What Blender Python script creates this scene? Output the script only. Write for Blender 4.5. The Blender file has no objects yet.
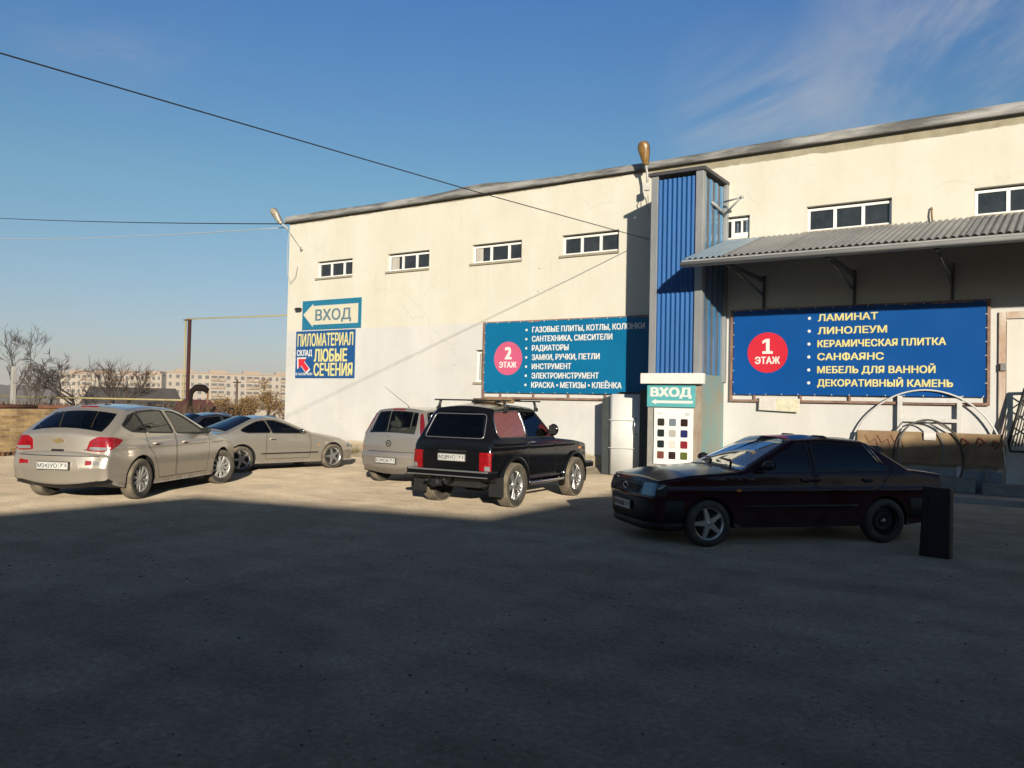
import bpy, bmesh, math, random
from mathutils import Vector, Matrix, Quaternion
from mathutils.geometry import delaunay_2d_cdt
from mathutils.bvhtree import BVHTree

random.seed(7)
PI = math.pi
R = math.radians
scene = bpy.context.scene
COL = scene.collection
D = 19.0                     # distance of the warehouse's front wall from the camera along Y
SUN = Vector((0.639, -0.736, 0.223)).normalized()

# ------------------------------------------------------------------ objects
def tag(o, label=None, cat=None, group=None, kind=None):
    if label: o['label'] = label
    if cat: o['category'] = cat
    if group: o['group'] = group
    if kind: o['kind'] = kind
    return o

def empty(name, loc, rz=0.0):
    o = bpy.data.objects.new(name, None)
    o.empty_display_size = 0.2
    COL.objects.link(o)
    o.location = loc
    o.rotation_euler = (0, 0, rz)
    return o

def link(name, me, parent=None, loc=None):
    o = bpy.data.objects.new(name, me)
    COL.objects.link(o)
    if loc is not None: o.location = loc
    if parent is not None: o.parent = parent
    return o

def kids(o):
    return [c for c in bpy.data.objects if c.parent == o]

def copy_tree(o, parent=None):
    c = o.copy(); COL.objects.link(c)
    c.parent = parent
    for ch in kids(o): copy_tree(ch, c)
    return c

class MB:
    """collects shapes and links them as one mesh"""
    def __init__(s):
        s.v = []; s.f = []; s.m = []; s.smooth = []
    def add(s, verts, faces, mi=0, smooth=False):
        b = len(s.v)
        s.v += [tuple(p) for p in verts]
        s.f += [tuple(b + i for i in f) for f in faces]
        s.m += [mi] * len(faces); s.smooth += [smooth] * len(faces)
        return s
    def quad(s, a, b, c, d, mi=0):
        return s.add([a, b, c, d], [(0, 1, 2, 3)], mi)
    def box(s, x0, x1, y0, y1, z0, z1, mi=0, bev=0.0, mat=None):
        bm = bmesh.new()
        bmesh.ops.create_cube(bm, size=1)
        for v in bm.verts:
            v.co = Vector(((x0 + x1) / 2 + v.co.x * (x1 - x0), (y0 + y1) / 2 + v.co.y * (y1 - y0), (z0 + z1) / 2 + v.co.z * (z1 - z0)))
        if bev > 0:
            bmesh.ops.bevel(bm, geom=list(bm.edges), offset=bev, segments=2, affect='EDGES', profile=0.6)
        return s.bm(bm, mi, mat, smooth=False)
    def bm(s, bm, mi=0, mat=None, smooth=False):
        bm.verts.index_update()
        vs = [(mat @ v.co) if mat is not None else v.co.copy() for v in bm.verts]
        fs = [tuple(v.index for v in f.verts) for f in bm.faces]
        bm.free()
        return s.add(vs, fs, mi, smooth)
    def tube(s, pts, r, n=8, mi=0, caps=True, smooth=True, closed=False):
        pts = [Vector(p) for p in pts]
        rs = r if isinstance(r, (list, tuple)) else [r] * len(pts)
        N = len(pts); verts = []; prev = None
        for i, p in enumerate(pts):
            if closed: t = pts[(i + 1) % N] - pts[i - 1]
            elif i == 0: t = pts[1] - pts[0]
            elif i == N - 1: t = pts[-1] - pts[-2]
            else: t = (pts[i + 1] - p).normalized() + (p - pts[i - 1]).normalized()
            if t.length < 1e-9: t = Vector((0, 0, 1))
            t.normalize()
            if prev is None:
                a = Vector((0, 0, 1)) if abs(t.z) < 0.9 else Vector((1, 0, 0))
                u = t.cross(a).normalized()
            else:
                u = prev - t * prev.dot(t)
                u = u.normalized() if u.length > 1e-6 else t.orthogonal().normalized()
            prev = u; w = t.cross(u)
            for k in range(n):
                an = 2 * PI * k / n
                verts.append(p + (u * math.cos(an) + w * math.sin(an)) * rs[i])
        faces = []
        M = N if closed else N - 1
        for i in range(M):
            j = (i + 1) % N
            for k in range(n):
                k2 = (k + 1) % n
                faces.append((i * n + k, i * n + k2, j * n + k2, j * n + k))
        s.add(verts, faces, mi, smooth)
        if caps and not closed:
            b = len(s.v) - len(verts)
            s.f.append(tuple(b + k for k in reversed(range(n)))); s.m.append(mi); s.smooth.append(False)
            s.f.append(tuple(b + (N - 1) * n + k for k in range(n))); s.m.append(mi); s.smooth.append(False)
        return s
    def lathe(s, prof, n=24, axis='Y', center=(0, 0, 0), mi=0, smooth=True, closed=False):
        """prof: (r, a) pairs turned about an axis"""
        c = Vector(center); verts = []
        for k in range(n):
            an = 2 * PI * k / n; ca, sa = math.cos(an), math.sin(an)
            for r, a in prof:
                if axis == 'Y': p = Vector((r * ca, a, r * sa))
                elif axis == 'Z': p = Vector((r * ca, r * sa, a))
                else: p = Vector((a, r * ca, r * sa))
                verts.append(c + p)
        m = len(prof); faces = []
        for k in range(n):
            k2 = (k + 1) % n
            for i in range(m if closed else m - 1):
                j = (i + 1) % m
                faces.append((k * m + i, k2 * m + i, k2 * m + j, k * m + j))
        return s.add(verts, faces, mi, smooth)
    def prism(s, poly, a0, a1, axis='Y', mi=0):
        """poly (u, w) extruded along an axis: Y -> (u, a, w), Z -> (u, w, a), X -> (a, u, w)"""
        n = len(poly)
        def P(u, w, a):
            return (u, a, w) if axis == 'Y' else ((u, w, a) if axis == 'Z' else (a, u, w))
        vs = [P(u, w, a0) for u, w in poly] + [P(u, w, a1) for u, w in poly]
        fs = [tuple(range(n)), tuple(reversed(range(n, 2 * n)))]
        for i in range(n):
            j = (i + 1) % n
            fs.append((i, i + n, j + n, j))
        return s.add(vs, fs, mi)
    def build(s, name, mats, parent=None, loc=None, fix=True):
        me = bpy.data.meshes.new(name)
        me.from_pydata(s.v, [], s.f)
        if not isinstance(mats, (list, tuple)): mats = [mats]
        for m in mats: me.materials.append(m)
        me.polygons.foreach_set('material_index', s.m)
        me.polygons.foreach_set('use_smooth', s.smooth)
        if fix:
            bm = bmesh.new(); bm.from_mesh(me)
            bmesh.ops.recalc_face_normals(bm, faces=bm.faces)
            bm.to_mesh(me); bm.free()
        me.update()
        return link(name, me, parent, loc)

# ------------------------------------------------------------------ materials
def nodes_of(m):
    m.use_nodes = True
    return m.node_tree.nodes, m.node_tree.links

def mat(name, col, rough=0.6, metal=0.0, n=0.0, ns=4.0, bump=0.0, bs=30.0, coat=0.0, spec=0.5, col2=None, stretch=None, dirt=None, ramp=(0.32, 0.68)):
    m = bpy.data.materials.new(name)
    N, L = nodes_of(m)
    b = N['Principled BSDF']
    b.inputs['Base Color'].default_value = (*col, 1)
    b.inputs['Roughness'].default_value = rough
    b.inputs['Metallic'].default_value = metal
    b.inputs['Coat Weight'].default_value = coat
    b.inputs['Specular IOR Level'].default_value = spec
    tc = N.new('ShaderNodeTexCoord')
    src = tc.outputs['Object']
    if stretch:
        mp = N.new('ShaderNodeMapping'); mp.inputs['Scale'].default_value = stretch
        L.new(src, mp.inputs['Vector']); src = mp.outputs['Vector']
    if n > 0 or col2:
        t = N.new('ShaderNodeTexNoise'); t.inputs['Scale'].default_value = ns; t.inputs['Detail'].default_value = 6; t.inputs['Roughness'].default_value = 0.65
        L.new(src, t.inputs['Vector'])
        r = N.new('ShaderNodeValToRGB')
        r.color_ramp.elements[0].position = ramp[0]; r.color_ramp.elements[1].position = ramp[1]
        c2 = col2 if col2 else tuple(c * (1 - n) for c in col)
        r.color_ramp.elements[0].color = (*c2, 1); r.color_ramp.elements[1].color = (*col, 1)
        L.new(t.outputs['Fac'], r.inputs['Fac'])
        out = r.outputs['Color']
        if dirt:                      # dust lying low on the object: (colour, z from, z to)
            dc, z0, z1 = dirt
            sp = N.new('ShaderNodeSeparateXYZ'); L.new(tc.outputs['Object'], sp.inputs[0])
            mr = N.new('ShaderNodeMapRange'); mr.inputs[1].default_value = z0; mr.inputs[2].default_value = z1
            mr.inputs[3].default_value = 0.62; mr.inputs[4].default_value = 0.0
            L.new(sp.outputs['Z'], mr.inputs[0])
            mu = N.new('ShaderNodeMath'); mu.operation = 'MULTIPLY'
            t3 = N.new('ShaderNodeTexNoise'); t3.inputs['Scale'].default_value = 6; t3.inputs['Detail'].default_value = 5
            L.new(tc.outputs['Object'], t3.inputs['Vector'])
            m3 = N.new('ShaderNodeMapRange'); m3.inputs[1].default_value = 0.3; m3.inputs[2].default_value = 0.7; m3.inputs[3].default_value = 0.45; m3.inputs[4].default_value = 1.0
            L.new(t3.outputs['Fac'], m3.inputs[0])
            L.new(mr.outputs[0], mu.inputs[0]); L.new(m3.outputs[0], mu.inputs[1])
            mx = N.new('ShaderNodeMix'); mx.data_type = 'RGBA'
            L.new(mu.outputs[0], mx.inputs['Factor']); L.new(out, mx.inputs['A']); mx.inputs['B'].default_value = (*dc, 1)
            out = mx.outputs['Result']
            rr = N.new('ShaderNodeMapRange'); rr.inputs[3].default_value = rough; rr.inputs[4].default_value = 0.85
            L.new(mu.outputs[0], rr.inputs[0]); L.new(rr.outputs[0], b.inputs['Roughness'])
        L.new(out, b.inputs['Base Color'])
    if bump > 0:
        t2 = N.new('ShaderNodeTexNoise'); t2.inputs['Scale'].default_value = bs; t2.inputs['Detail'].default_value = 4
        L.new(src, t2.inputs['Vector'])
        bp = N.new('ShaderNodeBump'); bp.inputs['Strength'].default_value = bump; bp.inputs['Distance'].default_value = 0.02
        L.new(t2.outputs['Fac'], bp.inputs['Height']); L.new(bp.outputs['Normal'], b.inputs['Normal'])
    return m

def glass_mat(name, tint, refl=0.06, rough=0.02):
    m = bpy.data.materials.new(name)
    N, L = nodes_of(m)
    N.remove(N['Principled BSDF'])
    tr = N.new('ShaderNodeBsdfTransparent'); tr.inputs['Color'].default_value = (*tint, 1)
    gl = N.new('ShaderNodeBsdfGlossy'); gl.inputs['Roughness'].default_value = rough; gl.inputs['Color'].default_value = (0.9, 0.93, 0.95, 1)
    fr = N.new('ShaderNodeFresnel'); fr.inputs['IOR'].default_value = 1.42
    ad = N.new('ShaderNodeMath'); ad.operation = 'ADD'; ad.inputs[1].default_value = refl; ad.use_clamp = True
    L.new(fr.outputs[0], ad.inputs[0])
    mx = N.new('ShaderNodeMixShader')
    L.new(ad.outputs[0], mx.inputs[0]); L.new(tr.outputs[0], mx.inputs[1]); L.new(gl.outputs[0], mx.inputs[2])
    L.new(mx.outputs[0], N['Material Output'].inputs['Surface'])
    return m

M = {}
DUST = (0.34, 0.28, 0.20)
M['black'] = mat('black_plastic', (0.018, 0.018, 0.018), 0.5, n=0.3, ns=8)
M['rubber'] = mat('tyre_rubber', (0.022, 0.021, 0.020), 0.85, col2=(0.09, 0.075, 0.055), ns=5, bump=0.3, bs=60)
M['tread'] = mat('dusty_tread', (0.20, 0.165, 0.115), 0.95, col2=(0.09, 0.075, 0.055), ns=7, bump=0.6, bs=50)
M['well'] = mat('wheel_well', (0.012, 0.011, 0.010), 0.95, n=0.3)
M['gap'] = mat('panel_gap', (0.008, 0.008, 0.008), 0.9, n=0.2)
M['alloy'] = mat('alloy', (0.62, 0.61, 0.58), 0.3, 0.85, n=0.15, ns=9)
M['hubcap'] = mat('hubcap_paint', (0.40, 0.39, 0.365), 0.4, 0.4, n=0.2, ns=9)
M['steel'] = mat('black_steel', (0.02, 0.02, 0.022), 0.5, 0.3, n=0.3, ns=9)
M['chrome'] = mat('chrome', (0.75, 0.74, 0.72), 0.15, 1.0, n=0.1)
M['red_lamp'] = mat('red_lamp', (0.30, 0.006, 0.010), 0.2, coat=0.5, n=0.5, ns=22)
M['red_lamp_dim'] = mat('dark_red_lamp', (0.16, 0.008, 0.014), 0.2, coat=0.5, n=0.5, ns=22)
M['clear_lamp'] = mat('clear_lamp', (0.36, 0.36, 0.36), 0.1, 0.4, coat=1.0, n=0.3, ns=25)
M['head_lamp'] = mat('head_lamp', (0.14, 0.17, 0.22), 0.10, 0.5, coat=1.0, n=0.5, ns=14)
M['corner_lamp'] = mat('corner_lamp', (0.05, 0.045, 0.045), 0.15, 0.2, coat=0.5, n=0.4, ns=20)
M['amber'] = mat('amber_lamp', (0.7, 0.25, 0.03), 0.2, coat=1.0, n=0.2)
M['plate'] = mat('plate_white', (0.50, 0.495, 0.47), 0.45, n=0.12, ns=12)
M['plate_ink'] = mat('plate_ink', (0.03, 0.03, 0.035), 0.5, n=0.1)
M['seat'] = mat('seat_cloth', (0.10, 0.10, 0.095), 0.9, n=0.3, ns=12)
M['seat_light'] = mat('seat_cloth_light', (0.22, 0.21, 0.18), 0.9, n=0.3, ns=12)
M['glass'] = glass_mat('car_glass', (0.72, 0.76, 0.70))
M['glass_dark'] = glass_mat('dark_car_glass', (0.02, 0.02, 0.022), 0.03)
M['screen_glass'] = glass_mat('windscreen_glass', (0.30, 0.32, 0.31), 0.55)
M['glass_smoke'] = glass_mat('smoked_car_glass', (0.60, 0.63, 0.58), 0.01)
M['silver_tan'] = mat('dusty_silver_paint', (0.46, 0.415, 0.35), 0.28, 0.58, n=0.06, ns=3, coat=1.0, dirt=(DUST, 0.10, 0.62))
M['silver_grey'] = mat('silver_beige_paint', (0.42, 0.38, 0.315), 0.28, 0.58, n=0.06, ns=3, coat=1.0, dirt=(DUST, 0.1, 0.7))
M['silver_pink'] = mat('pinkish_silver_paint', (0.36, 0.33, 0.30), 0.30, 0.58, n=0.06, ns=3, coat=0.9, dirt=(DUST, 0.1, 0.9))
M['car_black'] = mat('black_paint', (0.005, 0.005, 0.006), 0.10, 0.0, n=0.2, ns=3, coat=0.0, spec=0.45, dirt=((0.05, 0.042, 0.032), 0.05, 0.42))
M['cherry'] = mat('dark_cherry_paint', (0.030, 0.0035, 0.007), 0.16, 0.0, n=0.2, ns=3, coat=0.0, spec=0.35, dirt=((0.05, 0.04, 0.035), 0.1, 0.6))
M['navy'] = mat('navy_paint', (0.02, 0.025, 0.045), 0.25, 0.3, n=0.15, ns=3, coat=0.8)
M['window_film'] = mat('maroon_window_film', (0.20, 0.075, 0.075), 0.35, n=0.3, ns=14, coat=0.5)
M['bumper'] = mat('bumper_black', (0.008, 0.008, 0.008), 0.5, spec=0.3, n=0.3, ns=8)

# ------------------------------------------------------------------ lettering
def text_mesh(body, spacing=1.0):
    cu = bpy.data.curves.new('lettering', 'FONT')
    cu.body = body; cu.size = 1.0; cu.extrude = 0.0; cu.space_character = spacing
    cu.resolution_u = 4
    o = bpy.data.objects.new('lettering', cu); COL.objects.link(o)
    dg = bpy.context.evaluated_depsgraph_get(); dg.update()
    me = bpy.data.meshes.new_from_object(o.evaluated_get(dg))
    vs = [v.co.copy() for v in me.vertices]; fs = [tuple(p.vertices) for p in me.polygons]
    bpy.data.objects.remove(o); bpy.data.curves.remove(cu); bpy.data.meshes.remove(me)
    return vs, fs

def put_text(mb, body, x0, z0, y, w=None, h=0.1, bold=0.0, spacing=1.0, mi=0, cap=True, xf=None, thick=0.004):
    """writes a line on a plane facing -Y; x0,z0 = left end and baseline; h = capital height, w = total width.
    Bold strokes are several copies shifted by a fraction of the cap height, each a hair proud of the last."""
    vs, fs = text_mesh(body, spacing)
    stems = []
    if 'Ф' in body:                     # drawn as O with a stem
        vs, fs = text_mesh(body.replace('Ф', 'О'), spacing)
        for i, ch in enumerate(body):
            if ch == 'Ф':
                a = max(v.x for v in text_mesh(body[:i] + 'О', spacing)[0]); o_ = [v.x for v in text_mesh('О', spacing)[0]]
                c_ = a - (max(o_) - min(o_)) / 2; stems.append((c_ - 0.05, c_ + 0.05))
        for a, b_ in stems:
            n_ = len(vs); vs += [Vector((a, -0.05, 0)), Vector((b_, -0.05, 0)), Vector((b_, 0.78, 0)), Vector((a, 0.78, 0))]; fs.append((n_, n_ + 1, n_ + 2, n_ + 3))
    if not vs: return
    xs = [v.x for v in vs]
    x_min, x_max = min(xs), max(xs)
    caph = 0.73
    bz = bold * h * 1.6
    sz = (h - bz) / caph
    sx = (w / (x_max - x_min)) if w else sz
    b = bz * min(1.0, sx / sz)
    if w: sx = (w - 2 * b) / (x_max - x_min)
    shifts = [(0, 0)] if bold <= 0 else [(0, 0), (2 * b, 0), (0, bz), (2 * b, bz), (b, bz * 0.5)]
    for k, (dx, dz) in enumerate(shifts):
        for q, f in enumerate(fs):      # glyph contours may overlap: every face keeps its own depth
            out = []
            for i in f:
                v = vs[i]
                p = Vector((x0 + dx + (v.x - x_min) * sx, y - 0.0006 * k - 0.00007 * (q % 8), z0 + dz + v.y * sz))
                out.append(xf(p) if xf else p)
            mb.add(out, [tuple(range(len(f)))], mi)
# settings
SUN_E, SKY_E, EXPO = 5.0, 0.055, 0.58
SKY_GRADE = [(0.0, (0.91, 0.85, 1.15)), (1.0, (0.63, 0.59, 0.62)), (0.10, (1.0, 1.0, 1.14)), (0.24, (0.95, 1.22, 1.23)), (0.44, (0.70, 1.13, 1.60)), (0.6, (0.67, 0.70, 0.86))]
CLOUD_C = (5.7, 5.9, 6.4, 1)
GROUND_A, GROUND_B = (0.34, 0.283, 0.21), (0.424, 0.358, 0.27)
HAZE = 0.00032
WALL_UP, WALL_LOW = (0.535, 0.52, 0.45), (0.50, 0.50, 0.495)
# ------------------------------------------------------------------ cars
def round_outline(pts, seg=4, maxlen=0.13):
    """pts: (x, z, r, tag after the point), closed -> finely spaced (x, z, tag)"""
    n = len(pts); out = []
    for i in range(n):
        x, z, r, tg = pts[i]
        p = Vector((x, z)); a = Vector(pts[i - 1][:2]); b = Vector(pts[(i + 1) % n][:2])
        tp = pts[i - 1][3]
        if r <= 0:
            out.append((x, z, tg)); continue
        da = (a - p); db = (b - p); la, lb = da.length, db.length
        da.normalize(); db.normalize()
        ang = da.angle(db)
        t = min(r / max(math.tan(ang / 2), 1e-4), la * 0.48, lb * 0.48)
        p0 = p + da * t; p1 = p + db * t
        for k in range(seg + 1):
            u = k / seg
            q = p0 * (1 - u) ** 2 + p * 2 * u * (1 - u) + p1 * u * u
            out.append((q.x, q.y, tp if k < seg / 2 else tg))
    res = []; m = len(out)
    for i in range(m):
        x, z, tg = out[i]; x2, z2, _ = out[(i + 1) % m]
        d = math.hypot(x2 - x, z2 - z)
        if d < 1e-5: continue
        k = max(1, int(math.ceil(d / maxlen)))
        for j in range(k):
            u = j / k
            res.append((x + (x2 - x) * u, z + (z2 - z) * u, tg))
    return res

def round_poly(pts, r, seg=4):
    out = []; n = len(pts)
    for i in range(n):
        p = Vector(pts[i]); a = Vector(pts[i - 1]); b = Vector(pts[(i + 1) % n])
        da = a - p; db = b - p; la, lb = da.length, db.length
        da.normalize(); db.normalize()
        t = min(r, la * 0.45, lb * 0.45)
        p0 = p + da * t; p1 = p + db * t
        for k in range(seg + 1):
            u = k / seg
            out.append(p0 * (1 - u) ** 2 + p * 2 * u * (1 - u) + p1 * u * u)
    return out

def offset_poly(poly, d):
    """moves each edge outward by d (inward when negative)"""
    n = len(poly); area = sum(poly[i].x * poly[(i + 1) % n].y - poly[(i + 1) % n].x * poly[i].y for i in range(n))
    s = 1 if area > 0 else -1; out = []
    for i in range(n):
        a, p, b = poly[i - 1], poly[i], poly[(i + 1) % n]
        e1 = (p - a).normalized(); e2 = (b - p).normalized()
        n1 = Vector((e1.y, -e1.x)) * s; n2 = Vector((e2.y, -e2.x)) * s
        k = (n1 + n2)
        k = k / max(0.35, k.length_squared / 2) if k.length > 1e-5 else n1
        out.append(p + k * d)
    return out

def ccw(pl, b):
    n = len(pl); a = sum(pl[i].x * pl[(i + 1) % n].y - pl[(i + 1) % n].x * pl[i].y for i in range(n))
    ids = list(range(b, b + n))
    return ids if a > 0 else ids[::-1]

def inside(p, poly):
    c = False; n = len(poly)
    for i in range(n):
        a, b = poly[i], poly[i - 1]
        if (a.y > p.y) != (b.y > p.y) and p.x < (b.x - a.x) * (p.y - a.y) / (b.y - a.y) + a.x: c = not c
    return c

def edge_dist(p, poly):
    best = 9.0; n = len(poly)
    for i in range(n):
        a, b = poly[i - 1], poly[i]; ab = b - a
        t = max(0, min(1, (p - a).dot(ab) / max(ab.length_squared, 1e-12)))
        best = min(best, (a + ab * t - p).length)
    return best

class Car:
    def __init__(s, name, label, spec, loc, heading):
        s.sp = spec
        s.root = empty(name, (loc[0], loc[1], 0))
        s.loc = loc; s.heading = heading
        tag(s.root, label, 'car', spec.get('group'))
        s.skin()

    def S(s, x, z):
        q = s.sp; w = q['W']
        if x > q['xf']: w -= q['tf'] * ((x - q['xf']) / (q['xF'] - q['xf'])) ** 2
        if x < q['xr']: w -= q['tr'] * ((q['xr'] - x) / (q['xr'] - q['xR'])) ** 2
        zm, belt = q['zm'], q['belt']
        if z < zm: w -= q['lo'] * ((zm - z) / zm) ** 2
        elif z < belt: w -= q['sh'] * ((z - zm) / (belt - zm)) ** 2
        else: w -= q['sh'] + q['tum'] * (z - belt) + q.get('tum2', 0.12) * (z - belt) ** 2
        for (zc, hh, dep) in q.get('creases', []):
            w += dep * math.exp(-((z - zc) / hh) ** 2)
        return w

    def skin(s):
        q = s.sp; Rw = q['R']; Ra = q['Ra']; zs = q['sill']
        pts = list(q['outline'])            # from rear bottom over the roof to front bottom
        # bottom with the two wheel arches, running backwards
        for xw in (q['wb'], 0.0):
            h = zs - Rw; half = math.sqrt(max(Ra * Ra - h * h, 0.01))
            a0 = math.atan2(h, half); a1 = PI - a0
            pts.append((xw + half, zs, 0, 'well'))
            ns = 14
            for k in range(1, ns):
                an = a0 + (a1 - a0) * k / ns
                pts.append((xw + Ra * math.cos(an), Rw + Ra * math.sin(an), 0, 'well'))
            pts.append((xw - half, zs, 0, 'under'))
        ol = round_outline(pts)
        n = len(ol)
        P = [Vector((a, b)) for a, b, _ in ol]; T = [t for _, _, t in ol]
        area = sum(P[i].x * P[(i + 1) % n].y - P[(i + 1) % n].x * P[i].y for i in range(n))
        sg = 1 if area > 0 else -1
        NO = []
        for i in range(n):
            e = ((P[i] - P[i - 1]).normalized() + (P[(i + 1) % n] - P[i]).normalized())
            e.normalize(); NO.append(Vector((e.y, -e.x)) * sg)
        def attr(key, default):
            tb = q.get(key, {})
            a = [0.5 * (tb.get(T[i], default) + tb.get(T[i - 1], default)) for i in range(n)]
            for _ in range(4):
                a = [(a[i - 1] + 2 * a[i] + a[(i + 1) % n]) / 4 for i in range(n)]
            for i in range(n):
                if T[i] in ('well', 'under') and T[i - 1] in ('well', 'under'): a[i] = tb.get('under', 0.0)
            return a
        bow = attr('bow', 0.0); rd = attr('rd', 0.05); ry = attr('ry', 0.06)
        V = []; F = {}
        def put(key, m, ids): F.setdefault((key, m), []).append(ids)
        vs = q.get('vs', [-1, -0.9, -0.6, -0.3, 0, 0.3, 0.6, 0.9, 1])
        strip = []
        for i in range(n):
            ye = s.S(P[i].x, P[i].y) - ry[i]; row = []
            for v in vs:
                p = P[i] + NO[i] * bow[i] * (1 - v * v)
                row.append(len(V)); V.append(Vector((p.x, v * ye, p.y)))
            strip.append(row)
        assign = q['assign']
        for i in range(n):
            j = (i + 1) % n
            for k in range(len(vs) - 1):
                vm = abs((vs[k] + vs[k + 1]) / 2)
                key, m = assign(T[i], vm)
                f = (strip[i][k], strip[i][k + 1], strip[j][k + 1], strip[j][k])
                if not key: continue
                put(key, m, f if sg > 0 else tuple(reversed(f)))
        K = 4
        inner2d = None
        side_v = []
        for side in (1, -1):
            prev = [r[-1] if side > 0 else r[0] for r in strip]
            for k in range(1, K + 1):
                ph = k / K * PI / 2; ring = []
                ip = []
                for i in range(n):
                    d = rd[i] * (1 - math.cos(ph))
                    p = P[i] - NO[i] * d; ip.append(p)
                    y = s.S(p.x, p.y) - ry[i] * (1 - math.sin(ph))
                    ring.append(len(V)); V.append(Vector((p.x, side * y, p.y)))
                for i in range(n):
                    j = (i + 1) % n
                    key, m = assign(T[i], 1.0)
                    if not key: key, m = 'body', 'paint'
                    f = (prev[i], ring[i], ring[j], prev[j])
                    if (sg > 0) != (side > 0): f = tuple(reversed(f))
                    put(key, m, f if sg > 0 or True else f)
                prev = ring
            inner2d = ip
            # the side panel
            wins = [(nm, offset_poly(w, 0.0), md) for nm, w, md in q['windows']]
            doors = q['doors']
            polys = [inner2d]; meta = ['outer']
            for nm, w, md in wins:
                polys.append(w); meta.append(('win', nm, md))
                polys.append(offset_poly(w, q.get('trim', 0.018))); meta.append(('trim', nm))
            for nm, dp in doors:
                polys.append(dp); meta.append(('gap', nm))
                polys.append(offset_poly(dp, -0.011)); meta.append(('door', nm))
            for nm, pp, m in q.get('side_patches', []):
                polys.append(pp); meta.append(('patch', nm, m))
            def dense(pl):
                out = []
                for a, b in zip(pl, pl[1:] + pl[:1]):
                    k = max(1, int((b - a).length / 0.05)); out += [a.lerp(b, j / k) for j in range(k)]
                return out
            polys = [polys[0]] + [dense(list(pl)) for pl in polys[1:]]
            cv = []; faces = []
            for pl in polys:
                b = len(cv); cv += [p.copy() for p in pl]; faces.append(ccw(pl, b))
            xs = [p.x for p in inner2d]; zs_ = [p.y for p in inner2d]
            g = 0.1; x = min(xs)
            while x < max(xs):
                z = min(zs_) + 0.04
                while z < max(zs_):
                    p = Vector((x + 0.013 * math.sin(z * 50), z))
                    if inside(p, inner2d) and all(edge_dist(p, pl) > 0.025 for pl in polys): cv.append(p)
                    z += 0.045
                x += g
            r = delaunay_2d_cdt(cv, [], faces, 1, 1e-6)
            ov, of, orig, forig = r[0], r[2], r[3], r[5]
            ids = []
            for i, p in enumerate(ov):
                o = [k for k in orig[i] if k < n]
                side_v.append((ring[o[0]] if o else len(V), p.x, p.y, side))
                if o: ids.append(ring[o[0]])
                else: ids.append(len(V)); V.append(Vector((p.x, side * s.S(p.x, p.y), p.y)))
            for i, f in enumerate(of):
                ms = [meta[k] for k in forig[i]]
                if 'outer' not in ms: continue
                win = [m for m in ms if m[0] == 'win']; trim = [m for m in ms if m[0] == 'trim']
                dr = [m for m in ms if m[0] == 'door']; gp = [m for m in ms if m[0] == 'gap']
                pa = [m for m in ms if m[0] == 'patch']
                f3 = tuple(ids[k] for k in f)
                c = (V[f3[1]] - V[f3[0]]).cross(V[f3[2]] - V[f3[0]])
                if c.y * side < 0: f3 = tuple(reversed(f3))
                owner = ('door', side, dr[0][1]) if dr else 'body'
                if win: put(('window', side, win[0][1], owner), win[0][2], f3)
                elif trim and (dr or not gp): put(owner, q.get('trim_mat', 'black'), f3)
                elif gp and not dr: put('body', 'gap', f3)
                elif pa: put(owner, pa[0][2], f3)
                else: put(owner, 'paint', f3)
        # normals of the whole skin
        NV = [Vector() for _ in V]
        for (key, m), fl in F.items():
            for f in fl:
                for k in range(1, len(f) - 1):
                    c = (V[f[k]] - V[f[0]]).cross(V[f[k + 1]] - V[f[0]])
                    for t in (f[0], f[k], f[k + 1]): NV[t] += c
        NV = [v.normalized() if v.length > 1e-12 else Vector((0, 0, 1)) for v in NV]
        for vi, x, z, sd in side_v:         # true normals of the side surface
            e = 0.004
            sx_ = (s.S(x + e, z) - s.S(x - e, z)) / (2 * e); sz_ = (s.S(x, z + e) - s.S(x, z - e)) / (2 * e)
            NV[vi] = Vector((-sx_, sd, -sz_)).normalized()
        s.V = V
        s.bvh = BVHTree.FromPolygons(V, [f for fl in F.values() for f in fl])
        # meshes
        groups = {}
        for (key, m), fl in F.items(): groups.setdefault(key, []).append((m, fl))
        s.obj = {}
        order = sorted(groups, key=lambda k: (0 if k == 'body' else 1 if isinstance(k, tuple) and k[0] == 'door' else 2, str(k)))
        for key in order:
            used = {}; fs = []; mi = []; mats = []
            recess = 0.0
            if isinstance(key, tuple) and key[0] == 'window': recess = 0.006
            for m, fl in groups[key]:
                mm = q['paint'] if m == 'paint' else M[m]
                if mm not in mats: mats.append(mm)
                for f in fl:
                    fs.append([used.setdefault(t, len(used)) for t in f]); mi.append(mats.index(mm))
            vl = [None] * len(used); nl = [None] * len(used)
            for t, i in used.items(): vl[i] = V[t] - NV[t] * recess; nl[i] = NV[t]
            nm = key if isinstance(key, str) else key[0]
            me = bpy.data.meshes.new(nm)
            me.from_pydata(vl, [], fs)
            for mm in mats: me.materials.append(mm)
            me.polygons.foreach_set('material_index', mi)
            me.polygons.foreach_set('use_smooth', [True] * len(fs))
            me.update()
            me.normals_split_custom_set_from_vertices([tuple(v) for v in nl])
            par = s.root
            if isinstance(key, tuple) and key[0] == 'window':
                ow = key[3]
                par = s.obj[ow] if ow != 'body' and ow in s.obj else s.obj['body']
            elif nm != 'body' and nm not in ('tailgate', 'hood', 'windscreen', 'rear_window'):
                par = s.obj['body'] if nm in q.get('on_body', ()) else s.root
            if nm == 'rear_window' and 'tailgate' in s.obj: par = s.obj['tailgate']
            s.obj[key] = link(nm, me, par)

    def part(s, mb, name, mats, parent=None):
        return mb.build(name, mats, parent or s.root)

    def hit(s, o, d):
        h = s.bvh.ray_cast(Vector(o), Vector(d))
        return h[0], h[1]

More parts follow.
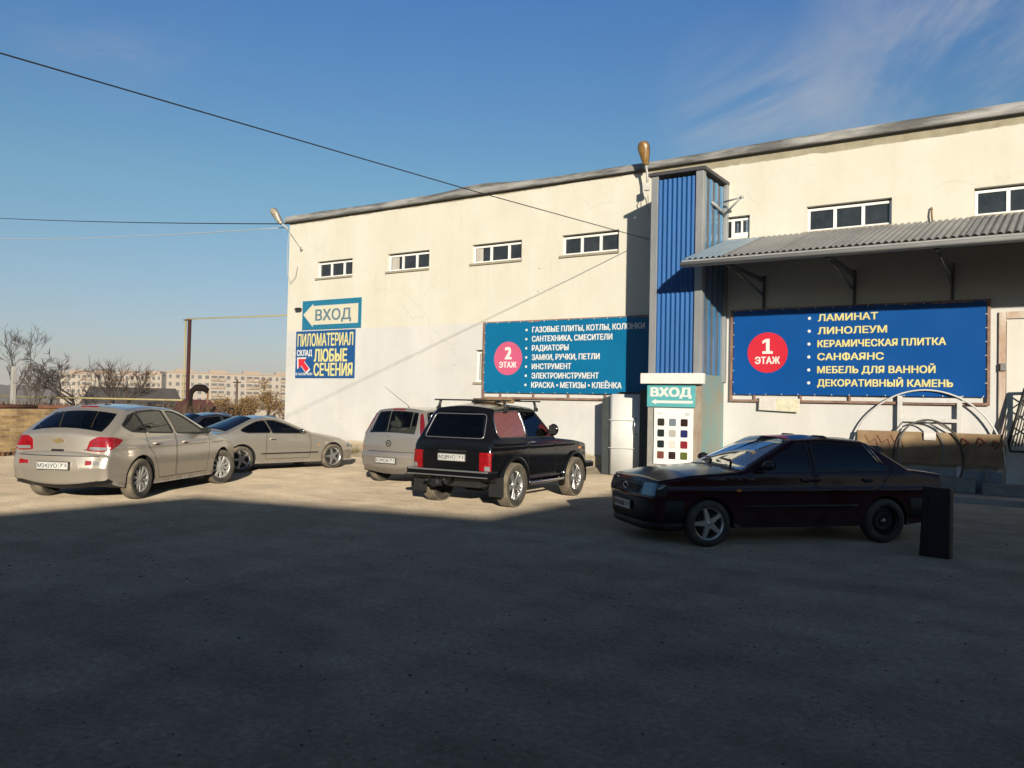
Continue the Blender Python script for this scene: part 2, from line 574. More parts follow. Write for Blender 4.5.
    def decal(s, name, m, poly, center, d, off=0.008, depth=0.03, parent=None, up=(0, 0, 1), grid=0.05, rnd=0.0, mb=None, mi=0):
        """a patch that follows the skin: 2D outline (right, up) seen along the direction d"""
        d = Vector(d).normalized(); up = Vector(up); right = d.cross(up).normalized(); up = right.cross(d)
        c = Vector(center) - d * 1.5
        pl = [Vector(p) for p in poly]
        if rnd: pl = round_poly(pl, rnd, 3)
        cv = []; n = len(pl)
        for i in range(n):
            a, b = pl[i], pl[(i + 1) % n]; k = max(1, int((b - a).length / grid))
            cv += [a.lerp(b, j / k) for j in range(k)]
        nb = len(cv); fc = [ccw(cv, 0)]
        xs = [p.x for p in pl]; ys = [p.y for p in pl]
        x = min(xs) + grid / 2
        bp = cv[:nb]
        while x < max(xs):
            y = min(ys) + grid / 2
            while y < max(ys):
                p = Vector((x, y))
                if inside(p, bp) and edge_dist(p, bp) > grid * 0.3: cv.append(p)
                y += grid
            x += grid
        r = delaunay_2d_cdt(cv, [], fc, 1, 1e-6)
        vv = []; 
        for p in r[0]:
            h, nn = s.hit(c + right * p.x + up * p.y, d)
            if h is None: h = Vector(center) + right * p.x + up * p.y
            vv.append(h - d * off)
        fs = [tuple(f) for f in r[2]]
        # rim
        cnt = {}
        for f in fs:
            for i in range(len(f)):
                e = (f[i], f[(i + 1) % len(f)]); cnt[e] = cnt.get(e, 0) + 1
        rim = [e for e in cnt if (e[1], e[0]) not in cnt]
        base = len(vv); mp = {}
        for a, b in rim:
            for t in (a, b):
                if t not in mp: mp[t] = len(vv); vv.append(vv[t] + d * depth)
        fs2 = [(b, a, mp[a], mp[b]) for a, b in rim]
        if mb is not None:
            mb.add(vv, fs, mi, True); mb.add(vv, fs2, mi, False); return None
        k = MB(); k.add(vv, fs, 0, True); k.add(vv, fs2, 0, False)
        return k.build(name, m, parent or s.root)

    def frame_at(s, center, d, off=0.0):
        """matrix whose -Y axis looks out of the skin at the point hit from outside along d"""
        d = Vector(d).normalized(); h, nn = s.hit(Vector(center) - d * 1.5, d)
        if h is None: h = Vector(center)
        up = Vector((0, 0, 1)); right = d.cross(up).normalized(); up = right.cross(d)
        m = Matrix((right, d, up)).transposed().to_4x4()
        m.translation = h - d * off
        return m

    def plate(s, center, d, text, region, off=0.02, frame=True):
        m = s.frame_at(center, d, off)
        k = MB()
        k.box(-0.268, 0.268, -0.004, 0.02, -0.064, 0.064, 0, 0.004, mat=m)
        k.box(-0.258, 0.258, -0.008, -0.003, -0.054, 0.054, 1, 0.0, mat=m)
        pl = s.part(k, 'license_plate', [M['black'], M['plate']])
        t = MB(); xf = lambda p: m @ p
        put_text(t, text, -0.238, -0.032, -0.0085, w=0.32, h=0.066, bold=0.01, xf=xf, thick=0.002)
        put_text(t, region, 0.125, -0.015, -0.0085, w=0.10, h=0.05, bold=0.01, xf=xf, thick=0.002)
        for (a, b, c_, e) in ((-0.25, 0.25, 0.046, 0.049), (-0.25, 0.25, -0.049, -0.046), (-0.25, -0.247, -0.049, 0.049), (0.247, 0.25, -0.049, 0.049), (0.105, 0.108, -0.049, 0.049)):
            t.box(a, b, -0.0105, -0.0085, c_, e, 0, 0, mat=m)
        t.build('plate_lettering', M['plate_ink'], pl)
        return pl

    def line(s, name, m, pts, center, d, r=0.008, closed=True, off=0.002):
        """a thin bead laid on the skin along 2D points (right, up) seen along d"""
        d = Vector(d).normalized(); up = Vector((0, 0, 1)); right = d.cross(up).normalized(); up = right.cross(d)
        pl = [Vector(p) for p in pts]; out = []
        n = len(pl)
        for i in range(n if closed else n - 1):
            a, b = pl[i], pl[(i + 1) % n]; k = max(1, int((b - a).length / 0.08))
            for j in range(k):
                p = a.lerp(b, j / k); h, nn = s.hit(Vector(center) - d * 1.5 + right * p.x + up * p.y, d)
                if h is not None: out.append(h - d * off)
        mb = MB(); mb.tube(out, r, 5, closed=closed)
        return mb.build(name, m, s.root)

    def handle(s, x, z, side, m, L=0.17):
        key = None
        par = s.root; best = 9
        for k, o in s.obj.items():
            if isinstance(k, tuple) and k[0] == 'door' and k[1] == side:
                dp = dict(s.sp['doors'])[k[2]]
                if inside(Vector((x, z)), dp): par = o
        y = s.S(x, z) * side
        k = MB()
        k.box(x - L / 2, x + L / 2, y - 0.004 if side > 0 else y - 0.032, y + 0.032 if side > 0 else y + 0.004, z - 0.014, z + 0.016, 0, 0.009)
        k.box(x - L / 2 + 0.02, x + L / 2 - 0.02, y - 0.01, y + 0.01, z - 0.035, z + 0.0, 1, 0.004)
        return k.build('door_handle', [m, M['gap']], par)

    def mirror(s, x, z, side, m, w=0.17, h=0.12, out=0.13):
        y0 = s.S(x, z)
        k = MB()
        bm = bmesh.new(); bmesh.ops.create_icosphere(bm, subdivisions=3, radius=1)
        for v in bm.verts:
            c = v.co
            v.co = Vector((x - 0.03 + c.x * 0.075 * (1.2 if c.x > 0 else 0.5), side * (y0 + out + c.y * w / 2), z + 0.03 + c.z * h / 2 * (1.0 if abs(c.z) < 2 else 1)))
        k.bm(bm, 0, smooth=True)
        k.tube([(x, side * (y0 - 0.02), z - 0.02), (x - 0.01, side * (y0 + out * 0.6), z - 0.01)], 0.025, 6, 1)
        # the glass, set into the back
        k.box(x - 0.078, x - 0.062, min(side * (y0 + out - w * 0.38), side * (y0 + out + w * 0.38)), max(side * (y0 + out - w * 0.38), side * (y0 + out + w * 0.38)), z + 0.03 - h * 0.36, z + 0.03 + h * 0.36, 2, 0.006)
        return s.part(k, 'side_mirror', [m, M['black'], M['gap']])

    def finish(s):
        s.root.rotation_euler = (0, 0, R(s.heading)); k = s.sp.get('scale', 1.0); s.root.scale = (k * s.sp.get('stretch', 1.0), k, k)
        return s.root

    def cabin(s, floor, x0, x1, seats, half, cloth='seat', rear=None, steering=None):
        k = MB()
        k.box(x0, x1, -half, half, floor, floor + 0.05, 0, 0.01)
        k.box(x1 - 0.35, x1 + 0.12, -half, half, floor + 0.3, s.sp['belt'] - 0.05, 0, 0.06)   # dashboard
        s.part(k, 'cabin_floor', M['black'])
        for x in seats:
            for y in (-0.36, 0.36):
                k = MB()
                k.box(x - 0.02, x + 0.48, y - 0.24, y + 0.24, floor + 0.15, floor + 0.33, 0, 0.05)
                rot = Matrix.Translation((x, y, floor + 0.25)) @ Matrix.Rotation(R(-18), 4, 'Y')
                k.box(-0.08, 0.06, -0.24, 0.24, 0, 0.60, 0, 0.05, mat=rot)
                k.box(-0.06, 0.04, -0.14, 0.14, 0.63, 0.83, 0, 0.045, mat=rot)
                k.tube([rot @ Vector((-0.01, -0.06, 0.55)), rot @ Vector((-0.01, -0.06, 0.68))], 0.008, 6, 0)
                k.tube([rot @ Vector((-0.01, 0.06, 0.55)), rot @ Vector((-0.01, 0.06, 0.68))], 0.008, 6, 0)
                s.part(k, 'seat', M[cloth])
        if rear is not None:
            k = MB(); x = rear
            k.box(x - 0.02, x + 0.46, -half + 0.08, half - 0.08, floor + 0.15, floor + 0.33, 0, 0.05)
            rot = Matrix.Translation((x, 0, floor + 0.25)) @ Matrix.Rotation(R(-20), 4, 'Y')
            k.box(-0.08, 0.06, -half + 0.08, half - 0.08, 0, 0.55, 0, 0.05, mat=rot)
            for y in (-0.36, 0.36): k.box(-0.06, 0.03, y - 0.13, y + 0.13, 0.57, 0.70, 0, 0.04, mat=rot)
            s.part(k, 'rear_seat', M[cloth])
        if steering:
            x, y, z = steering
            k = MB(); ring = []
            for i in range(20):
                a = 2 * PI * i / 20
                ring.append((x + 0.08 * math.sin(a), y + 0.185 * math.cos(a), z + 0.17 * math.sin(a)))
            k.tube(ring, 0.014, 6, 0, closed=True)
            k.tube([(x, y, z), (x + 0.35, y, z - 0.15)], 0.025, 6, 0)
            s.part(k, 'steering_wheel', M['black'])

    def wheels(s, style, width=0.2, rim=0.21, rim_mat='alloy', tread='tread', styles=None, steer=0.0, lugs=False):
        Rw = s.sp['R']; wb = s.sp['wb']; tr = s.sp['track'] / 2
        # a brake drum / axle that also closes the view through the arches
        for x in (0, wb):
            k = MB()
            k.tube([(x, -tr + 0.1, Rw), (x, tr - 0.1, Rw)], 0.05, 8)
            k.box(x - 0.42, x + 0.42, -tr + 0.28, tr - 0.28, Rw - 0.06, Rw + 0.3, 0, 0.03)
            s.part(k, 'axle', M['well'])
        for xi, x in enumerate((0, wb)):
            for side in (1, -1):
                st = (styles or {}).get((xi, side), style)
                hub = MB()
                w2 = width / 2
                hub.lathe([(0.0, -0.02), (rim * 0.75, -0.02), (rim * 0.75, 0.03), (0.0, 0.03)], 20, 'Y', mi=0)
                wh = hub.build('wheel', M['well'], s.root)
                t = MB()
                prof = [(rim, -w2 * 0.86), (rim + 0.012, -w2 * 0.95), ((rim + Rw) / 2, -w2 * 1.06), (Rw - 0.03, -w2 * 0.98), (Rw - 0.012, -w2 * 0.86)]
                prof += [(Rw - 0.002, -w2 * 0.62), (Rw, 0), (Rw - 0.002, w2 * 0.62)]
                prof += [(a, -b) for a, b in reversed(prof[:5])]
                t.lathe(prof, 40, 'Y', mi=0)
                # the tread gets its own dusty material
                m = len(prof)
                for i in range(len(t.m)):
                    if 3 <= (i % (m - 1)) <= 8: t.m[i] = 1
                # tread blocks
                if lugs:
                    for a in range(48):
                        an = 2 * PI * a / 48
                        rot = Matrix.Rotation(an, 4, 'Y')
                        for yy in (-w2 * 0.70, -w2 * 0.24, w2 * 0.24, w2 * 0.70):
                            t.box(-0.015, 0.015, yy - w2 * 0.20, yy + w2 * 0.20, Rw - 0.012, Rw + 0.0035 - 0.004 * (abs(yy) > w2 * 0.5), 1, 0, mat=rot)
                t.build('tyre', [M['rubber'], M[tread]], wh)
                rm = MB()
                face = w2 * 0.72           # outer face, towards +Y here
                rm.lathe([(rim - 0.005, -w2 * 0.8), (rim - 0.02, -w2 * 0.5), (rim - 0.025, face - 0.03), (rim - 0.005, face + 0.005), (rim + 0.008, face + 0.008), (rim + 0.010, face - 0.004)], 40, 'Y', mi=0)
                rm.lathe([(0.0, face - 0.075), (rim - 0.02, face - 0.075)], 32, 'Y', mi=1)
                def spoke(an, w0, w1, r0, r1, y0, y1, mi=0, th=0.02):
                    rot = Matrix.Rotation(an, 4, 'Y')
                    vs = [(-w0, y0, r0), (w0, y0, r0), (w1, y1, r1), (-w1, y1, r1), (-w0 * 0.75, y0 + th, r0), (w0 * 0.75, y0 + th, r0), (w1 * 0.75, y1 + th * 0.6, r1), (-w1 * 0.75, y1 + th * 0.6, r1)]
                    rm.add([rot @ Vector(p) for p in vs], [(4, 5, 6, 7), (0, 1, 5, 4), (1, 2, 6, 5), (2, 3, 7, 6), (3, 0, 4, 7), (0, 3, 2, 1)], mi)
                if st == 'five':
                    for i in range(5): spoke(2 * PI * i / 5 + 0.3, 0.044, 0.026, 0.03, rim - 0.012, face - 0.02, face - 0.012, th=0.028)
                    rm.lathe([(0.0, face + 0.0), (0.05, face - 0.002), (0.062, face - 0.03)], 20, 'Y')
                elif st == 'split':
                    for i in range(5):
                        for dd in (-0.16, 0.16): spoke(2 * PI * i / 5 + 0.5 + dd, 0.020, 0.026, 0.03, rim - 0.012, face - 0.035, face - 0.02)
                    rm.lathe([(0.0, face + 0.0), (0.055, face - 0.002), (0.07, face - 0.035)], 20, 'Y')
                elif st == 'ten':
                    for i in range(10): spoke(2 * PI * i / 10 + 0.1, 0.018, 0.036, 0.045, rim - 0.01, face - 0.015, face - 0.012, th=0.014)
                    rm.lathe([(0.0, face + 0.006), (0.05, face + 0.004), (0.075, face - 0.012)], 20, 'Y')
                elif st == 'steel':
                    rm.lathe([(0.0, face - 0.05), (0.07, face - 0.05), (0.09, face - 0.03), (rim * 0.72, face - 0.045), (rim - 0.02, face - 0.06)], 28, 'Y', mi=0)
                    rm.lathe([(0.0, face - 0.02), (0.03, face - 0.022), (0.035, face - 0.05)], 16, 'Y', mi=2)
                for i in range(4 if st != 'ten' else 0):
                    an = 2 * PI * i / 4 + 0.5
                    rm.lathe([(0.0, 0.006), (0.009, 0.004), (0.009, -0.02)], 6, 'Y', center=(0.035 * math.cos(an), face - 0.004, 0.035 * math.sin(an)), mi=1)
                mm = M['steel'] if st == 'steel' else M[rim_mat]
                rm.build('rim', [mm, M['well'], M['alloy']], wh, fix=True)
                wh.location = (x, side * tr, Rw)
                wh.rotation_euler = (0, 0, (0 if side > 0 else PI) + (steer if xi == 1 else 0.0))

def std_assign(extra=None):
    def f(t, v):
        if extra:
            r = extra(t, v)
            if r: return r
        if t == 'rear_glass': return ('rear_window', 'glass') if v < 0.88 else ('tailgate' if False else 'body', 'paint')
        if t == 'screen': return ('windscreen', 'glass') if v < 0.9 else ('body', 'paint')
        if t == 'well': return ('body', 'well')
        if t == 'under': return ('body', 'black')
        if t == 'hood': return ('hood', 'paint') if v < 0.9 else ('body', 'paint')
        if t == 'plastic': return ('body', 'black')
        return ('body', 'paint')
    return f

V2 = lambda pts, r=0.0, seg=4: (round_poly(pts, r, seg) if r else [Vector(p) for p in pts])
BACK = (1, 0, 0); FRONT = (-1, 0, 0)
def silver_hatchback():
    wx = lambda t, v: (('tailgate', 'paint') if t == 'gate' and v < 0.9 else ('body', 'black') if t == 'lip' else None)
    def asg(t, v):
        if t == 'rear_glass': return ('rear_window', 'glass_smoke') if v < 0.92 else ('body', 'paint')
        if t == 'top': return ('tailgate', 'paint') if v < 0.92 else ('body', 'paint')
        return std_assign(wx)(t, v)
    sp = dict(scale=1.03, W=0.885, R=0.325, Ra=0.385, wb=2.685, sill=0.215, track=1.56, zm=0.62, belt=1.0, lo=0.09, sh=0.055, tum=0.40, tum2=0.35,
        xf=2.3, xF=3.6, tf=0.20, xr=0.1, xR=-0.9, tr=0.13, paint=M['silver_tan'], assign=asg, creases=[(0.86, 0.05, 0.012), (0.30, 0.05, 0.012)],
        bow=dict(bumper=0.10, gate=0.09, rear_glass=0.07, top=0.05, roof=0.03, screen=0.09, hood=0.05, nose=0.16, lip=0.1),
        rd=dict(bumper=0.07, gate=0.05, nose=0.12, hood=0.06, rear_glass=0.05), ry=dict(bumper=0.18, gate=0.12, rear_glass=0.06, nose=0.30, hood=0.10, roof=0.07, lip=0.15),
        vs=[-1, -0.92, -0.9, -0.6, -0.3, 0, 0.3, 0.6, 0.9, 0.92, 1],
        outline=[(-0.66, 0.29, 0.03, 'lip'), (-0.77, 0.345, 0.02, 'bumper'), (-0.82, 0.54, 0.08, 'bumper'), (-0.79, 0.715, 0.03, 'gate'), (-0.745, 0.745, 0.02, 'gate'), (-0.705, 1.01, 0.05, 'gate'),
                 (-0.635, 1.075, 0.0, 'rear_glass'), (-0.18, 1.35, 0.0, 'top'), (-0.06, 1.425, 0.03, 'top'), (0.10, 1.448, 0.0, 'roof'), (0.65, 1.477, 0.5, 'roof'), (1.25, 1.445, 0.3, 'roof'), (1.47, 1.395, 0.1, 'screen'),
                 (2.34, 0.985, 0.0, 'hood'), (2.44, 0.965, 0.15, 'hood'), (3.15, 0.83, 0.3, 'hood'), (3.42, 0.70, 0.12, 'nose'), (3.52, 0.45, 0.15, 'nose'), (3.44, 0.20, 0.04, 'under')],
        windows=[('quarter', V2([(-0.33, 1.185), (-0.12, 1.305), (0.125, 1.365), (0.215, 1.075), (-0.17, 1.10)], 0.05), 'glass_smoke'),
                 ('rear', V2([(0.165, 1.372), (0.5, 1.398), (0.90, 1.402), (0.97, 1.045), (0.26, 1.075)], 0.025), 'glass'),
                 ('front', V2([(1.05, 1.398), (1.25, 1.375), (1.48, 1.295), (1.98, 1.03), (1.96, 1.005), (1.10, 1.04)], 0.025), 'glass')],
        doors=[('rear', V2([(1.01, 0.30), (1.01, 1.0), (0.975, 1.425), (0.5, 1.428), (0.12, 1.395), (0.02, 1.34), (0.16, 1.05), (0.14, 0.85), (0.33, 0.70), (0.45, 0.45), (0.50, 0.30)], 0.03)),
               ('front', V2([(1.03, 0.30), (1.03, 1.0), (0.995, 1.425), (1.28, 1.40), (1.55, 1.30), (2.12, 1.0), (2.14, 0.7), (2.06, 0.30)], 0.03))],
        trim=0.03)
    c = Car('parked_car', 'silver beige hatchback with ten-spoke hubcaps, rear towards us, beside the brick wall', sp, (-13.45, 7.68), 115.6)
    P = M['silver_tan']
    for s in (1, -1):
        # the lamp wraps round the corner and ends in a point on the flank
        pts = [(-0.25, -0.105), (-0.20, 0.05), (-0.10, 0.11), (0.13, 0.10), (0.27, 0.06), (0.20, -0.01), (0.06, -0.09), (-0.05, -0.12)]
        pts = [(-s * a, b) for a, b in pts]
        d = Vector((0.72, -s * 0.69, 0))
        c.decal('tail_light', M['red_lamp'], pts, (-0.70, s * 0.70, 0.905), d, off=0.012, rnd=0.03)
        c.decal('reversing_lamp', M['clear_lamp'], [(-s * a, b) for a, b in [(-0.215, -0.092), (-0.20, -0.045), (0.06, -0.055), (-0.02, -0.10)]], (-0.70, s * 0.70, 0.905), d, off=0.016, rnd=0.01)
        c.decal('fog_lamp', M['red_lamp'], [(-0.09, -0.035), (-0.09, 0.035), (0.0, 0.03), (0.0, -0.03)], (-0.78, s * 0.56, 0.62), BACK, off=0.006)
        c.decal('fog_lamp', M['clear_lamp'] if s < 0 else M['red_lamp'], [(0.003, -0.03), (0.003, 0.03), (0.11, 0.02), (0.11, -0.025)], (-0.78, s * 0.56, 0.62), Vector((0.93, -s * 0.35, 0)), off=0.006)
        c.mirror(1.88, 1.02, s, M['black'] if s < 0 else P)
        c.handle(0.42, 0.88, s, P); c.handle(1.30, 0.87, s, P)
    c.decal('brake_light', M['red_lamp'], [(-0.15, -0.015), (-0.15, 0.02), (0.15, 0.02), (0.15, -0.015)], (-0.06, 0, 1.435), (0.8, 0, -0.6), off=0.01)
    c.decal('bumper_seam', M['gap'], [(-0.66, -0.006), (-0.66, 0.006), (0.66, 0.006), (0.66, -0.006)], (-0.79, 0, 0.722), BACK, off=0.003)
    c.decal('plate_recess', P, [(-0.42, -0.10), (-0.31, 0.10), (0.31, 0.10), (0.42, -0.10)], (-0.82, 0, 0.58), BACK, off=0.006, rnd=0.03)
    c.plate((-0.82, 0, 0.575), BACK, 'М242УО', '71')
    # gold bow-tie emblem, handle recess and the lettering on the tailgate
    e = MB(); m = c.frame_at((-0.72, 0, 0.945), BACK, 0.012)
    e.prism([(-0.085, -0.018), (-0.03, -0.018), (-0.035, -0.036), (0.035, -0.036), (0.03, -0.018), (0.085, -0.018), (0.075, 0.018), (0.028, 0.018), (0.035, 0.036), (-0.035, 0.036), (-0.028, 0.018), (-0.095, 0.018)], -0.008, 0.004)
    e.v = [tuple(m @ Vector(p)) for p in e.v]
    e.build('emblem', mat('gold_emblem', (0.55, 0.42, 0.18), 0.3, 0.7, n=0.2), c.root)
    c.decal('tailgate_handle', M['gap'], [(-0.10, -0.015), (-0.10, 0.018), (0.10, 0.018), (0.10, -0.015)], (-0.74, 0, 0.80), BACK, off=0.004)
    e = MB(); m = c.frame_at((-0.72, -0.42, 0.815), BACK, 0.004)
    put_text(e, 'CRUZE LT', -0.13, -0.014, 0, w=0.24, h=0.028, xf=lambda p: m @ p)
    e.build('badge_lettering', M['chrome'], c.root)
    k = MB(); k.tube([(-0.76, 0.45, 0.29), (-0.5, 0.45, 0.29)], 0.03, 10); k.build('exhaust_pipe', M['chrome'], c.root)
    k = MB(); k.box(0.3, 0.42, -0.03, 0.03, 1.47, 1.50, 0, 0.012); k.box(0.32, 0.34, -0.004, 0.004, 1.49, 1.53, 0, 0.001); k.build('roof_aerial', M['black'], c.root)
    k = MB(); k.tube([(-0.70, 0.05, 1.07), (-0.62, -0.35, 1.11)], 0.012, 6); k.build('rear_wiper', M['black'], c.root)
    c.cabin(0.35, 0.1, 1.95, (1.15,), 0.66, 'seat_light', rear=0.22, steering=(1.65, 0.36, 0.95))
    c.wheels('ten', 0.205, 0.21, 'hubcap', steer=-0.42)
    return c.finish()

def silver_coupe():
    def asg(t, v):
        if t == 'rear_glass': return ('rear_window', 'glass_dark') if v < 0.9 else ('body', 'paint')
        if t == 'trunk': return ('boot_lid', 'paint') if v < 0.9 else ('body', 'paint')
        return std_assign()(t, v)
    sp = dict(scale=0.955, W=0.875, R=0.315, Ra=0.37, wb=2.6, sill=0.20, track=1.54, zm=0.58, belt=0.93, lo=0.08, sh=0.05, tum=0.55, tum2=0.4,
        xf=2.2, xF=3.5, tf=0.26, xr=0.0, xR=-0.9, tr=0.12, paint=M['silver_grey'], assign=asg, creases=[(0.46, 0.03, 0.010)],
        bow=dict(bumper=0.12, trunk=0.03, rear_glass=0.08, roof=0.03, screen=0.09, hood=0.05, nose=0.18),
        rd=dict(bumper=0.08, nose=0.10, hood=0.07, trunk=0.06), ry=dict(bumper=0.22, trunk=0.10, nose=0.32, hood=0.12, roof=0.07),
        outline=[(-0.72, 0.22, 0.04, 'bumper'), (-0.86, 0.40, 0.1, 'bumper'), (-0.86, 0.66, 0.08, 'bumper'), (-0.80, 0.90, 0.06, 'trunk'), (-0.32, 0.965, 0.05, 'rear_glass'), (0.46, 1.275, 0.05, 'roof'),
                 (0.82, 1.325, 0.4, 'roof'), (1.16, 1.285, 0.15, 'screen'), (1.98, 0.945, 0.0, 'hood'), (2.08, 0.93, 0.1, 'hood'), (2.85, 0.80, 0.4, 'hood'), (3.30, 0.63, 0.12, 'nose'), (3.42, 0.42, 0.12, 'nose'), (3.34, 0.19, 0.04, 'under')],
        windows=[('quarter', V2([(0.0, 1.0), (0.22, 1.12), (0.46, 1.20), (0.70, 1.232), (0.78, 0.955), (0.16, 0.955)], 0.05), 'glass_dark'),
                 ('front', V2([(0.76, 1.235), (0.95, 1.225), (1.17, 1.165), (1.66, 0.96), (1.64, 0.935), (0.84, 0.945)], 0.025), 'glass')],
        doors=[('front', V2([(0.62, 0.30), (0.66, 0.9), (0.72, 1.255), (0.98, 1.25), (1.24, 1.17), (1.86, 0.92), (1.92, 0.7), (1.88, 0.30)], 0.03))],
        trim=0.022, trim_mat='black')
    c = Car('parked_car', 'low silver coupe with five-spoke wheels parked nose towards the white wall', sp, (-16.35, 12.5), 80.5)
    P = M['silver_grey']
    for s in (1, -1):
        c.decal('headlight', M['head_lamp'], [(-s * a, b) for a, b in [(-0.2, -0.05), (-0.2, 0.03), (0.0, 0.07), (0.14, 0.07), (0.16, 0.0), (0.0, -0.06)]], (3.2, s * 0.58, 0.60), Vector((-0.85, -s * 0.5, 0)), off=0.01, rnd=0.02)
        c.decal('tail_light', M['red_lamp'], [(-0.24, -0.06), (-0.24, 0.07), (0.24, 0.07), (0.24, -0.06)], (-0.8, s * 0.6, 0.76), Vector((0.85, -s * 0.5, 0)), off=0.01, rnd=0.02)
        c.mirror(1.62, 0.96, s, M['chrome'] if s < 0 else P, w=0.15, h=0.10)
        c.handle(0.84, 0.80, s, P)
        k = MB(); pts = [(x, s * (c.S(x, 0.44) + 0.004), 0.44) for x in [0.5 + 0.1 * i for i in range(17)]]
        k.tube(pts, 0.016, 6, 0); k.build('side_moulding', M['black'], c.root)
        c.decal('side_marker', M['amber'], [(-0.03, -0.012), (-0.03, 0.012), (0.03, 0.012), (0.03, -0.012)], (2.15, s * 0.85, 0.62), (0, -s, 0), off=0.004)
    c.decal('grille', M['black'], [(-0.35, -0.05), (-0.35, 0.05), (0.35, 0.05), (0.35, -0.05)], (3.4, 0, 0.38), FRONT, off=0.006, rnd=0.03)
    c.plate((3.4, 0, 0.50), FRONT, 'Н418МС', '71')
    c.plate((-0.86, 0, 0.56), BACK, 'Н418МС', '71')
    c.cabin(0.18, 0.1, 1.75, (0.98,), 0.62, 'seat_light', rear=None, steering=(1.42, 0.36, 0.82))
    c.wheels('five', 0.205, 0.225, 'alloy')
    return c.finish()

def dark_sedan():
    def asg(t, v):
        if t == 'rear_glass': return ('rear_window', 'glass_dark') if v < 0.9 else ('body', 'paint')
        if t == 'trunk': return ('boot_lid', 'paint') if v < 0.9 else ('body', 'paint')
        return std_assign()(t, v)
    sp = dict(scale=0.89, W=0.87, R=0.31, Ra=0.37, wb=2.6, sill=0.22, track=1.50, zm=0.6, belt=0.95, lo=0.08, sh=0.05, tum=0.42, tum2=0.3,
        xf=2.2, xF=3.5, tf=0.2, xr=0.0, xR=-0.9, tr=0.12, paint=M['navy'], assign=asg,
        bow=dict(bumper=0.10, trunk=0.03, rear_glass=0.08, roof=0.03, screen=0.09, hood=0.05, nose=0.15),
        rd=dict(bumper=0.07, nose=0.1, hood=0.06), ry=dict(bumper=0.2, trunk=0.1, nose=0.28, hood=0.1, roof=0.07),
        outline=[(-0.8, 0.25, 0.04, 'bumper'), (-0.98, 0.42, 0.1, 'bumper'), (-0.98, 0.70, 0.06, 'bumper'), (-0.90, 0.97, 0.05, 'trunk'), (-0.38, 1.03, 0.05, 'rear_glass'), (0.28, 1.36, 0.05, 'roof'), (0.8, 1.42, 0.4, 'roof'),
                 (1.22, 1.38, 0.1, 'screen'), (1.98, 0.98, 0.0, 'hood'), (2.1, 0.96, 0.1, 'hood'), (3.0, 0.82, 0.3, 'hood'), (3.36, 0.64, 0.1, 'nose'), (3.42, 0.42, 0.1, 'nose'), (3.34, 0.2, 0.04, 'under')],
        windows=[('rear', V2([(-0.05, 1.06), (0.3, 1.30), (0.82, 1.345), (0.86, 1.0), (0.05, 1.0)], 0.03), 'glass_dark'),
                 ('front', V2([(0.92, 1.345), (1.2, 1.31), (1.75, 1.02), (1.72, 1.0), (0.95, 1.0)], 0.025), 'glass_dark')],
        doors=[('rear', V2([(0.88, 0.3), (0.88, 1.37), (0.3, 1.34), (-0.1, 1.06), (0.3, 0.7), (0.45, 0.3)], 0.03)),
               ('front', V2([(0.90, 0.3), (0.90, 1.37), (1.25, 1.34), (1.86, 1.0), (1.9, 0.3)], 0.03))])
    c = Car('parked_car', 'dark blue saloon mostly hidden behind the silver coupe', sp, (-19.5, 13.6), 82)
    for s in (1, -1):
        c.decal('tail_light', M['red_lamp'], [(-0.22, -0.07), (-0.22, 0.07), (0.22, 0.07), (0.22, -0.07)], (-0.9, s * 0.62, 0.82), Vector((0.85, -s * 0.5, 0)), off=0.01, rnd=0.02)
        c.decal('headlight', M['head_lamp'], [(-0.2, -0.06), (-0.2, 0.06), (0.2, 0.06), (0.2, -0.06)], (3.3, s * 0.6, 0.66), Vector((-0.85, -s * 0.5, 0)), off=0.01, rnd=0.02)
        c.mirror(1.68, 1.0, s, M['navy'])
        c.handle(0.1, 0.86, s, M['navy']); c.handle(1.05, 0.86, s, M['navy'])
    c.plate((-0.98, 0, 0.6), BACK, 'С305ЕВ', '71')
    c.cabin(0.35, 0.1, 1.75, (0.95,), 0.62, rear=0.15)
    c.wheels('split', 0.195, 0.2, 'alloy')
    return c.finish()

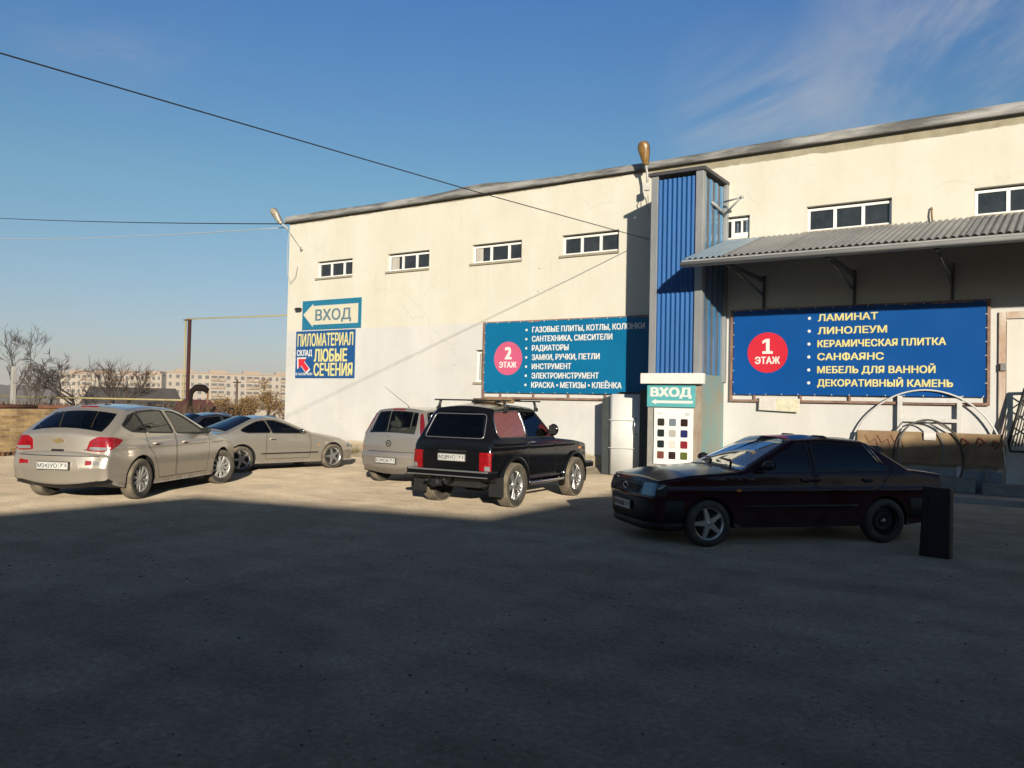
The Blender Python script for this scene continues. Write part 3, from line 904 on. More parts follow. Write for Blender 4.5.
def silver_minivan():
    def asg(t, v):
        if t == 'rear_glass': return ('rear_window', 'glass_smoke') if v < 0.9 else ('body', 'paint')
        if t in ('gate', 'top'): return ('tailgate', 'paint') if v < 0.9 else ('body', 'paint')
        return std_assign()(t, v)
    sp = dict(scale=0.985, W=0.845, R=0.31, Ra=0.36, wb=2.63, sill=0.24, track=1.47, zm=0.68, belt=1.02, lo=0.08, sh=0.04, tum=0.26, tum2=0.15,
        xf=2.3, xF=3.4, tf=0.2, xr=0.0, xR=-0.7, tr=0.08, paint=M['silver_pink'], assign=asg,
        bow=dict(bumper=0.10, gate=0.07, rear_glass=0.07, top=0.05, roof=0.03, screen=0.1, hood=0.05, nose=0.15),
        rd=dict(bumper=0.06, gate=0.05, nose=0.1, hood=0.06), ry=dict(bumper=0.16, gate=0.10, rear_glass=0.07, nose=0.28, hood=0.1, roof=0.08),
        outline=[(-0.50, 0.28, 0.04, 'bumper'), (-0.59, 0.40, 0.06, 'bumper'), (-0.61, 0.60, 0.05, 'bumper'), (-0.56, 0.685, 0.03, 'gate'), (-0.565, 0.80, 0.05, 'gate'), (-0.53, 1.06, 0.0, 'rear_glass'), (-0.30, 1.49, 0.0, 'top'), (-0.24, 1.545, 0.05, 'top'), (-0.05, 1.565, 0, 'roof'),
                 (0.6, 1.59, 0.5, 'roof'), (1.35, 1.54, 0.2, 'screen'), (2.35, 1.05, 0.0, 'hood'), (2.45, 1.02, 0.1, 'hood'), (2.95, 0.88, 0.3, 'hood'), (3.2, 0.68, 0.1, 'nose'), (3.28, 0.45, 0.1, 'nose'), (3.2, 0.22, 0.04, 'under')],
        windows=[('quarter', V2([(-0.18, 1.50), (0.12, 1.53), (0.16, 1.08), (-0.30, 1.10)], 0.05), 'glass_smoke'),
                 ('rear', V2([(0.2, 1.53), (0.88, 1.55), (0.92, 1.06), (0.24, 1.08)], 0.04), 'glass_smoke'),
                 ('front', V2([(0.98, 1.55), (1.35, 1.49), (2.02, 1.10), (2.0, 1.07), (1.02, 1.06)], 0.04), 'glass')],
        doors=[('rear', V2([(0.95, 0.32), (0.95, 1.57), (0.18, 1.55), (0.2, 1.0), (0.35, 0.65), (0.48, 0.32)], 0.04)),
               ('front', V2([(0.97, 0.32), (0.97, 1.57), (1.38, 1.52), (2.12, 1.07), (2.1, 0.32)], 0.04))])
    c = Car('parked_car', 'silver minivan seen from behind, half hidden by the black off-roader', sp, (-11.36, 13.25), 91.5)
    P = M['silver_pink']
    for s in (1, -1):
        # tall lamps beside the window
        c.decal('tail_light', M['red_lamp_dim'], [(-0.045, -0.25), (-0.05, 0.05), (-0.035, 0.20), (0.02, 0.20), (0.045, 0.0), (0.05, -0.25)], (-0.42, s * 0.70, 1.28), Vector((0.72, -s * 0.6, 0)), off=0.01, rnd=0.03)
        c.decal('bumper_reflector', M['red_lamp'], [(-0.04, -0.04), (-0.04, 0.04), (0.04, 0.04), (0.04, -0.04)], (-0.5, s * 0.76, 0.78), Vector((0.72, -s * 0.7, 0)), off=0.008)
        c.mirror(2.0, 1.1, s, P)
        c.handle(0.34, 0.94, s, P); c.handle(1.1, 0.94, s, P)
    c.decal('brake_light', M['red_lamp'], [(-0.16, -0.016), (-0.16, 0.018), (0.16, 0.018), (0.16, -0.016)], (-0.27, 0, 1.535), (0.9, 0, -0.4), off=0.012)
    c.decal('bumper_seam', M['gap'], [(-0.62, -0.005), (-0.62, 0.005), (0.62, 0.005), (0.62, -0.005)], (-0.58, 0, 0.69), BACK, off=0.003)
    c.plate((-0.6, 0.0, 0.515), BACK, 'К299СМ', '71')
    # round lightning emblem
    e = MB(); m = c.frame_at((-0.56, 0.0, 0.86), BACK, 0.012)
    ring = [m @ Vector((0.06 * math.cos(2 * PI * i / 24), 0, 0.06 * math.sin(2 * PI * i / 24))) for i in range(24)]
    e.tube(ring, 0.010, 6, 0, closed=True)
    e.add([m @ Vector(p) for p in [(-0.095, -0.006, -0.012), (0.02, -0.006, -0.012), (0.02, -0.006, 0.004), (0.095, -0.006, 0.012), (-0.02, -0.006, 0.012), (-0.02, -0.006, -0.004)]], [(0, 1, 2, 5), (5, 2, 3, 4)], 0)
    e.build('emblem', M['black'], c.root)
    k = MB()
    mk = c.frame_at((-0.53, 0, 1.02), BACK, 0.01)
    k.tube([mk @ Vector((0, 0, 0.0)), mk @ Vector((0.0, -0.03, 0.02))], 0.016, 8); k.build('washer_jet', M['clear_lamp'], c.root)
    k = MB(); a = c.frame_at((-0.5, 0.05, 1.10), BACK, 0.012); b = c.frame_at((-0.42, -0.38, 1.17), BACK, 0.012)
    k.tube([a.translation, b.translation], 0.012, 6); k.build('rear_wiper', M['black'], c.root)
    k = MB(); k.tube([(0.0, 0.0, 1.60), (-0.02, 0.0, 1.63), (-0.42, 0.32, 2.02)], [0.016, 0.006, 0.003], 6); k.build('roof_aerial', M['black'], c.root)
    k = MB(); k.tube([(-0.56, -0.4, 0.28), (-0.3, -0.4, 0.28)], 0.03, 10); k.build('exhaust_pipe', M['steel'], c.root)
    c.cabin(0.4, 0.1, 2.0, (1.05,), 0.62, rear=0.25, steering=(1.6, 0.36, 1.0))
    c.wheels('split', 0.185, 0.195, 'hubcap')
    return c.finish()

def black_offroader():
    def asg(t, v):
        if t == 'rear_glass': return ('rear_window', 'glass_dark') if v < 0.86 else ('body', 'paint')
        if t in ('gate', 'top'): return ('tailgate', 'paint') if v < 0.86 else ('body', 'paint')
        return std_assign()(t, v)
    sp = dict(scale=1.02, W=0.77, R=0.355, Ra=0.43, wb=2.2, sill=0.42, track=1.44, zm=0.75, belt=1.06, lo=0.05, sh=0.03, tum=0.30, tum2=0.12,
        xf=1.9, xF=2.85, tf=0.05, xr=0.1, xR=-0.7, tr=0.03, paint=M['car_black'], assign=asg, creases=[(0.985, 0.025, 0.014)],
        bow=dict(panel=0.03, gate=0.03, rear_glass=0.05, top=0.03, roof=0.035, screen=0.05, hood=0.03, nose=0.03),
        rd=dict(panel=0.03, gate=0.04, nose=0.04, hood=0.04, roof=0.06, rear_glass=0.06), ry=dict(panel=0.06, gate=0.07, rear_glass=0.09, nose=0.07, hood=0.06, roof=0.10),
        vs=[-1, -0.86, -0.6, -0.3, 0, 0.3, 0.6, 0.86, 0.9, 1][:-2] + [0.9, 1],
        outline=[(-0.62, 0.44, 0.03, 'panel'), (-0.68, 0.50, 0.04, 'gate'), (-0.685, 0.90, 0.06, 'gate'), (-0.655, 1.055, 0.05, 'gate'), (-0.625, 1.09, 0.0, 'rear_glass'), (-0.40, 1.505, 0.0, 'top'), (-0.345, 1.585, 0.07, 'roof'),
                 (0.3, 1.645, 0.6, 'roof'), (0.98, 1.605, 0.12, 'screen'), (1.50, 1.10, 0.0, 'hood'), (1.56, 1.075, 0.05, 'hood'), (2.3, 1.02, 0.5, 'hood'), (2.78, 0.955, 0.04, 'nose'), (2.80, 0.55, 0.03, 'nose'), (2.72, 0.45, 0.03, 'under')],
        windows=[('quarter', V2([(-0.40, 1.42), (-0.33, 1.52), (0.42, 1.545), (0.44, 1.13), (-0.36, 1.13), (-0.42, 1.19)], 0.04), 'window_film'),
                 ('front', V2([(0.50, 1.545), (0.93, 1.525), (1.36, 1.14), (1.34, 1.12), (0.51, 1.12)], 0.03), 'glass_dark')],
        doors=[('front', V2([(0.46, 0.48), (0.46, 1.575), (0.95, 1.555), (1.46, 1.10), (1.46, 0.48)], 0.03))],
        trim=0.022)
    c = Car('parked_car', 'black boxy off-roader with roof rack, rear towards us, on the sunny gravel', sp, (-8.30, 11.40), 93.2)
    P = M['car_black']
    for s in (1, -1):
        pts = [(-0.095, -0.155), (-0.095, 0.135), (0.095, 0.135), (0.095, -0.155)]
        c.decal('tail_light', M['red_lamp'], pts, (-0.69, s * 0.645, 0.76), BACK, off=0.022, rnd=0.012)
        c.decal('reversing_lamp', M['clear_lamp'], [(-0.0 if s < 0 else -0.085, -0.145), (-0.0 if s < 0 else -0.085, -0.075), (0.085 if s < 0 else 0.0, -0.075), (0.085 if s < 0 else 0.0, -0.145)], (-0.69, s * 0.645, 0.76), BACK, off=0.027)
        # flared arches
        for xw in (0, sp['wb']):
            k = MB(); pts = []; out = []
            for i in range(15):
                a = R(-14) + (PI + R(28)) * i / 14
                pts.append((xw + 0.445 * math.cos(a), s * (c.S(xw, sp['R'] + 0.445 * math.sin(a)) + 0.012), sp['R'] + 0.445 * math.sin(a)))
            k.tube(pts, 0.042, 8); k.build('wheel_arch_flare', M['car_black'], c.root)
        c.mirror(1.28, 1.20, s, M['car_black'], w=0.18, h=0.21, out=0.12)
        k = MB(); k.tube([(0.42, s * 0.80, 0.38), (0.5, s * 0.82, 0.36), (1.62, s * 0.82, 0.36), (1.70, s * 0.80, 0.38)], 0.028, 10); k.build('side_step', M['chrome'], c.root)
        c.handle(0.60, 1.03, s, M['chrome'], L=0.15)
        # mud flap behind the rear wheel
        k = MB(); k.box(-0.50, -0.485, min(s * 0.60, s * 0.87), max(s * 0.60, s * 0.87), 0.20, 0.50, 0, 0.004); k.build('mud_flap', M['black'], c.root)
        c.decal('headlight', M['head_lamp'], [(0.1 * math.cos(2 * PI * i / 16), 0.1 * math.sin(2 * PI * i / 16)) for i in range(16)], (2.8, s * 0.52, 0.78), FRONT, off=0.015)
        c.decal('side_marker', M['amber'], [(-0.05, -0.02), (-0.05, 0.02), (0.05, 0.02), (0.05, -0.02)], (2.45, s * 0.78, 0.88), (0, -s, 0), off=0.006)
    for s in (-1, 1):
        k = MB(); pts = [(0.462, s * (c.S(0.462, z) + 0.004), z) for z in (1.13, 1.25, 1.4, 1.54)]
        k.tube(pts, 0.012, 6)
        pts = [(p.x, s * (c.S(p.x, p.y) + 0.002), p.y) for p in offset_poly(sp['windows'][0][1], 0.012)]
        k.tube(pts, 0.007, 5, closed=True); k.build('window_moulding', M['chrome'], c.root)
    c.line('window_seal', M['alloy'], round_poly([(-0.57, -0.19), (-0.49, 0.19), (0.49, 0.19), (0.57, -0.19)], 0.06), (-0.5, 0, 1.30), BACK, 0.007)
    # rear bumper: black beam with two bright strips, end caps, corner guards
    k = MB()
    k.box(-0.80, -0.70, -0.77, 0.77, 0.50, 0.615, 0, 0.025)
    for s in (1, -1): k.box(-0.79, -0.55, min(s * 0.75, s * 0.80), max(s * 0.75, s * 0.80), 0.505, 0.61, 0, 0.02)
    k.box(-0.812, -0.795, -0.76, 0.76, 0.585, 0.610, 1, 0.004)
    k.box(-0.812, -0.795, -0.76, 0.76, 0.505, 0.522, 1, 0.004)
    k.build('rear_bumper', [M['car_black'], M['alloy']], c.root)
    k = MB(); k.box(2.80, 2.90, -0.80, 0.80, 0.50, 0.62, 0, 0.02)
    for s in (1, -1): k.box(2.55, 2.89, min(s * 0.79, s * 0.84), max(s * 0.79, s * 0.84), 0.505, 0.61, 0, 0.02)
    k.build('front_bumper', M['car_black'], c.root)
    c.decal('grille', M['black'], [(-0.38, -0.14), (-0.38, 0.14), (0.38, 0.14), (0.38, -0.14)], (2.8, 0, 0.76), FRONT, off=0.01, rnd=0.02)
    c.plate((-0.69, -0.04, 0.80), BACK, 'М289УО', '71')
    # small handle bar and badge lettering above the plate
    k = MB(); k.box(-0.735, -0.69, -0.30, 0.22, 0.885, 0.915, 0, 0.01); k.build('tailgate_handle', M['black'], c.root)
    # tow bar, silencer, axle, spare underside
    k = MB()
    k.tube([(-0.62, 0, 0.42), (-0.78, 0, 0.38), (-0.86, 0, 0.42)], 0.025, 8)
    bm = bmesh.new(); bmesh.ops.create_icosphere(bm, subdivisions=2, radius=0.03)
    k.bm(bm, 0, Matrix.Translation((-0.87, 0, 0.45)), True)
    k.build('tow_bar', M['steel'], c.root)
    k = MB(); k.tube([(-0.66, 0.36, 0.37), (-0.3, 0.36, 0.37)], 0.07, 12); k.tube([(-0.80, 0.42, 0.42), (-0.6, 0.40, 0.40)], 0.022, 8); k.build('exhaust_pipe', M['steel'], c.root)
    k = MB(); k.box(-0.62, 1.9, -0.5, 0.5, 0.33, 0.44, 0, 0.02); k.box(0.05 - 0.15, 0.15, -0.2, 0.14, 0.22, 0.42, 0, 0.06); k.build('chassis', M['well'], c.root)
    # roof rack: two cross bars on feet and a bundle tied on
    for x in (-0.12, 0.88):
        k = MB(); k.box(x - 0.02, x + 0.02, -0.74, 0.74, 1.70, 1.725, 0, 0.006)
        for s in (1, -1):
            k.tube([(x, s * 0.62, 1.71), (x, s * 0.665, 1.56)], [0.022, 0.028], 8)
            k.box(x - 0.05, x + 0.05, s * 0.66 - 0.02, s * 0.66 + 0.02, 1.54, 1.60, 0, 0.01)
        k.build('roof_rack_bar', M['black'], c.root)
    k = MB(); k.tube([(0.30, -0.55, 1.70), (0.42, -0.1, 1.70), (0.5, 0.35, 1.70)], 0.03, 7); k.tube([(0.36, -0.5, 1.735), (0.40, 0.3, 1.73)], 0.022, 6); k.tube([(0.28, -0.2, 1.68), (0.55, -0.25, 1.76)], 0.012, 5); k.tube([(-0.12, -0.3, 1.73), (0.88, -0.34, 1.735)], 0.022, 6)
    k.build('roof_bundle', mat('old_wood', (0.22, 0.14, 0.07), 0.9, n=0.4), c.root)
    c.cabin(0.5, 0.05, 1.35, (0.55,), 0.58, rear=-0.1, steering=(1.1, 0.36, 1.06))
    c.wheels('split', 0.215, 0.235, 'alloy', lugs=True)
    return c.finish()

def cherry_sedan():
    def asg(t, v):
        if t == 'rear_glass': return ('rear_window', 'glass_dark') if v < 0.9 else ('body', 'paint')
        if t == 'screen': return ('windscreen', 'screen_glass') if v < 0.92 else ('body', 'paint')
        if t in ('trunk', 'trunk_back'): return ('boot_lid', 'paint') if v < 0.9 else ('body', 'paint')
        if t == 'cowl': return ('body', 'black') if v < 0.9 else ('body', 'paint')
        return std_assign()(t, v)
    sp = dict(scale=0.985, stretch=1.035, W=0.805, R=0.29, Ra=0.335, wb=2.46, sill=0.23, track=1.42, zm=0.62, belt=0.93, lo=0.07, sh=0.03, tum=0.38, tum2=0.2,
        xf=2.2, xF=3.2, tf=0.07, xr=0.0, xR=-0.95, tr=0.05, paint=M['cherry'], assign=asg, creases=[(0.70, 0.025, 0.010), (0.86, 0.03, 0.008)],
        bow=dict(panel=0.04, trunk_back=0.04, trunk=0.02, rear_glass=0.06, roof=0.025, screen=0.06, hood=0.03, nose=0.06),
        rd=dict(panel=0.03, trunk=0.035, nose=0.035, hood=0.035, roof=0.045, trunk_back=0.03), ry=dict(panel=0.06, trunk=0.05, nose=0.08, hood=0.05, roof=0.06, trunk_back=0.07),
        vs=[-1, -0.92, -0.9, -0.6, -0.3, 0, 0.3, 0.6, 0.9, 0.92, 1],
        outline=[(-0.80, 0.30, 0.03, 'panel'), (-0.89, 0.38, 0.03, 'panel'), (-0.90, 0.62, 0.02, 'trunk_back'), (-0.885, 0.90, 0.035, 'trunk'), (-0.42, 0.955, 0.06, 'trunk'), (-0.38, 0.96, 0.0, 'rear_glass'), (0.14, 1.295, 0.0, 'roof'), (0.22, 1.325, 0.08, 'roof'),
                 (0.75, 1.36, 0.5, 'roof'), (1.20, 1.335, 0.08, 'roof'), (1.26, 1.312, 0.0, 'screen'), (1.98, 0.945, 0.0, 'cowl'), (2.08, 0.93, 0.02, 'hood'), (2.7, 0.88, 0.5, 'hood'), (3.10, 0.81, 0.04, 'nose'), (3.17, 0.60, 0.02, 'nose'), (3.14, 0.40, 0.03, 'nose'), (3.05, 0.25, 0.03, 'under')],
        windows=[('rear', V2([(0.27, 1.262), (0.98, 1.295), (0.99, 0.955), (-0.05, 0.965)], 0.03), 'glass_dark'),
                 ('front', V2([(1.06, 1.295), (1.27, 1.267), (1.84, 0.965), (1.82, 0.95), (1.07, 0.955)], 0.025), 'glass_dark')],
        doors=[('rear', V2([(1.015, 0.28), (1.015, 1.32), (0.24, 1.285), (-0.12, 0.965), (0.10, 0.70), (0.30, 0.60), (0.38, 0.28)], 0.03)),
               ('front', V2([(1.03, 0.28), (1.03, 1.32), (1.30, 1.29), (1.94, 0.95), (1.95, 0.28)], 0.03))],
        trim=0.018)
    c = Car('parked_car', 'dark cherry saloon parked in the shade in front of the blue lift shaft', sp, (-2.48, 12.20), 227.8)
    P = M['cherry']
    for s in (1, -1):
        c.decal('headlight', M['head_lamp'], [(-s * a, b) for a, b in [(-0.17, -0.065), (-0.17, 0.085), (0.12, 0.085), (0.12, -0.065)]], (3.13, s * 0.56, 0.695), Vector((-0.96, -s * 0.28, 0)), off=0.012, rnd=0.012)
        c.decal('indicator', M['corner_lamp'], [(-0.055, -0.07), (-0.055, 0.08), (0.055, 0.07), (0.055, -0.065)], (3.06, s * 0.76, 0.695), Vector((-0.6, -s * 0.8, 0)), off=0.010, rnd=0.01)
        c.decal('tail_light', M['red_lamp'], [(-0.16, -0.09), (-0.16, 0.09), (0.16, 0.09), (0.16, -0.09)], (-0.89, s * 0.54, 0.76), BACK, off=0.014, rnd=0.01)
        c.mirror(1.74, 0.99, s, M['black'], w=0.17, h=0.12)
        c.handle(0.28, 0.83, s, M['black'], L=0.14); c.handle(1.16, 0.83, s, M['black'], L=0.14)
        k = MB(); pts = [(x, s * (c.S(x, 0.50) + 0.002), 0.50) for x in [0.42 + 0.1 * i for i in range(17)]]
        k.tube(pts, 0.016, 6); k.build('side_moulding', M['black'], c.root)
        # bright strips at the rear pillar
        for dx in (0, 0.05):
            k = MB(); pts = [(0.18 + dx - 0.16 * t, s * (c.S(0.18 - 0.16 * t, 1.29 - 0.25 * t) + 0.004), 1.29 - 0.25 * t) for t in (0, 0.5, 1)]
            k.tube(pts, 0.006, 5); k.build('pillar_strip', M['chrome'], c.root)
        c.decal('side_marker', M['amber'], [(-0.03, -0.015), (-0.03, 0.015), (0.03, 0.015), (0.03, -0.015)], (2.08, s * 0.8, 0.70), (0, -s, 0), off=0.005)
    # grille with slats and an oval emblem
    c.decal('grille', M['black'], [(-0.36, -0.07), (-0.36, 0.075), (0.36, 0.075), (0.36, -0.07)], (3.15, 0, 0.70), FRONT, off=0.004)
    k = MB(); m = c.frame_at((3.15, 0, 0.70), FRONT, 0.01)
    for z in (-0.05, -0.02, 0.01, 0.04): k.box(-0.35, 0.35, -0.008, 0.01, z - 0.006, z + 0.006, 0, 0.002, mat=m)
    g = k.build('grille_slats', M['steel'], c.root)
    e = MB(); ring = [m @ Vector((0.075 * math.cos(2 * PI * i / 20), -0.016, 0.035 * math.sin(2 * PI * i / 20))) for i in range(20)]
    e.tube(ring, 0.007, 5, closed=True); e.build('emblem', M['chrome'], c.root)
    # bumpers
    k = MB()
    poly = [(3.14, -0.55), (3.19, -0.3), (3.21, 0), (3.19, 0.3), (3.14, 0.55)]
    def bumper(sign, xs, z0, z1):
        pts = []
        for i in range(13):
            y = -0.82 + 1.64 * i / 12; t = abs(y) / 0.82
            x = xs[0] - (xs[0] - xs[1]) * t ** 4
            pts.append((x, y))
        inner = [(x - sign * 0.09, y * 0.93) for x, y in pts]
        return pts + inner[::-1]
    def wrap(sg, x_tip, x_corner, x_end, hw, z0, z1, th=0.07):
        # a beam that runs across the end, round the corners and along the sides; rounded top and bottom
        xs_ = x_corner - sg * 0.10; ye = c.S(xs_, 0.45) + 0.010
        half = [(x_end + (xs_ - x_end) * i / 4, -(c.S(x_end + (xs_ - x_end) * i / 4, 0.45) + 0.010)) for i in range(4)]
        for i in range(13):
            y = ye * math.cos(i / 12 * PI / 2) ; half.append((x_tip - (x_tip - xs_) * (y / ye) ** 5, -y))
        path = half + [(a, -b) for a, b in reversed(half[:-1])]
        prof = [(-th, z0 + 0.02), (-0.015, z0), (0.0, z0 + 0.02), (0.004, (z0 + z1) / 2), (0.0, z1 - 0.02), (-0.015, z1), (-th, z1 - 0.01)]
        m = len(prof); vs = []; fs = []
        for i, (a, b) in enumerate(path):
            p0 = Vector(path[max(0, i - 1)]); p1 = Vector(path[min(len(path) - 1, i + 1)]); t = (p1 - p0).normalized(); nn = Vector((t.y, -t.x)) * sg
            for o_, z in prof: vs.append((a + nn.x * o_, b + nn.y * o_, z))
        for i in range(len(path) - 1):
            for q in range(m - 1): fs.append((i * m + q, (i + 1) * m + q, (i + 1) * m + q + 1, i * m + q + 1))
        k.add(vs, fs, 0, True)
    wrap(1, 3.24, 3.10, 2.79, 0.815, 0.31, 0.585, 0.03); wrap(1, 3.215, 3.08, 2.80, 0.795, 0.20, 0.312, 0.03)
    k.build('front_bumper', M['bumper'], c.root)
    k = MB(); wrap(-1, -0.985, -0.86, -0.36, 0.812, 0.34, 0.60, 0.03)
    k.build('rear_bumper', M['bumper'], c.root)
    m = Matrix.Translation((3.26, 0.0, 0.47)) @ Matrix.Rotation(PI / 2, 4, 'Z')
    k = MB(); k.box(-0.268, 0.268, -0.012, 0.01, -0.06, 0.06, 0, 0.003, mat=m); k.box(-0.258, 0.258, -0.016, -0.011, -0.053, 0.053, 1, 0, mat=m)
    pl = k.build('license_plate', [M['black'], M['plate']], c.root)
    t = MB(); put_text(t, 'М754АМ', -0.238, -0.032, -0.0165, w=0.32, h=0.066, bold=0.01, xf=lambda p: m @ p, thick=0.002)
    put_text(t, '71', 0.125, -0.015, -0.0165, w=0.10, h=0.05, bold=0.01, xf=lambda p: m @ p, thick=0.002)
    t.build('plate_lettering', M['plate_ink'], pl)
    # wipers
    for y0, y1 in ((0.45, -0.05), (-0.10, -0.58)):
        k = MB(); k.tube([(2.02, y0, 0.955), (1.90, y0 - 0.2, 1.045), (1.88, y1, 1.05)], 0.010, 5); k.build('wiper', M['black'], c.root)
    c.cabin(0.35, 0.1, 1.7, (0.95,), 0.60, rear=0.1, steering=(1.45, 0.36, 0.90))
    c.wheels('five', 0.185, 0.20, 'alloy', tread='rubber', styles={(0, 1): 'steel', (0, -1): 'steel'}, steer=0.05)
    return c.finish()
# ------------------------------------------------------------------ ground
def ground_material():
    m = bpy.data.materials.new('yard_ground'); N, L = nodes_of(m)
    b = N['Principled BSDF']; b.inputs['Roughness'].default_value = 0.95; b.inputs['Specular IOR Level'].default_value = 0.1; b.inputs['Diffuse Roughness'].default_value = 1.0
    tc = N.new('ShaderNodeTexCoord')
    def noise(sc, det=8, rough=0.6, vec=None):
        t = N.new('ShaderNodeTexNoise'); t.inputs['Scale'].default_value = sc; t.inputs['Detail'].default_value = det; t.inputs['Roughness'].default_value = rough
        L.new(vec or tc.outputs['Object'], t.inputs['Vector']); return t.outputs['Fac']
    def ramp(src, p0, p1, c0, c1):
        r = N.new('ShaderNodeValToRGB'); r.color_ramp.elements[0].position = p0; r.color_ramp.elements[1].position = p1
        r.color_ramp.elements[0].color = (*c0, 1); r.color_ramp.elements[1].color = (*c1, 1); L.new(src, r.inputs['Fac']); return r.outputs['Color']
    def mix(f, a, bb, mode='MIX'):
        x = N.new('ShaderNodeMix'); x.data_type = 'RGBA'; x.blend_type = mode
        if isinstance(f, float): x.inputs['Factor'].default_value = f
        else: L.new(f, x.inputs['Factor'])
        L.new(a, x.inputs['A']); L.new(bb, x.inputs['B']); return x.outputs['Result']
    big = ramp(noise(0.22, 6, 0.6), 0.30, 0.72, GROUND_A, GROUND_B)
    mid = ramp(noise(1.7, 8, 0.65), 0.28, 0.74, (0.72, 0.715, 0.71), (1.12, 1.11, 1.09))
    c = mix(1.0, big, mid, 'MULTIPLY')
    fine = ramp(noise(22, 6, 0.75), 0.30, 0.72, (0.66, 0.655, 0.65), (1.18, 1.18, 1.18))
    vs_ = N.new('ShaderNodeTexVoronoi'); vs_.inputs['Scale'].default_value = 38; L.new(tc.outputs['Object'], vs_.inputs['Vector'])
    agg = N.new('ShaderNodeMapRange'); agg.inputs[1].default_value = 0.0; agg.inputs[2].default_value = 1.0; agg.inputs[3].default_value = 0.90; agg.inputs[4].default_value = 1.10; sc_ = N.new('ShaderNodeSeparateColor'); L.new(vs_.outputs['Color'], sc_.inputs[0]); L.new(sc_.outputs[0], agg.inputs[0])
    c = mix(1.0, c, fine, 'MULTIPLY')
    ag = N.new('ShaderNodeCombineColor'); [L.new(agg.outputs[0], ag.inputs[i]) for i in range(3)]
    c = mix(1.0, c, ag.outputs[0], 'MULTIPLY')
    patch = ramp(noise(0.45, 4, 0.5), 0.50, 0.56, (1.03, 1.03, 1.03), (0.88, 0.88, 0.885))
    c = mix(1.0, c, patch, 'MULTIPLY')
    # wheel tracks and scuffs: stretched noise
    mp = N.new('ShaderNodeMapping'); mp.inputs['Rotation'].default_value = (0, 0, R(24)); mp.inputs['Scale'].default_value = (0.25, 2.2, 1)
    L.new(tc.outputs['Object'], mp.inputs['Vector'])
    tr = ramp(noise(0.9, 5, 0.55, mp.outputs['Vector']), 0.36, 0.62, (0.92, 0.917, 0.915), (1.04, 1.04, 1.04))
    c = mix(1.0, c, tr, 'MULTIPLY')
    # oil spots and small dark bits
    vo = N.new('ShaderNodeTexVoronoi'); vo.inputs['Scale'].default_value = 2.3; L.new(tc.outputs['Object'], vo.inputs['Vector'])
    sp = ramp(vo.outputs['Distance'], 0.012, 0.03, (0.62, 0.61, 0.60), (1, 1, 1))
    c = mix(1.0, c, sp, 'MULTIPLY')
    # far land: dry grass and soil
    ln = N.new('ShaderNodeVectorMath'); ln.operation = 'LENGTH'; L.new(tc.outputs['Object'], ln.inputs[0])
    mr = N.new('ShaderNodeMapRange'); mr.inputs[1].default_value = 34; mr.inputs[2].default_value = 42; L.new(ln.outputs['Value'], mr.inputs[0])
    far = ramp(noise(0.06, 6, 0.6), 0.35, 0.68, (0.10, 0.085, 0.05), (0.20, 0.16, 0.09))
    c = mix(mr.outputs[0], c, far)
    L.new(c, b.inputs['Base Color'])
    b1 = N.new('ShaderNodeBump'); b1.inputs['Strength'].default_value = 0.35; b1.inputs['Distance'].default_value = 0.03; L.new(noise(9, 9, 0.75), b1.inputs['Height'])
    b2 = N.new('ShaderNodeBump'); b2.inputs['Strength'].default_value = 0.45; b2.inputs['Distance'].default_value = 0.015; L.new(noise(45, 5, 0.7), b2.inputs['Height'])
    L.new(b1.outputs['Normal'], b2.inputs['Normal']); L.new(b2.outputs['Normal'], b.inputs['Normal'])
    return m

def smooth(a, b, x):
    t = max(0, min(1, (x - a) / (b - a))); return t * t * (3 - 2 * t)

def land_z(x, y):
    r = math.hypot(x, y)
    return -9.0 * smooth(55, 190, r) + (3.0 * math.sin(x * 0.006 + 1) * math.cos(y * 0.008) + 5.0) * smooth(500, 1500, r)

def build_ground():
    rings = [0.0]; r = 2.0
    while r < 4500: rings.append(r); r *= 1.13 if r > 30 else 1.25
    n = 96; vs = [(0, 0, 0)]; fs = []
    for r in rings[1:]:
        for k in range(n):
            a = 2 * PI * k / n; x, y = r * math.cos(a), r * math.sin(a)
            vs.append((x, y, land_z(x, y)))
    for k in range(n): fs.append((0, 1 + k, 1 + (k + 1) % n))
    for i in range(len(rings) - 2):
        for k in range(n):
            k2 = (k + 1) % n; a = 1 + i * n
            fs.append((a + k, a + n + k, a + n + k2, a + k2))
    g = MB(); g.add(vs, fs, 0, True)
    o = g.build('ground', ground_material()); tag(o, kind='structure')
    return o

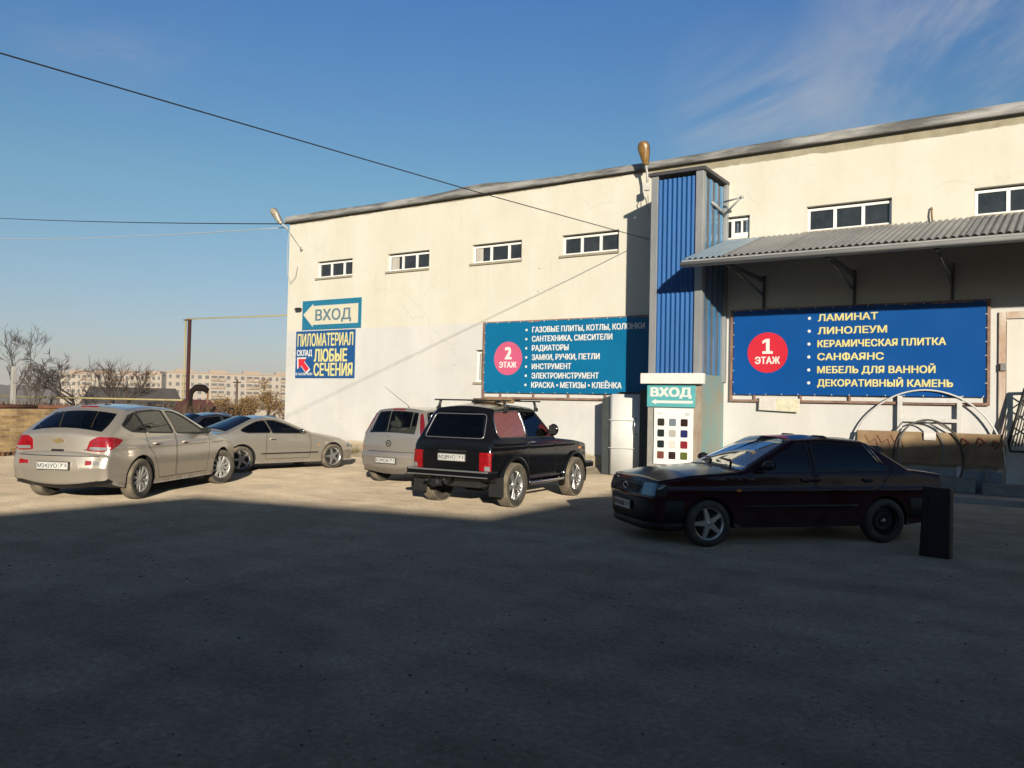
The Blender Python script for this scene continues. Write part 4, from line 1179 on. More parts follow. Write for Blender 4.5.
# ------------------------------------------------------------------ the warehouse
WX0, WX1, WZ = -21.74, 13.0, 7.66
def wall_material():
    m = bpy.data.materials.new('painted_render'); N, L = nodes_of(m)
    b = N['Principled BSDF']; b.inputs['Roughness'].default_value = 0.9; b.inputs['Specular IOR Level'].default_value = 0.2
    tc = N.new('ShaderNodeTexCoord'); sp = N.new('ShaderNodeSeparateXYZ'); L.new(tc.outputs['Object'], sp.inputs[0])
    def noise(sc, det=6, rough=0.6, scale=None):
        v = tc.outputs['Object']
        if scale:
            mp = N.new('ShaderNodeMapping'); mp.inputs['Scale'].default_value = scale; L.new(v, mp.inputs['Vector']); v = mp.outputs['Vector']
        t = N.new('ShaderNodeTexNoise'); t.inputs['Scale'].default_value = sc; t.inputs['Detail'].default_value = det; t.inputs['Roughness'].default_value = rough
        L.new(v, t.inputs['Vector']); return t.outputs['Fac']
    def mth(op, a, bb):
        x = N.new('ShaderNodeMath'); x.operation = op
        for i, q in enumerate((a, bb)):
            if isinstance(q, (int, float)): x.inputs[i].default_value = q
            else: L.new(q, x.inputs[i])
        return x.outputs[0]
    def step(v, a, bb):
        x = N.new('ShaderNodeMapRange'); x.inputs[1].default_value = a; x.inputs[2].default_value = bb; L.new(v, x.inputs[0]); return x.outputs[0]
    def rgb(c):
        x = N.new('ShaderNodeRGB'); x.outputs[0].default_value = (*c, 1); return x.outputs[0]
    def mix(f, a, bb, mode='MIX'):
        x = N.new('ShaderNodeMix'); x.data_type = 'RGBA'; x.blend_type = mode
        if isinstance(f, float): x.inputs['Factor'].default_value = f
        else: L.new(f, x.inputs['Factor'])
        L.new(a, x.inputs['A']); L.new(bb, x.inputs['B']); return x.outputs['Result']
    def ramp(src, p0, p1, c0, c1):
        r = N.new('ShaderNodeValToRGB'); r.color_ramp.elements[0].position = p0; r.color_ramp.elements[1].position = p1
        r.color_ramp.elements[0].color = (*c0, 1); r.color_ramp.elements[1].color = (*c1, 1); L.new(src, r.inputs['Fac']); return r.outputs['Color']
    z = sp.outputs['Z']; x = sp.outputs['X']
    wob = mth('MULTIPLY', mth('SUBTRACT', noise(1.4, 5), 0.5), 0.05)
    up = step(mth('ADD', z, wob), 3.955, 3.975)
    c = mix(up, rgb(WALL_LOW), rgb(WALL_UP))
    # patches of another coat of paint below
    c = mix(mth('MULTIPLY', step(noise(0.55, 3), 0.52, 0.56), mth('SUBTRACT', 0.35, mth('MULTIPLY', up, 0.25))), c, rgb((0.56, 0.545, 0.51)))
    # run-off streaks and blotches
    c = mix(1.0, c, ramp(noise(1.1, 6, 0.6, (1.0, 1.0, 0.10)), 0.28, 0.6, (0.965, 0.955, 0.935), (1.01, 1.01, 1.01)), 'MULTIPLY')
    c = mix(1.0, c, ramp(noise(5.0, 6, 0.7, (1.0, 1.0, 0.05)), 0.30, 0.5, (0.98, 0.975, 0.96), (1.0, 1.0, 1.0)), 'MULTIPLY')
    c = mix(1.0, c, ramp(noise(0.8, 7, 0.65), 0.30, 0.66, (0.94, 0.93, 0.90), (1.02, 1.02, 1.02)), 'MULTIPLY')
    # bare concrete band under the eaves, its edge ragged; deeper to the right of the shaft
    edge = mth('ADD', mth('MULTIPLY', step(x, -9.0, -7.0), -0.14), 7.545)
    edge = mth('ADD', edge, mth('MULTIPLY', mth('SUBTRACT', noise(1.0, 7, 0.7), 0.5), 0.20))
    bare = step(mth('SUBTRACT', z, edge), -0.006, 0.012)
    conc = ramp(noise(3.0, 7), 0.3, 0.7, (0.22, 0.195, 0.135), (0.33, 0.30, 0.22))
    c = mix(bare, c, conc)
    # splash zone and plinth
    lowz = mth('ADD', z, mth('MULTIPLY', mth('SUBTRACT', noise(2.5, 6), 0.5), 0.16))
    c = mix(mth('SUBTRACT', 1.0, step(lowz, 0.40, 0.48)), c, ramp(noise(4.0, 6), 0.3, 0.7, (0.32, 0.27, 0.18), (0.42, 0.36, 0.26)))
    vo = N.new('ShaderNodeTexVoronoi'); vo.inputs['Scale'].default_value = 0.9; L.new(tc.outputs['Object'], vo.inputs['Vector'])
    c = mix(1.0, c, ramp(vo.outputs['Distance'], 0.02, 0.035, (0.62, 0.58, 0.52), (1, 1, 1)), 'MULTIPLY')
    # hairline cracks, here and there
    nd = N.new('ShaderNodeTexNoise'); nd.inputs['Scale'].default_value = 1.6; nd.inputs['Detail'].default_value = 6; L.new(tc.outputs['Object'], nd.inputs['Vector'])
    ds = N.new('ShaderNodeMix'); ds.data_type = 'RGBA'; ds.blend_type = 'LINEAR_LIGHT'; ds.inputs['Factor'].default_value = 0.35; L.new(tc.outputs['Object'], ds.inputs['A']); L.new(nd.outputs['Color'], ds.inputs['B'])
    ck = N.new('ShaderNodeTexVoronoi'); ck.feature = 'DISTANCE_TO_EDGE'; ck.inputs['Scale'].default_value = 0.42; L.new(ds.outputs['Result'], ck.inputs['Vector'])
    cm = mth('MULTIPLY', mth('SUBTRACT', 1.0, step(ck.outputs['Distance'], 0.002, 0.007)), step(noise(0.35, 3), 0.52, 0.62))
    c = mix(mth('MULTIPLY', cm, 0.18), c, rgb((0.22, 0.20, 0.17)))
    # run-off below the sills
    dr = mth('MULTIPLY', step(noise(7.0, 4, 0.6, (1.0, 1.0, 0.02)), 0.55, 0.70), mth('MULTIPLY', step(z, 4.3, 5.6), mth('SUBTRACT', 1.0, step(z, 5.6, 5.66))))
    c = mix(mth('MULTIPLY', dr, 0.16), c, rgb((0.26, 0.23, 0.17)))
    L.new(c, b.inputs['Base Color'])
    bp = N.new('ShaderNodeBump'); bp.inputs['Strength'].default_value = 0.35; bp.inputs['Distance'].default_value = 0.02
    L.new(noise(6, 9, 0.7), bp.inputs['Height']); L.new(bp.outputs['Normal'], b.inputs['Normal'])
    return m

def corrugated_sheet(mb, P, L_u, L_v, pitch, depth, mi=0, n_per=8, sharp=1.0):
    """P(u, v, h): the place of a point u along the ridges' cross direction, v along the ridges, h proud of the sheet"""
    n = int(L_u / pitch * n_per) + 1; vs = []; fs = []
    for i in range(n + 1):
        u = L_u * i / n
        s_ = math.sin(2 * PI * u / pitch); h = depth * max(-1, min(1, s_ * sharp)) / 2
        vs.append(P(u, 0, h)); vs.append(P(u, L_v, h))
    for i in range(n): fs.append((2 * i, 2 * i + 2, 2 * i + 3, 2 * i + 1))
    mb.add(vs, fs, mi, True)

def build_warehouse():
    root = empty('warehouse', (0, D, 0))
    tag(root, 'long cream-painted warehouse with a row of narrow windows under the roof', 'building')
    T = lambda mb: [setattr(mb, 'v', [(a, b - D, c) for a, b, c in mb.v])]
    def B(mb, name, mats, par=None, fix=True):
        T(mb); return mb.build(name, mats, par or root, fix=fix)
    wm = wall_material()
    # openings: x0, x1, z0, z1
    wins = [(-20.37, -18.78, 5.66, 6.21), (-17.30, -15.65, 5.66, 6.21), (-14.08, -12.39, 5.66, 6.21), (-11.12, -9.44, 5.65, 6.20),
            (-6.75, -6.08, 5.66, 6.21), (-4.80, -3.04, 5.67, 6.25), (-1.51, 0.25, 5.67, 6.25), (1.8, 3.55, 5.67, 6.25), (5.0, 6.75, 5.67, 6.25), (-13.87, -13.42, 2.28, 3.20)]
    xs = sorted({WX0, WX1} | {w[0] for w in wins} | {w[1] for w in wins}); zs = sorted({0.0, WZ} | {w[2] for w in wins} | {w[3] for w in wins})
    w = MB()
    for i in range(len(xs) - 1):
        for j in range(len(zs) - 1):
            cx, cz = (xs[i] + xs[i + 1]) / 2, (zs[j] + zs[j + 1]) / 2
            if any(a < cx < b and c < cz < d for a, b, c, d in wins): continue
            w.quad((xs[i], D, zs[j]), (xs[i + 1], D, zs[j]), (xs[i + 1], D, zs[j + 1]), (xs[i], D, zs[j + 1]))
    dp = 0.16
    for a, b, c, d in wins:
        w.quad((a, D, c), (a, D + dp, c), (a, D + dp, d), (a, D, d)); w.quad((b, D, c), (b, D, d), (b, D + dp, d), (b, D + dp, c))
        w.quad((a, D, d), (a, D + dp, d), (b, D + dp, d), (b, D, d)); w.quad((a, D, c), (b, D, c), (b, D + dp, c), (a, D + dp, c))
    Y1 = D + 24
    w.quad((WX0, D, 0), (WX0, D, WZ), (WX0, Y1, WZ), (WX0, Y1, 0)); w.quad((WX1, D, 0), (WX1, Y1, 0), (WX1, Y1, WZ), (WX1, D, WZ))
    w.quad((WX0, Y1, 0), (WX0, Y1, WZ), (WX1, Y1, WZ), (WX1, Y1, 0))
    wall = B(w, 'wall', wm, fix=False)
    # opaque panes: the dark of the unlit rooms is put into their colour
    glassm = mat('dark_window_glass', (0.03, 0.033, 0.036), 0.06, n=0.5, ns=3, spec=0.7)
    pvc = mat('white_pvc', (0.72, 0.71, 0.68), 0.4, n=0.10, ns=6)
    sillm = mat('grey_sill', (0.30, 0.27, 0.20), 0.8, n=0.3, ns=9)
    curt = mat('net_curtain', (0.45, 0.43, 0.38), 0.9, n=0.35, ns=14, stretch=(1, 1, 0.05))
    for wi, (a, b, c, d) in enumerate(wins):
        f = MB(); t = 0.055; y0, y1 = D + 0.085, D + 0.15
        small = (b - a) < 0.8
        e0, e1 = a + 0.004, b - 0.004
        z0, z1 = c + 0.012, d - 0.045
        f.box(e0, e1, y0, y1, z0, z0 + t, 0, 0.006); f.box(e0, e1, y0, y1, z1 - t, z1, 0, 0.006)
        n = 1 if wi == 9 else 2 if small else 3
        if small and wi != 9: cuts = [e0, e0 + (e1 - e0) * 0.36, e1]
        elif wi in (0, 2): cuts = [e0, e0 + (e1 - e0) * 0.36, e0 + (e1 - e0) * 0.72, e1]
        else: cuts = [e0 + (e1 - e0) * k / n for k in range(n + 1)]
        for k, x in enumerate(cuts):
            ww = t if k in (0, len(cuts) - 1) else 0.045
            xa = x if k == 0 else x - ww if k == len(cuts) - 1 else x - ww / 2 - 0.012
            xb = xa + ww + (0.024 if 0 < k < len(cuts) - 1 else 0)
            f.box(xa, xb, y0 + 0.002, y1 - 0.002, z0 + t - 0.002, z1 - t + 0.002, 0, 0.005)
        if small and wi != 9:
            xm = (cuts[1] + cuts[2]) / 2; f.box(xm - 0.02, xm + 0.02, y0 + 0.004, y1 - 0.004, z0 + t, z1 - t, 0, 0.004)
            f.box(cuts[1] + 0.03, cuts[2] - t, y0 - 0.012, y1 - 0.006, z0 + t, z0 + t + 0.10, 0, 0.006)
        win = B(f, 'window', pvc)
        g = MB(); g.quad((e0 + 0.01, D + 0.122, z0 + 0.02), (e1 - 0.01, D + 0.122, z0 + 0.02), (e1 - 0.01, D + 0.122, z1 - 0.02), (e0 + 0.01, D + 0.122, z1 - 0.02))
        B(g, 'pane', glassm, win)
        if wi in (1, 2, 9):
            g = MB(); corr = []
            xe = e0 + 0.08; g2 = []
            for k in range(13):
                x = xe + (cuts[1] - xe - 0.06) * (0.75 if wi == 1 else 0.5) * k / 12
                g2 += [(x, D + 0.114 - (0.004 if k % 2 else 0), z0 + t), (x, D + 0.114 - (0.004 if k % 2 else 0), z1 - t)]
            g.add(g2, [(2 * k, 2 * k + 2, 2 * k + 3, 2 * k + 1) for k in range(12)], 0, True)
            B(g, 'curtain', curt, win)
        s_ = MB(); s_.box(a - 0.05, b + 0.02, D - 0.05, D + 0.10, c - 0.055, c + 0.008, 0, 0.008); B(s_, 'sill', sillm, win)
    # eaves: bent sheet with dents, patches of old membrane
    em = mat('eaves_sheet', (0.34, 0.335, 0.32), 0.55, 0.1, col2=(0.11, 0.11, 0.105), ns=0.9, bump=0.5, bs=4, stretch=(0.7, 1, 6), ramp=(0.42, 0.62))
    e = MB(); n = 260; vs = []; fs = []; rr = random.Random(3)
    wv = [0.0] * (n + 1)
    for _ in range(26):
        c0 = rr.uniform(0, n); a0 = rr.uniform(-0.035, 0.05); w0 = rr.uniform(3, 12)
        for i in range(n + 1): wv[i] += a0 * math.exp(-((i - c0) / w0) ** 2)
    prof = [(0.02, 7.60), (-0.10, 7.615), (-0.115, 7.63), (-0.12, 7.72), (-0.06, 7.80), (0.10, 7.85), (0.6, 7.92)]
    m = len(prof)
    for i in range(n + 1):
        x = WX0 - 0.12 + (WX1 - WX0 + 0.24) * i / n
        for k, (dy, z) in enumerate(prof):
            f_ = (0, 0.1, 0.15, 0.5, 1, 1, 0.6)[k]
            vs.append((x, D + dy - wv[i] * 0.6 * f_, z + wv[i] * f_))
    for i in range(n):
        for k in range(m - 1): fs.append((i * m + k, (i + 1) * m + k, (i + 1) * m + k + 1, i * m + k + 1))
    e.add(vs, fs, 0, True)
    B(e, 'eaves', em, fix=False)
    e = MB(); e.box(WX0 - 0.1, WX1 + 0.1, D - 0.128, D - 0.005, 7.602, 7.614, 0, 0.003); B(e, 'drip_edge', mat('dark_drip_edge', (0.05, 0.045, 0.04), 0.7, n=0.4, ns=3))
    r = MB(); r.quad((WX0 - 0.12, D + 0.58, 7.91), (WX1 + 0.12, D + 0.58, 7.91), (WX1 + 0.12, Y1 + 0.12, 8.6), (WX0 - 0.12, Y1 + 0.12, 8.6))
    r.quad((WX0 - 0.12, D + 0.0, 7.62), (WX0 - 0.12, D + 0.58, 7.91), (WX0 - 0.12, Y1 + 0.12, 8.6), (WX0 - 0.12, Y1 + 0.12, 7.62))
    B(r, 'roof', mat('roof_felt', (0.12, 0.115, 0.11), 0.9, n=0.3), fix=False)
    # the big white door right of the second banner
    d = MB(); d.box(-0.93, 2.6, D - 0.035, D + 0.05, 0.22, 3.55, 0, 0.01)
    dm = mat('white_door_paint', (0.58, 0.565, 0.52), 0.75, n=0.14, ns=1.6, col2=(0.50, 0.47, 0.41), stretch=(1, 1, 0.3), bump=0.2, bs=4)
    door = B(d, 'door', dm)
    d = MB(); d.box(-1.06, -0.94, D - 0.05, D + 0.04, 0.0, 3.72, 0, 0.01); d.box(-0.94, 2.7, D - 0.05, D + 0.04, 3.58, 3.72, 0, 0.01)
    B(d, 'door_frame', mat('worn_frame', (0.52, 0.48, 0.42), 0.8, col2=(0.34, 0.22, 0.15), ns=5, stretch=(1, 1, 0.4)), door)
    d = MB(); d.box(-1.03, -0.92, D - 0.10, D - 0.052, 2.55, 2.70, 0, 0.01); B(d, 'hinge', mat('grey_hinge', (0.22, 0.21, 0.20), 0.6, 0.4, n=0.3), door)
    d = MB(); d.box(-12.2, -8.6, D - 0.06, D - 0.004, 0.0, 0.40, 0, 0.012); d.box(WX0, -12.2, D - 0.055, D - 0.004, 0.0, 0.34, 0, 0.012)
    B(d, 'plinth', mat('sandy_plinth', (0.36, 0.30, 0.21), 0.95, n=0.35, ns=3, bump=0.6, bs=8))
    d = MB(); d.box(-5.6, -0.98, D - 0.07, D - 0.004, 0.0, 0.55, 0, 0.012)
    B(d, 'plinth', mat('blue_grey_plinth', (0.26, 0.29, 0.32), 0.9, n=0.35, ns=3, bump=0.5, bs=8))
    return root

def build_shaft():
    x0, x1, y0, zt = -7.86, -6.64, 17.45, 6.98
    root = empty('lift_shaft', (x0, y0, 0)); tag(root, 'tall blue corrugated shaft with grey corner trims in front of the cream wall', 'lift shaft')
    def B(mb, name, mats, fix=True):
        mb.v = [(a - x0, b - y0, c) for a, b, c in mb.v]; return mb.build(name, mats, root, fix=fix)
    blue = mat('blue_sheet', (0.008, 0.085, 0.27), 0.6, 0.0, n=0.22, ns=2.5, spec=0.3, stretch=(1, 1, 0.25))
    side = mat('faded_blue_sheet', (0.035, 0.16, 0.34), 0.3, 0.3, col2=(0.07, 0.22, 0.40), ns=3, coat=0.6, stretch=(2, 2, 0.1))
    trim = mat('zinc_trim', (0.33, 0.34, 0.34), 0.5, 0.45, n=0.22, ns=3, stretch=(1, 1, 0.4))
    rust = mat('turquoise_old_paint', (0.10, 0.26, 0.28), 0.7, col2=(0.22, 0.20, 0.15), ns=2.2, n=0.3, bump=0.4, bs=10, stretch=(1, 1, 0.5))
    zb = 2.42
    f = MB(); corrugated_sheet(f, lambda u, v, h: (x0 + 0.16 + u, y0 + 0.02 - h, zb + v), x1 - x0 - 0.30, zt - zb - 0.12, 0.113, 0.035, sharp=1.5)
    B(f, 'front_panel', blue, fix=False)
    f = MB(); corrugated_sheet(f, lambda u, v, h: (x1 - 0.015 + h, y0 + 0.12 + u, zb + v), D - y0 - 0.26, zt - zb - 0.12, 0.35, 0.035, sharp=3.0)
    B(f, 'side_panel', side, fix=False)
    f = MB()
    f.box(x0, x0 + 0.165, y0 - 0.02, y0 + 0.03, zb - 0.02, zt - 0.03, 0, 0.006); f.box(x0, x0 + 0.03, y0 + 0.03, y0 + 0.18, zb - 0.02, zt - 0.03, 0, 0.004)
    f.box(x1 - 0.15, x1 + 0.02, y0 - 0.024, y0 + 0.03, zb - 0.02, zt - 0.01, 0, 0.006); f.box(x1 - 0.03, x1 + 0.02, y0 + 0.03, y0 + 0.14, zb - 0.02, zt - 0.01, 0, 0.006)
    f.box(x1 - 0.03, x1 + 0.06, D - 0.14, D - 0.004, 2.3, zt, 0, 0.006)
    B(f, 'corner_trim', trim)
    f = MB(); f.box(x0 + 0.01, x1 - 0.02, y0 + 0.05, D - 0.005, 0.02, zt - 0.13); B(f, 'core', mat('shaft_core', (0.10, 0.11, 0.12), 0.9, n=0.3))
    f = MB(); f.box(x0 - 0.06, x1 + 0.07, y0 - 0.07, D - 0.003, zt - 0.03, zt + 0.05, 0, 0.006)
    B(f, 'roof', mat('shaft_roof', (0.05, 0.05, 0.055), 0.6, n=0.3))
    # lower part: old painted steel with grey posts
    f = MB(); f.box(x0 + 0.0, x1 - 0.155, y0 - 0.01, y0 + 0.04, 0.0, zb - 0.01, 0, 0.004)
    B(f, 'lower_front', mat('grey_cement', (0.30, 0.29, 0.26), 0.9, n=0.35, ns=3, bump=0.6, bs=14))
    f = MB(); f.box(x1 - 0.02, x1 + 0.005, y0 + 0.10, D - 0.01, 0.0, zb + 0.02, 0, 0.004); B(f, 'lower_side', rust)
    f = MB(); f.box(x1 - 0.15, x1 + 0.02, y0 - 0.026, y0 + 0.10, 0.0, zb - 0.025, 0, 0.008)
    B(f, 'corner_post', mat('grey_rusty_post', (0.30, 0.27, 0.22), 0.8, col2=(0.20, 0.13, 0.08), ns=4, stretch=(1, 1, 0.4)))
    return root

def build_canopy():
    X0, X1, yf, zf, zb = -6.62, 7.0, 16.33, 4.73, 5.60
    root = empty('loading_canopy', (X0, D, 0)); tag(root, 'long grey corrugated canopy over the blue banner on the right', 'canopy')
    def B(mb, name, mats, fix=True):
        mb.v = [(a - X0, b - D, c) for a, b, c in mb.v]; return mb.build(name, mats, root, fix=fix)
    zinc = mat('zinc_sheet', (0.27, 0.27, 0.27), 0.55, 0.4, n=0.3, ns=1.2, coat=0.0, col2=(0.18, 0.185, 0.195), stretch=(1, 0.4, 1))
    bl = mat('bluish_sheet', (0.24, 0.33, 0.42), 0.4, 0.4, n=0.2, ns=1.5)
    gut = mat('grey_gutter', (0.30, 0.30, 0.29), 0.6, 0.1, n=0.2, ns=2)
    rr = random.Random(5); x = X0
    for k, wd in enumerate((0.9, 1.15, 1.15, 1.15, 1.15, 1.15, 1.15, 1.15, 1.15, 1.15, 1.15, 1.2)):
        dz = rr.uniform(-0.008, 0.010); ov = 0.0
        s_ = MB(); L_v = math.hypot(D - yf, zb - zf) + 0.02
        def P(u, v, h, x=x, dz=dz):
            t = v / L_v
            return (x + u, yf - 0.03 + (D - 0.01 - yf + 0.03) * t, zf + 0.05 + dz + (zb - zf) * t + h)
        corrugated_sheet(s_, P, wd, L_v, 0.125, 0.036, sharp=1.8)
        B(s_, 'roof_sheet', bl if k == 0 else zinc, fix=False)
        x += wd - 0.0625
    g = MB()
    g.box(X0 - 0.03, X1, yf - 0.02, yf + 0.10, zf - 0.10, zf + 0.035, 0, 0.012)
    B(g, 'gutter', gut)
    g = MB(); g.tube([(X0 - 0.03, yf - 0.05, zf - 0.055), (X1, yf - 0.05, zf - 0.055)], 0.05, 10); B(g, 'edge_pipe', gut)
    dark = mat('dark_steel', (0.07, 0.065, 0.06), 0.7, 0.2, n=0.3, ns=5)
    for xb in (-5.72, -3.76, -1.88, 0.1, 2.1, 4.1, 6.1):
        b = MB()
        b.box(xb - 0.04, xb + 0.04, yf + 0.10, D - 0.01, 4.60, 4.68, 0, 0.006)
        b.tube([(xb, yf + 0.35, 4.62), (xb, D - 0.04, 4.30)], 0.028, 6)
        b.box(xb - 0.03, xb + 0.03, D - 0.05, D - 0.006, 4.0, 4.75, 0, 0.006)
        vs = [(xb - 0.03, yf + 0.12, 4.66), (xb + 0.03, yf + 0.12, 4.66), (xb + 0.03, D - 0.02, 5.52), (xb - 0.03, D - 0.02, 5.52)]
        b.tube([(xb, yf + 0.12, 4.68), (xb, D - 0.03, 5.52)], 0.03, 6)
        B(b, 'bracket', dark)
    for yy, zz in ((yf + 0.5, 4.84), (yf + 1.3, 5.11), (yf + 2.1, 5.37)):
        b = MB(); b.box(X0, X1, yy - 0.03, yy + 0.03, zz - 0.06, zz, 0, 0.004); B(b, 'purlin', dark)
    return root

# ------------------------------------------------------------------ signs
def sign_board(name, label, cat, x0, x1, z0, z1, y=D, th=0.03, face=None, edge=None):
    root = empty(name, ((x0 + x1) / 2, y, z0)); tag(root, label, cat)
    b = MB(); b.box(x0 - root.location.x, x1 - root.location.x, -th, -0.003, 0, z1 - z0, 0, 0.004)
    b.build('board', face, root)
    return root

def letters(root, items, m, name='lettering', thick=0.004, face=0.03):
    """items: (text, x, z, h, w, bold)"""
    ox, oy, oz = root.location
    for t, x, z, h, w, bold in items:
        k = MB(); put_text(k, t, x - ox, z - oz, -face - 0.002, w=w, h=h, bold=bold); k.build(name, m, root, fix=False)

def flat_shape(root, poly, m, name, face=0.03, th=0.004):
    k = MB(); ox, oy, oz = root.location
    k.prism([(x - ox, z - oz) for x, z in poly], -face - th, -face - 0.0005, 'Y'); return k.build(name, m, root)

def circ(cx, cz, r, n=48): return [(cx + r * math.cos(2 * PI * i / n), cz + r * math.sin(2 * PI * i / n)) for i in range(n)]

def build_signs():
    white = mat('white_lettering', (0.62, 0.62, 0.59), 0.6, n=0.06, ns=2)
    cream = mat('cream_vinyl', (0.54, 0.51, 0.40), 0.6, n=0.06, ns=2)
    yellow = mat('yellow_lettering', (0.74, 0.66, 0.22), 0.6, n=0.12, ns=2)
    pale = mat('pale_yellow_lettering', (0.60, 0.54, 0.22), 0.6, n=0.08, ns=2)
    teal = mat('teal_blue_vinyl', (0.012, 0.15, 0.26), 0.5, n=0.15, ns=1.5, coat=0.1)
    grey = mat('grey_lettering', (0.10, 0.17, 0.21), 0.6, n=0.1)
    # arrow sign
    s = sign_board('entrance_sign', 'teal sign with a cream arrow pointing left, high near the building corner', 'sign', -20.98, -18.33, 3.985, 4.94, face=teal)
    flat_shape(s, [(-20.93, 4.49), (-20.47, 4.83), (-20.47, 4.76), (-18.45, 4.76), (-18.45, 4.14), (-20.47, 4.14), (-20.47, 4.07)], cream, 'arrow')
    letters(s, [('ВХОД', -20.36, 4.27, 0.37, 1.62, 0.024)], grey, face=0.0365)
    # timber advert
    blue = mat('blue_vinyl', (0.008, 0.075, 0.24), 0.5, n=0.2, ns=2, coat=0.1)
    s = sign_board('timber_sign', 'blue timber advert with tall yellow letters and a red arrow', 'sign', -21.25, -18.56, 2.40, 3.945, face=blue)
    letters(s, [('ПИЛОМАТЕРИАЛ', -21.17, 3.44, 0.42, 2.54, 0.024), ('ЛЮБЫЕ', -20.38, 2.93, 0.42, 1.50, 0.032), ('СЕЧЕНИЯ', -20.38, 2.47, 0.42, 1.75, 0.028)], pale, 'yellow_lettering')
    letters(s, [('СКЛАД', -21.19, 3.13, 0.20, 0.72, 0.03), ('В НАЛИЧИИ', -21.22, 2.49, 0.085, 0.78, 0.02)], white, 'white_lettering')
    red = mat('red_vinyl', (0.60, 0.02, 0.04), 0.5, n=0.1, ns=2)
    def arrow(sc):
        cx, cz = -20.83, 2.83
        p = [(-0.30, 0.22), (0.10, 0.22), (0.0, 0.11), (0.26, -0.13), (0.10, -0.26), (-0.14, -0.02), (-0.28, -0.12)]
        return [(cx + x * sc, cz + z * sc) for x, z in p]
    flat_shape(s, arrow(1.14), white, 'arrow_outline'); flat_shape(s, arrow(0.92), red, 'arrow', face=0.0345)
    # second-floor banner
    rust = mat('rusty_frame', (0.25, 0.165, 0.125), 0.8, col2=(0.14, 0.07, 0.05), ns=5, bump=0.4, bs=20)
    def banner(name, label, x0, x1, z0, z1, face_c, num, lines, lx, lz, lh, pitch, lw, tm, circ_m, ccx, ccz, cr, sag=0.0, bs=1):
        root = empty(name, ((x0 + x1) / 2, D, z0)); tag(root, label, 'banner')
        ox = (x0 + x1) / 2
        f = MB(); t = 0.055
        f.box(x0 - ox, x1 - ox, -0.09, -0.03, 0, t, 0, 0.006); f.box(x0 - ox, x1 - ox, -0.09, -0.03, z1 - z0 - t, z1 - z0, 0, 0.006)
        f.box(x0 - ox, x0 - ox + t, -0.088, -0.032, t, z1 - z0 - t, 0, 0.006); f.box(x1 - ox - t, x1 - ox, -0.088, -0.032, t, z1 - z0 - t, 0, 0.006)
        for k in range(5):
            xx = x0 - ox + t + (x1 - x0 - 2 * t) * (k + 0.5) / 5; f.box(xx - 0.02, xx + 0.02, -0.06, -0.004, t, z1 - z0 - t, 0, 0.004)
        f.build('frame', rust, root)
        bx0, bx1, bz0, bz1 = x0 + 0.08, x1 - 0.075, z0 + 0.17, z1 - 0.03
        # cloth with slight ripples between its eyelets
        def surf(x, z):
            u = (x - bx0) / (bx1 - bx0); v = (z - bz0) / (bz1 - bz0)
            return -0.097 - 0.016 * math.sin(9 * u + 4 * v + bs) * math.sin(3 * v + 1.5 * u) - 0.006 * math.sin(31 * u + 2 * v) * (abs(v - 0.5) * 2) ** 2
        c = MB(); nu, nv = 80, 24; vs = []
        for i in range(nu + 1):
            for j in range(nv + 1):
                x = bx0 + (bx1 - bx0) * i / nu; z = bz0 + (bz1 - bz0) * j / nv
                vs.append((x - ox, surf(x, z), z - z0))
        c.add(vs, [(i * (nv + 1) + j, (i + 1) * (nv + 1) + j, (i + 1) * (nv + 1) + j + 1, i * (nv + 1) + j + 1) for i in range(nu) for j in range(nv)], 0, True)
        cl = c.build('cloth', face_c, root, fix=False)
        def xf(lift): return lambda p: Vector((p.x - ox, surf(p.x, p.z) - lift + p.y, p.z - z0))
        k = MB(); m_ = 40
        pv = [xf(0.005)(Vector((ccx + cr * r * math.cos(2 * PI * i / m_), 0, ccz + cr * r * math.sin(2 * PI * i / m_)))) for r in (1.0, 0.66, 0.33) for i in range(m_)]
        fs = [(r * m_ + i, r * m_ + (i + 1) % m_, (r + 1) * m_ + (i + 1) % m_, (r + 1) * m_ + i) for r in range(2) for i in range(m_)] + [tuple(2 * m_ + i for i in range(m_))]
        k.add(pv, fs, 0, True); k.build('floor_number_disc', circ_m, root, fix=True)
        k = MB()
        if num == '1':
            u = cr
            for z_, pl in enumerate(([(-0.07, 0.0), (0.11, 0.0), (0.11, 0.74), (-0.07, 0.74)], [(-0.25, 0.0), (0.27, 0.0), (0.27, 0.13), (-0.25, 0.13)], [(-0.07, 0.74), (-0.25, 0.64), (-0.25, 0.50), (-0.07, 0.58)])):
                k.add([xf(0.010 + 0.0006 * z_)(Vector((ccx + a * u, 0, ccz - u * 0.06 + b_ * u))) for a, b_ in pl], [(0, 1, 2, 3)])
        else: put_text(k, num, ccx - cr * 0.24, ccz - cr * 0.06, 0, w=cr * 0.5, h=cr * 0.78, bold=0.04, xf=xf(0.010))
        k.build('floor_number', white, root, fix=False); k = MB()
        put_text(k, 'ЭТАЖ', ccx - cr * 0.62, ccz - cr * 0.56, 0, w=cr * 1.24, h=cr * 0.36, bold=0.03, xf=xf(0.010))
        k.build('floor_lettering', white, root, fix=False)
        for i, (t_, w_) in enumerate(zip(lines, lw)):
            z = lz - pitch * i
            k = MB(); put_text(k, t_, lx, z, 0, w=w_, h=lh, bold=0.028, xf=xf(0.008)); k.build('lettering', tm, root, fix=False)
            k = MB(); k.add([xf(0.009)(Vector((x, 0, zz))) for x, zz in circ(lx - 0.18, z + lh * 0.48, lh * 0.22, 14)], [tuple(range(14))]); k.build('bullet_point', white, root, fix=False)
        ey = MB()
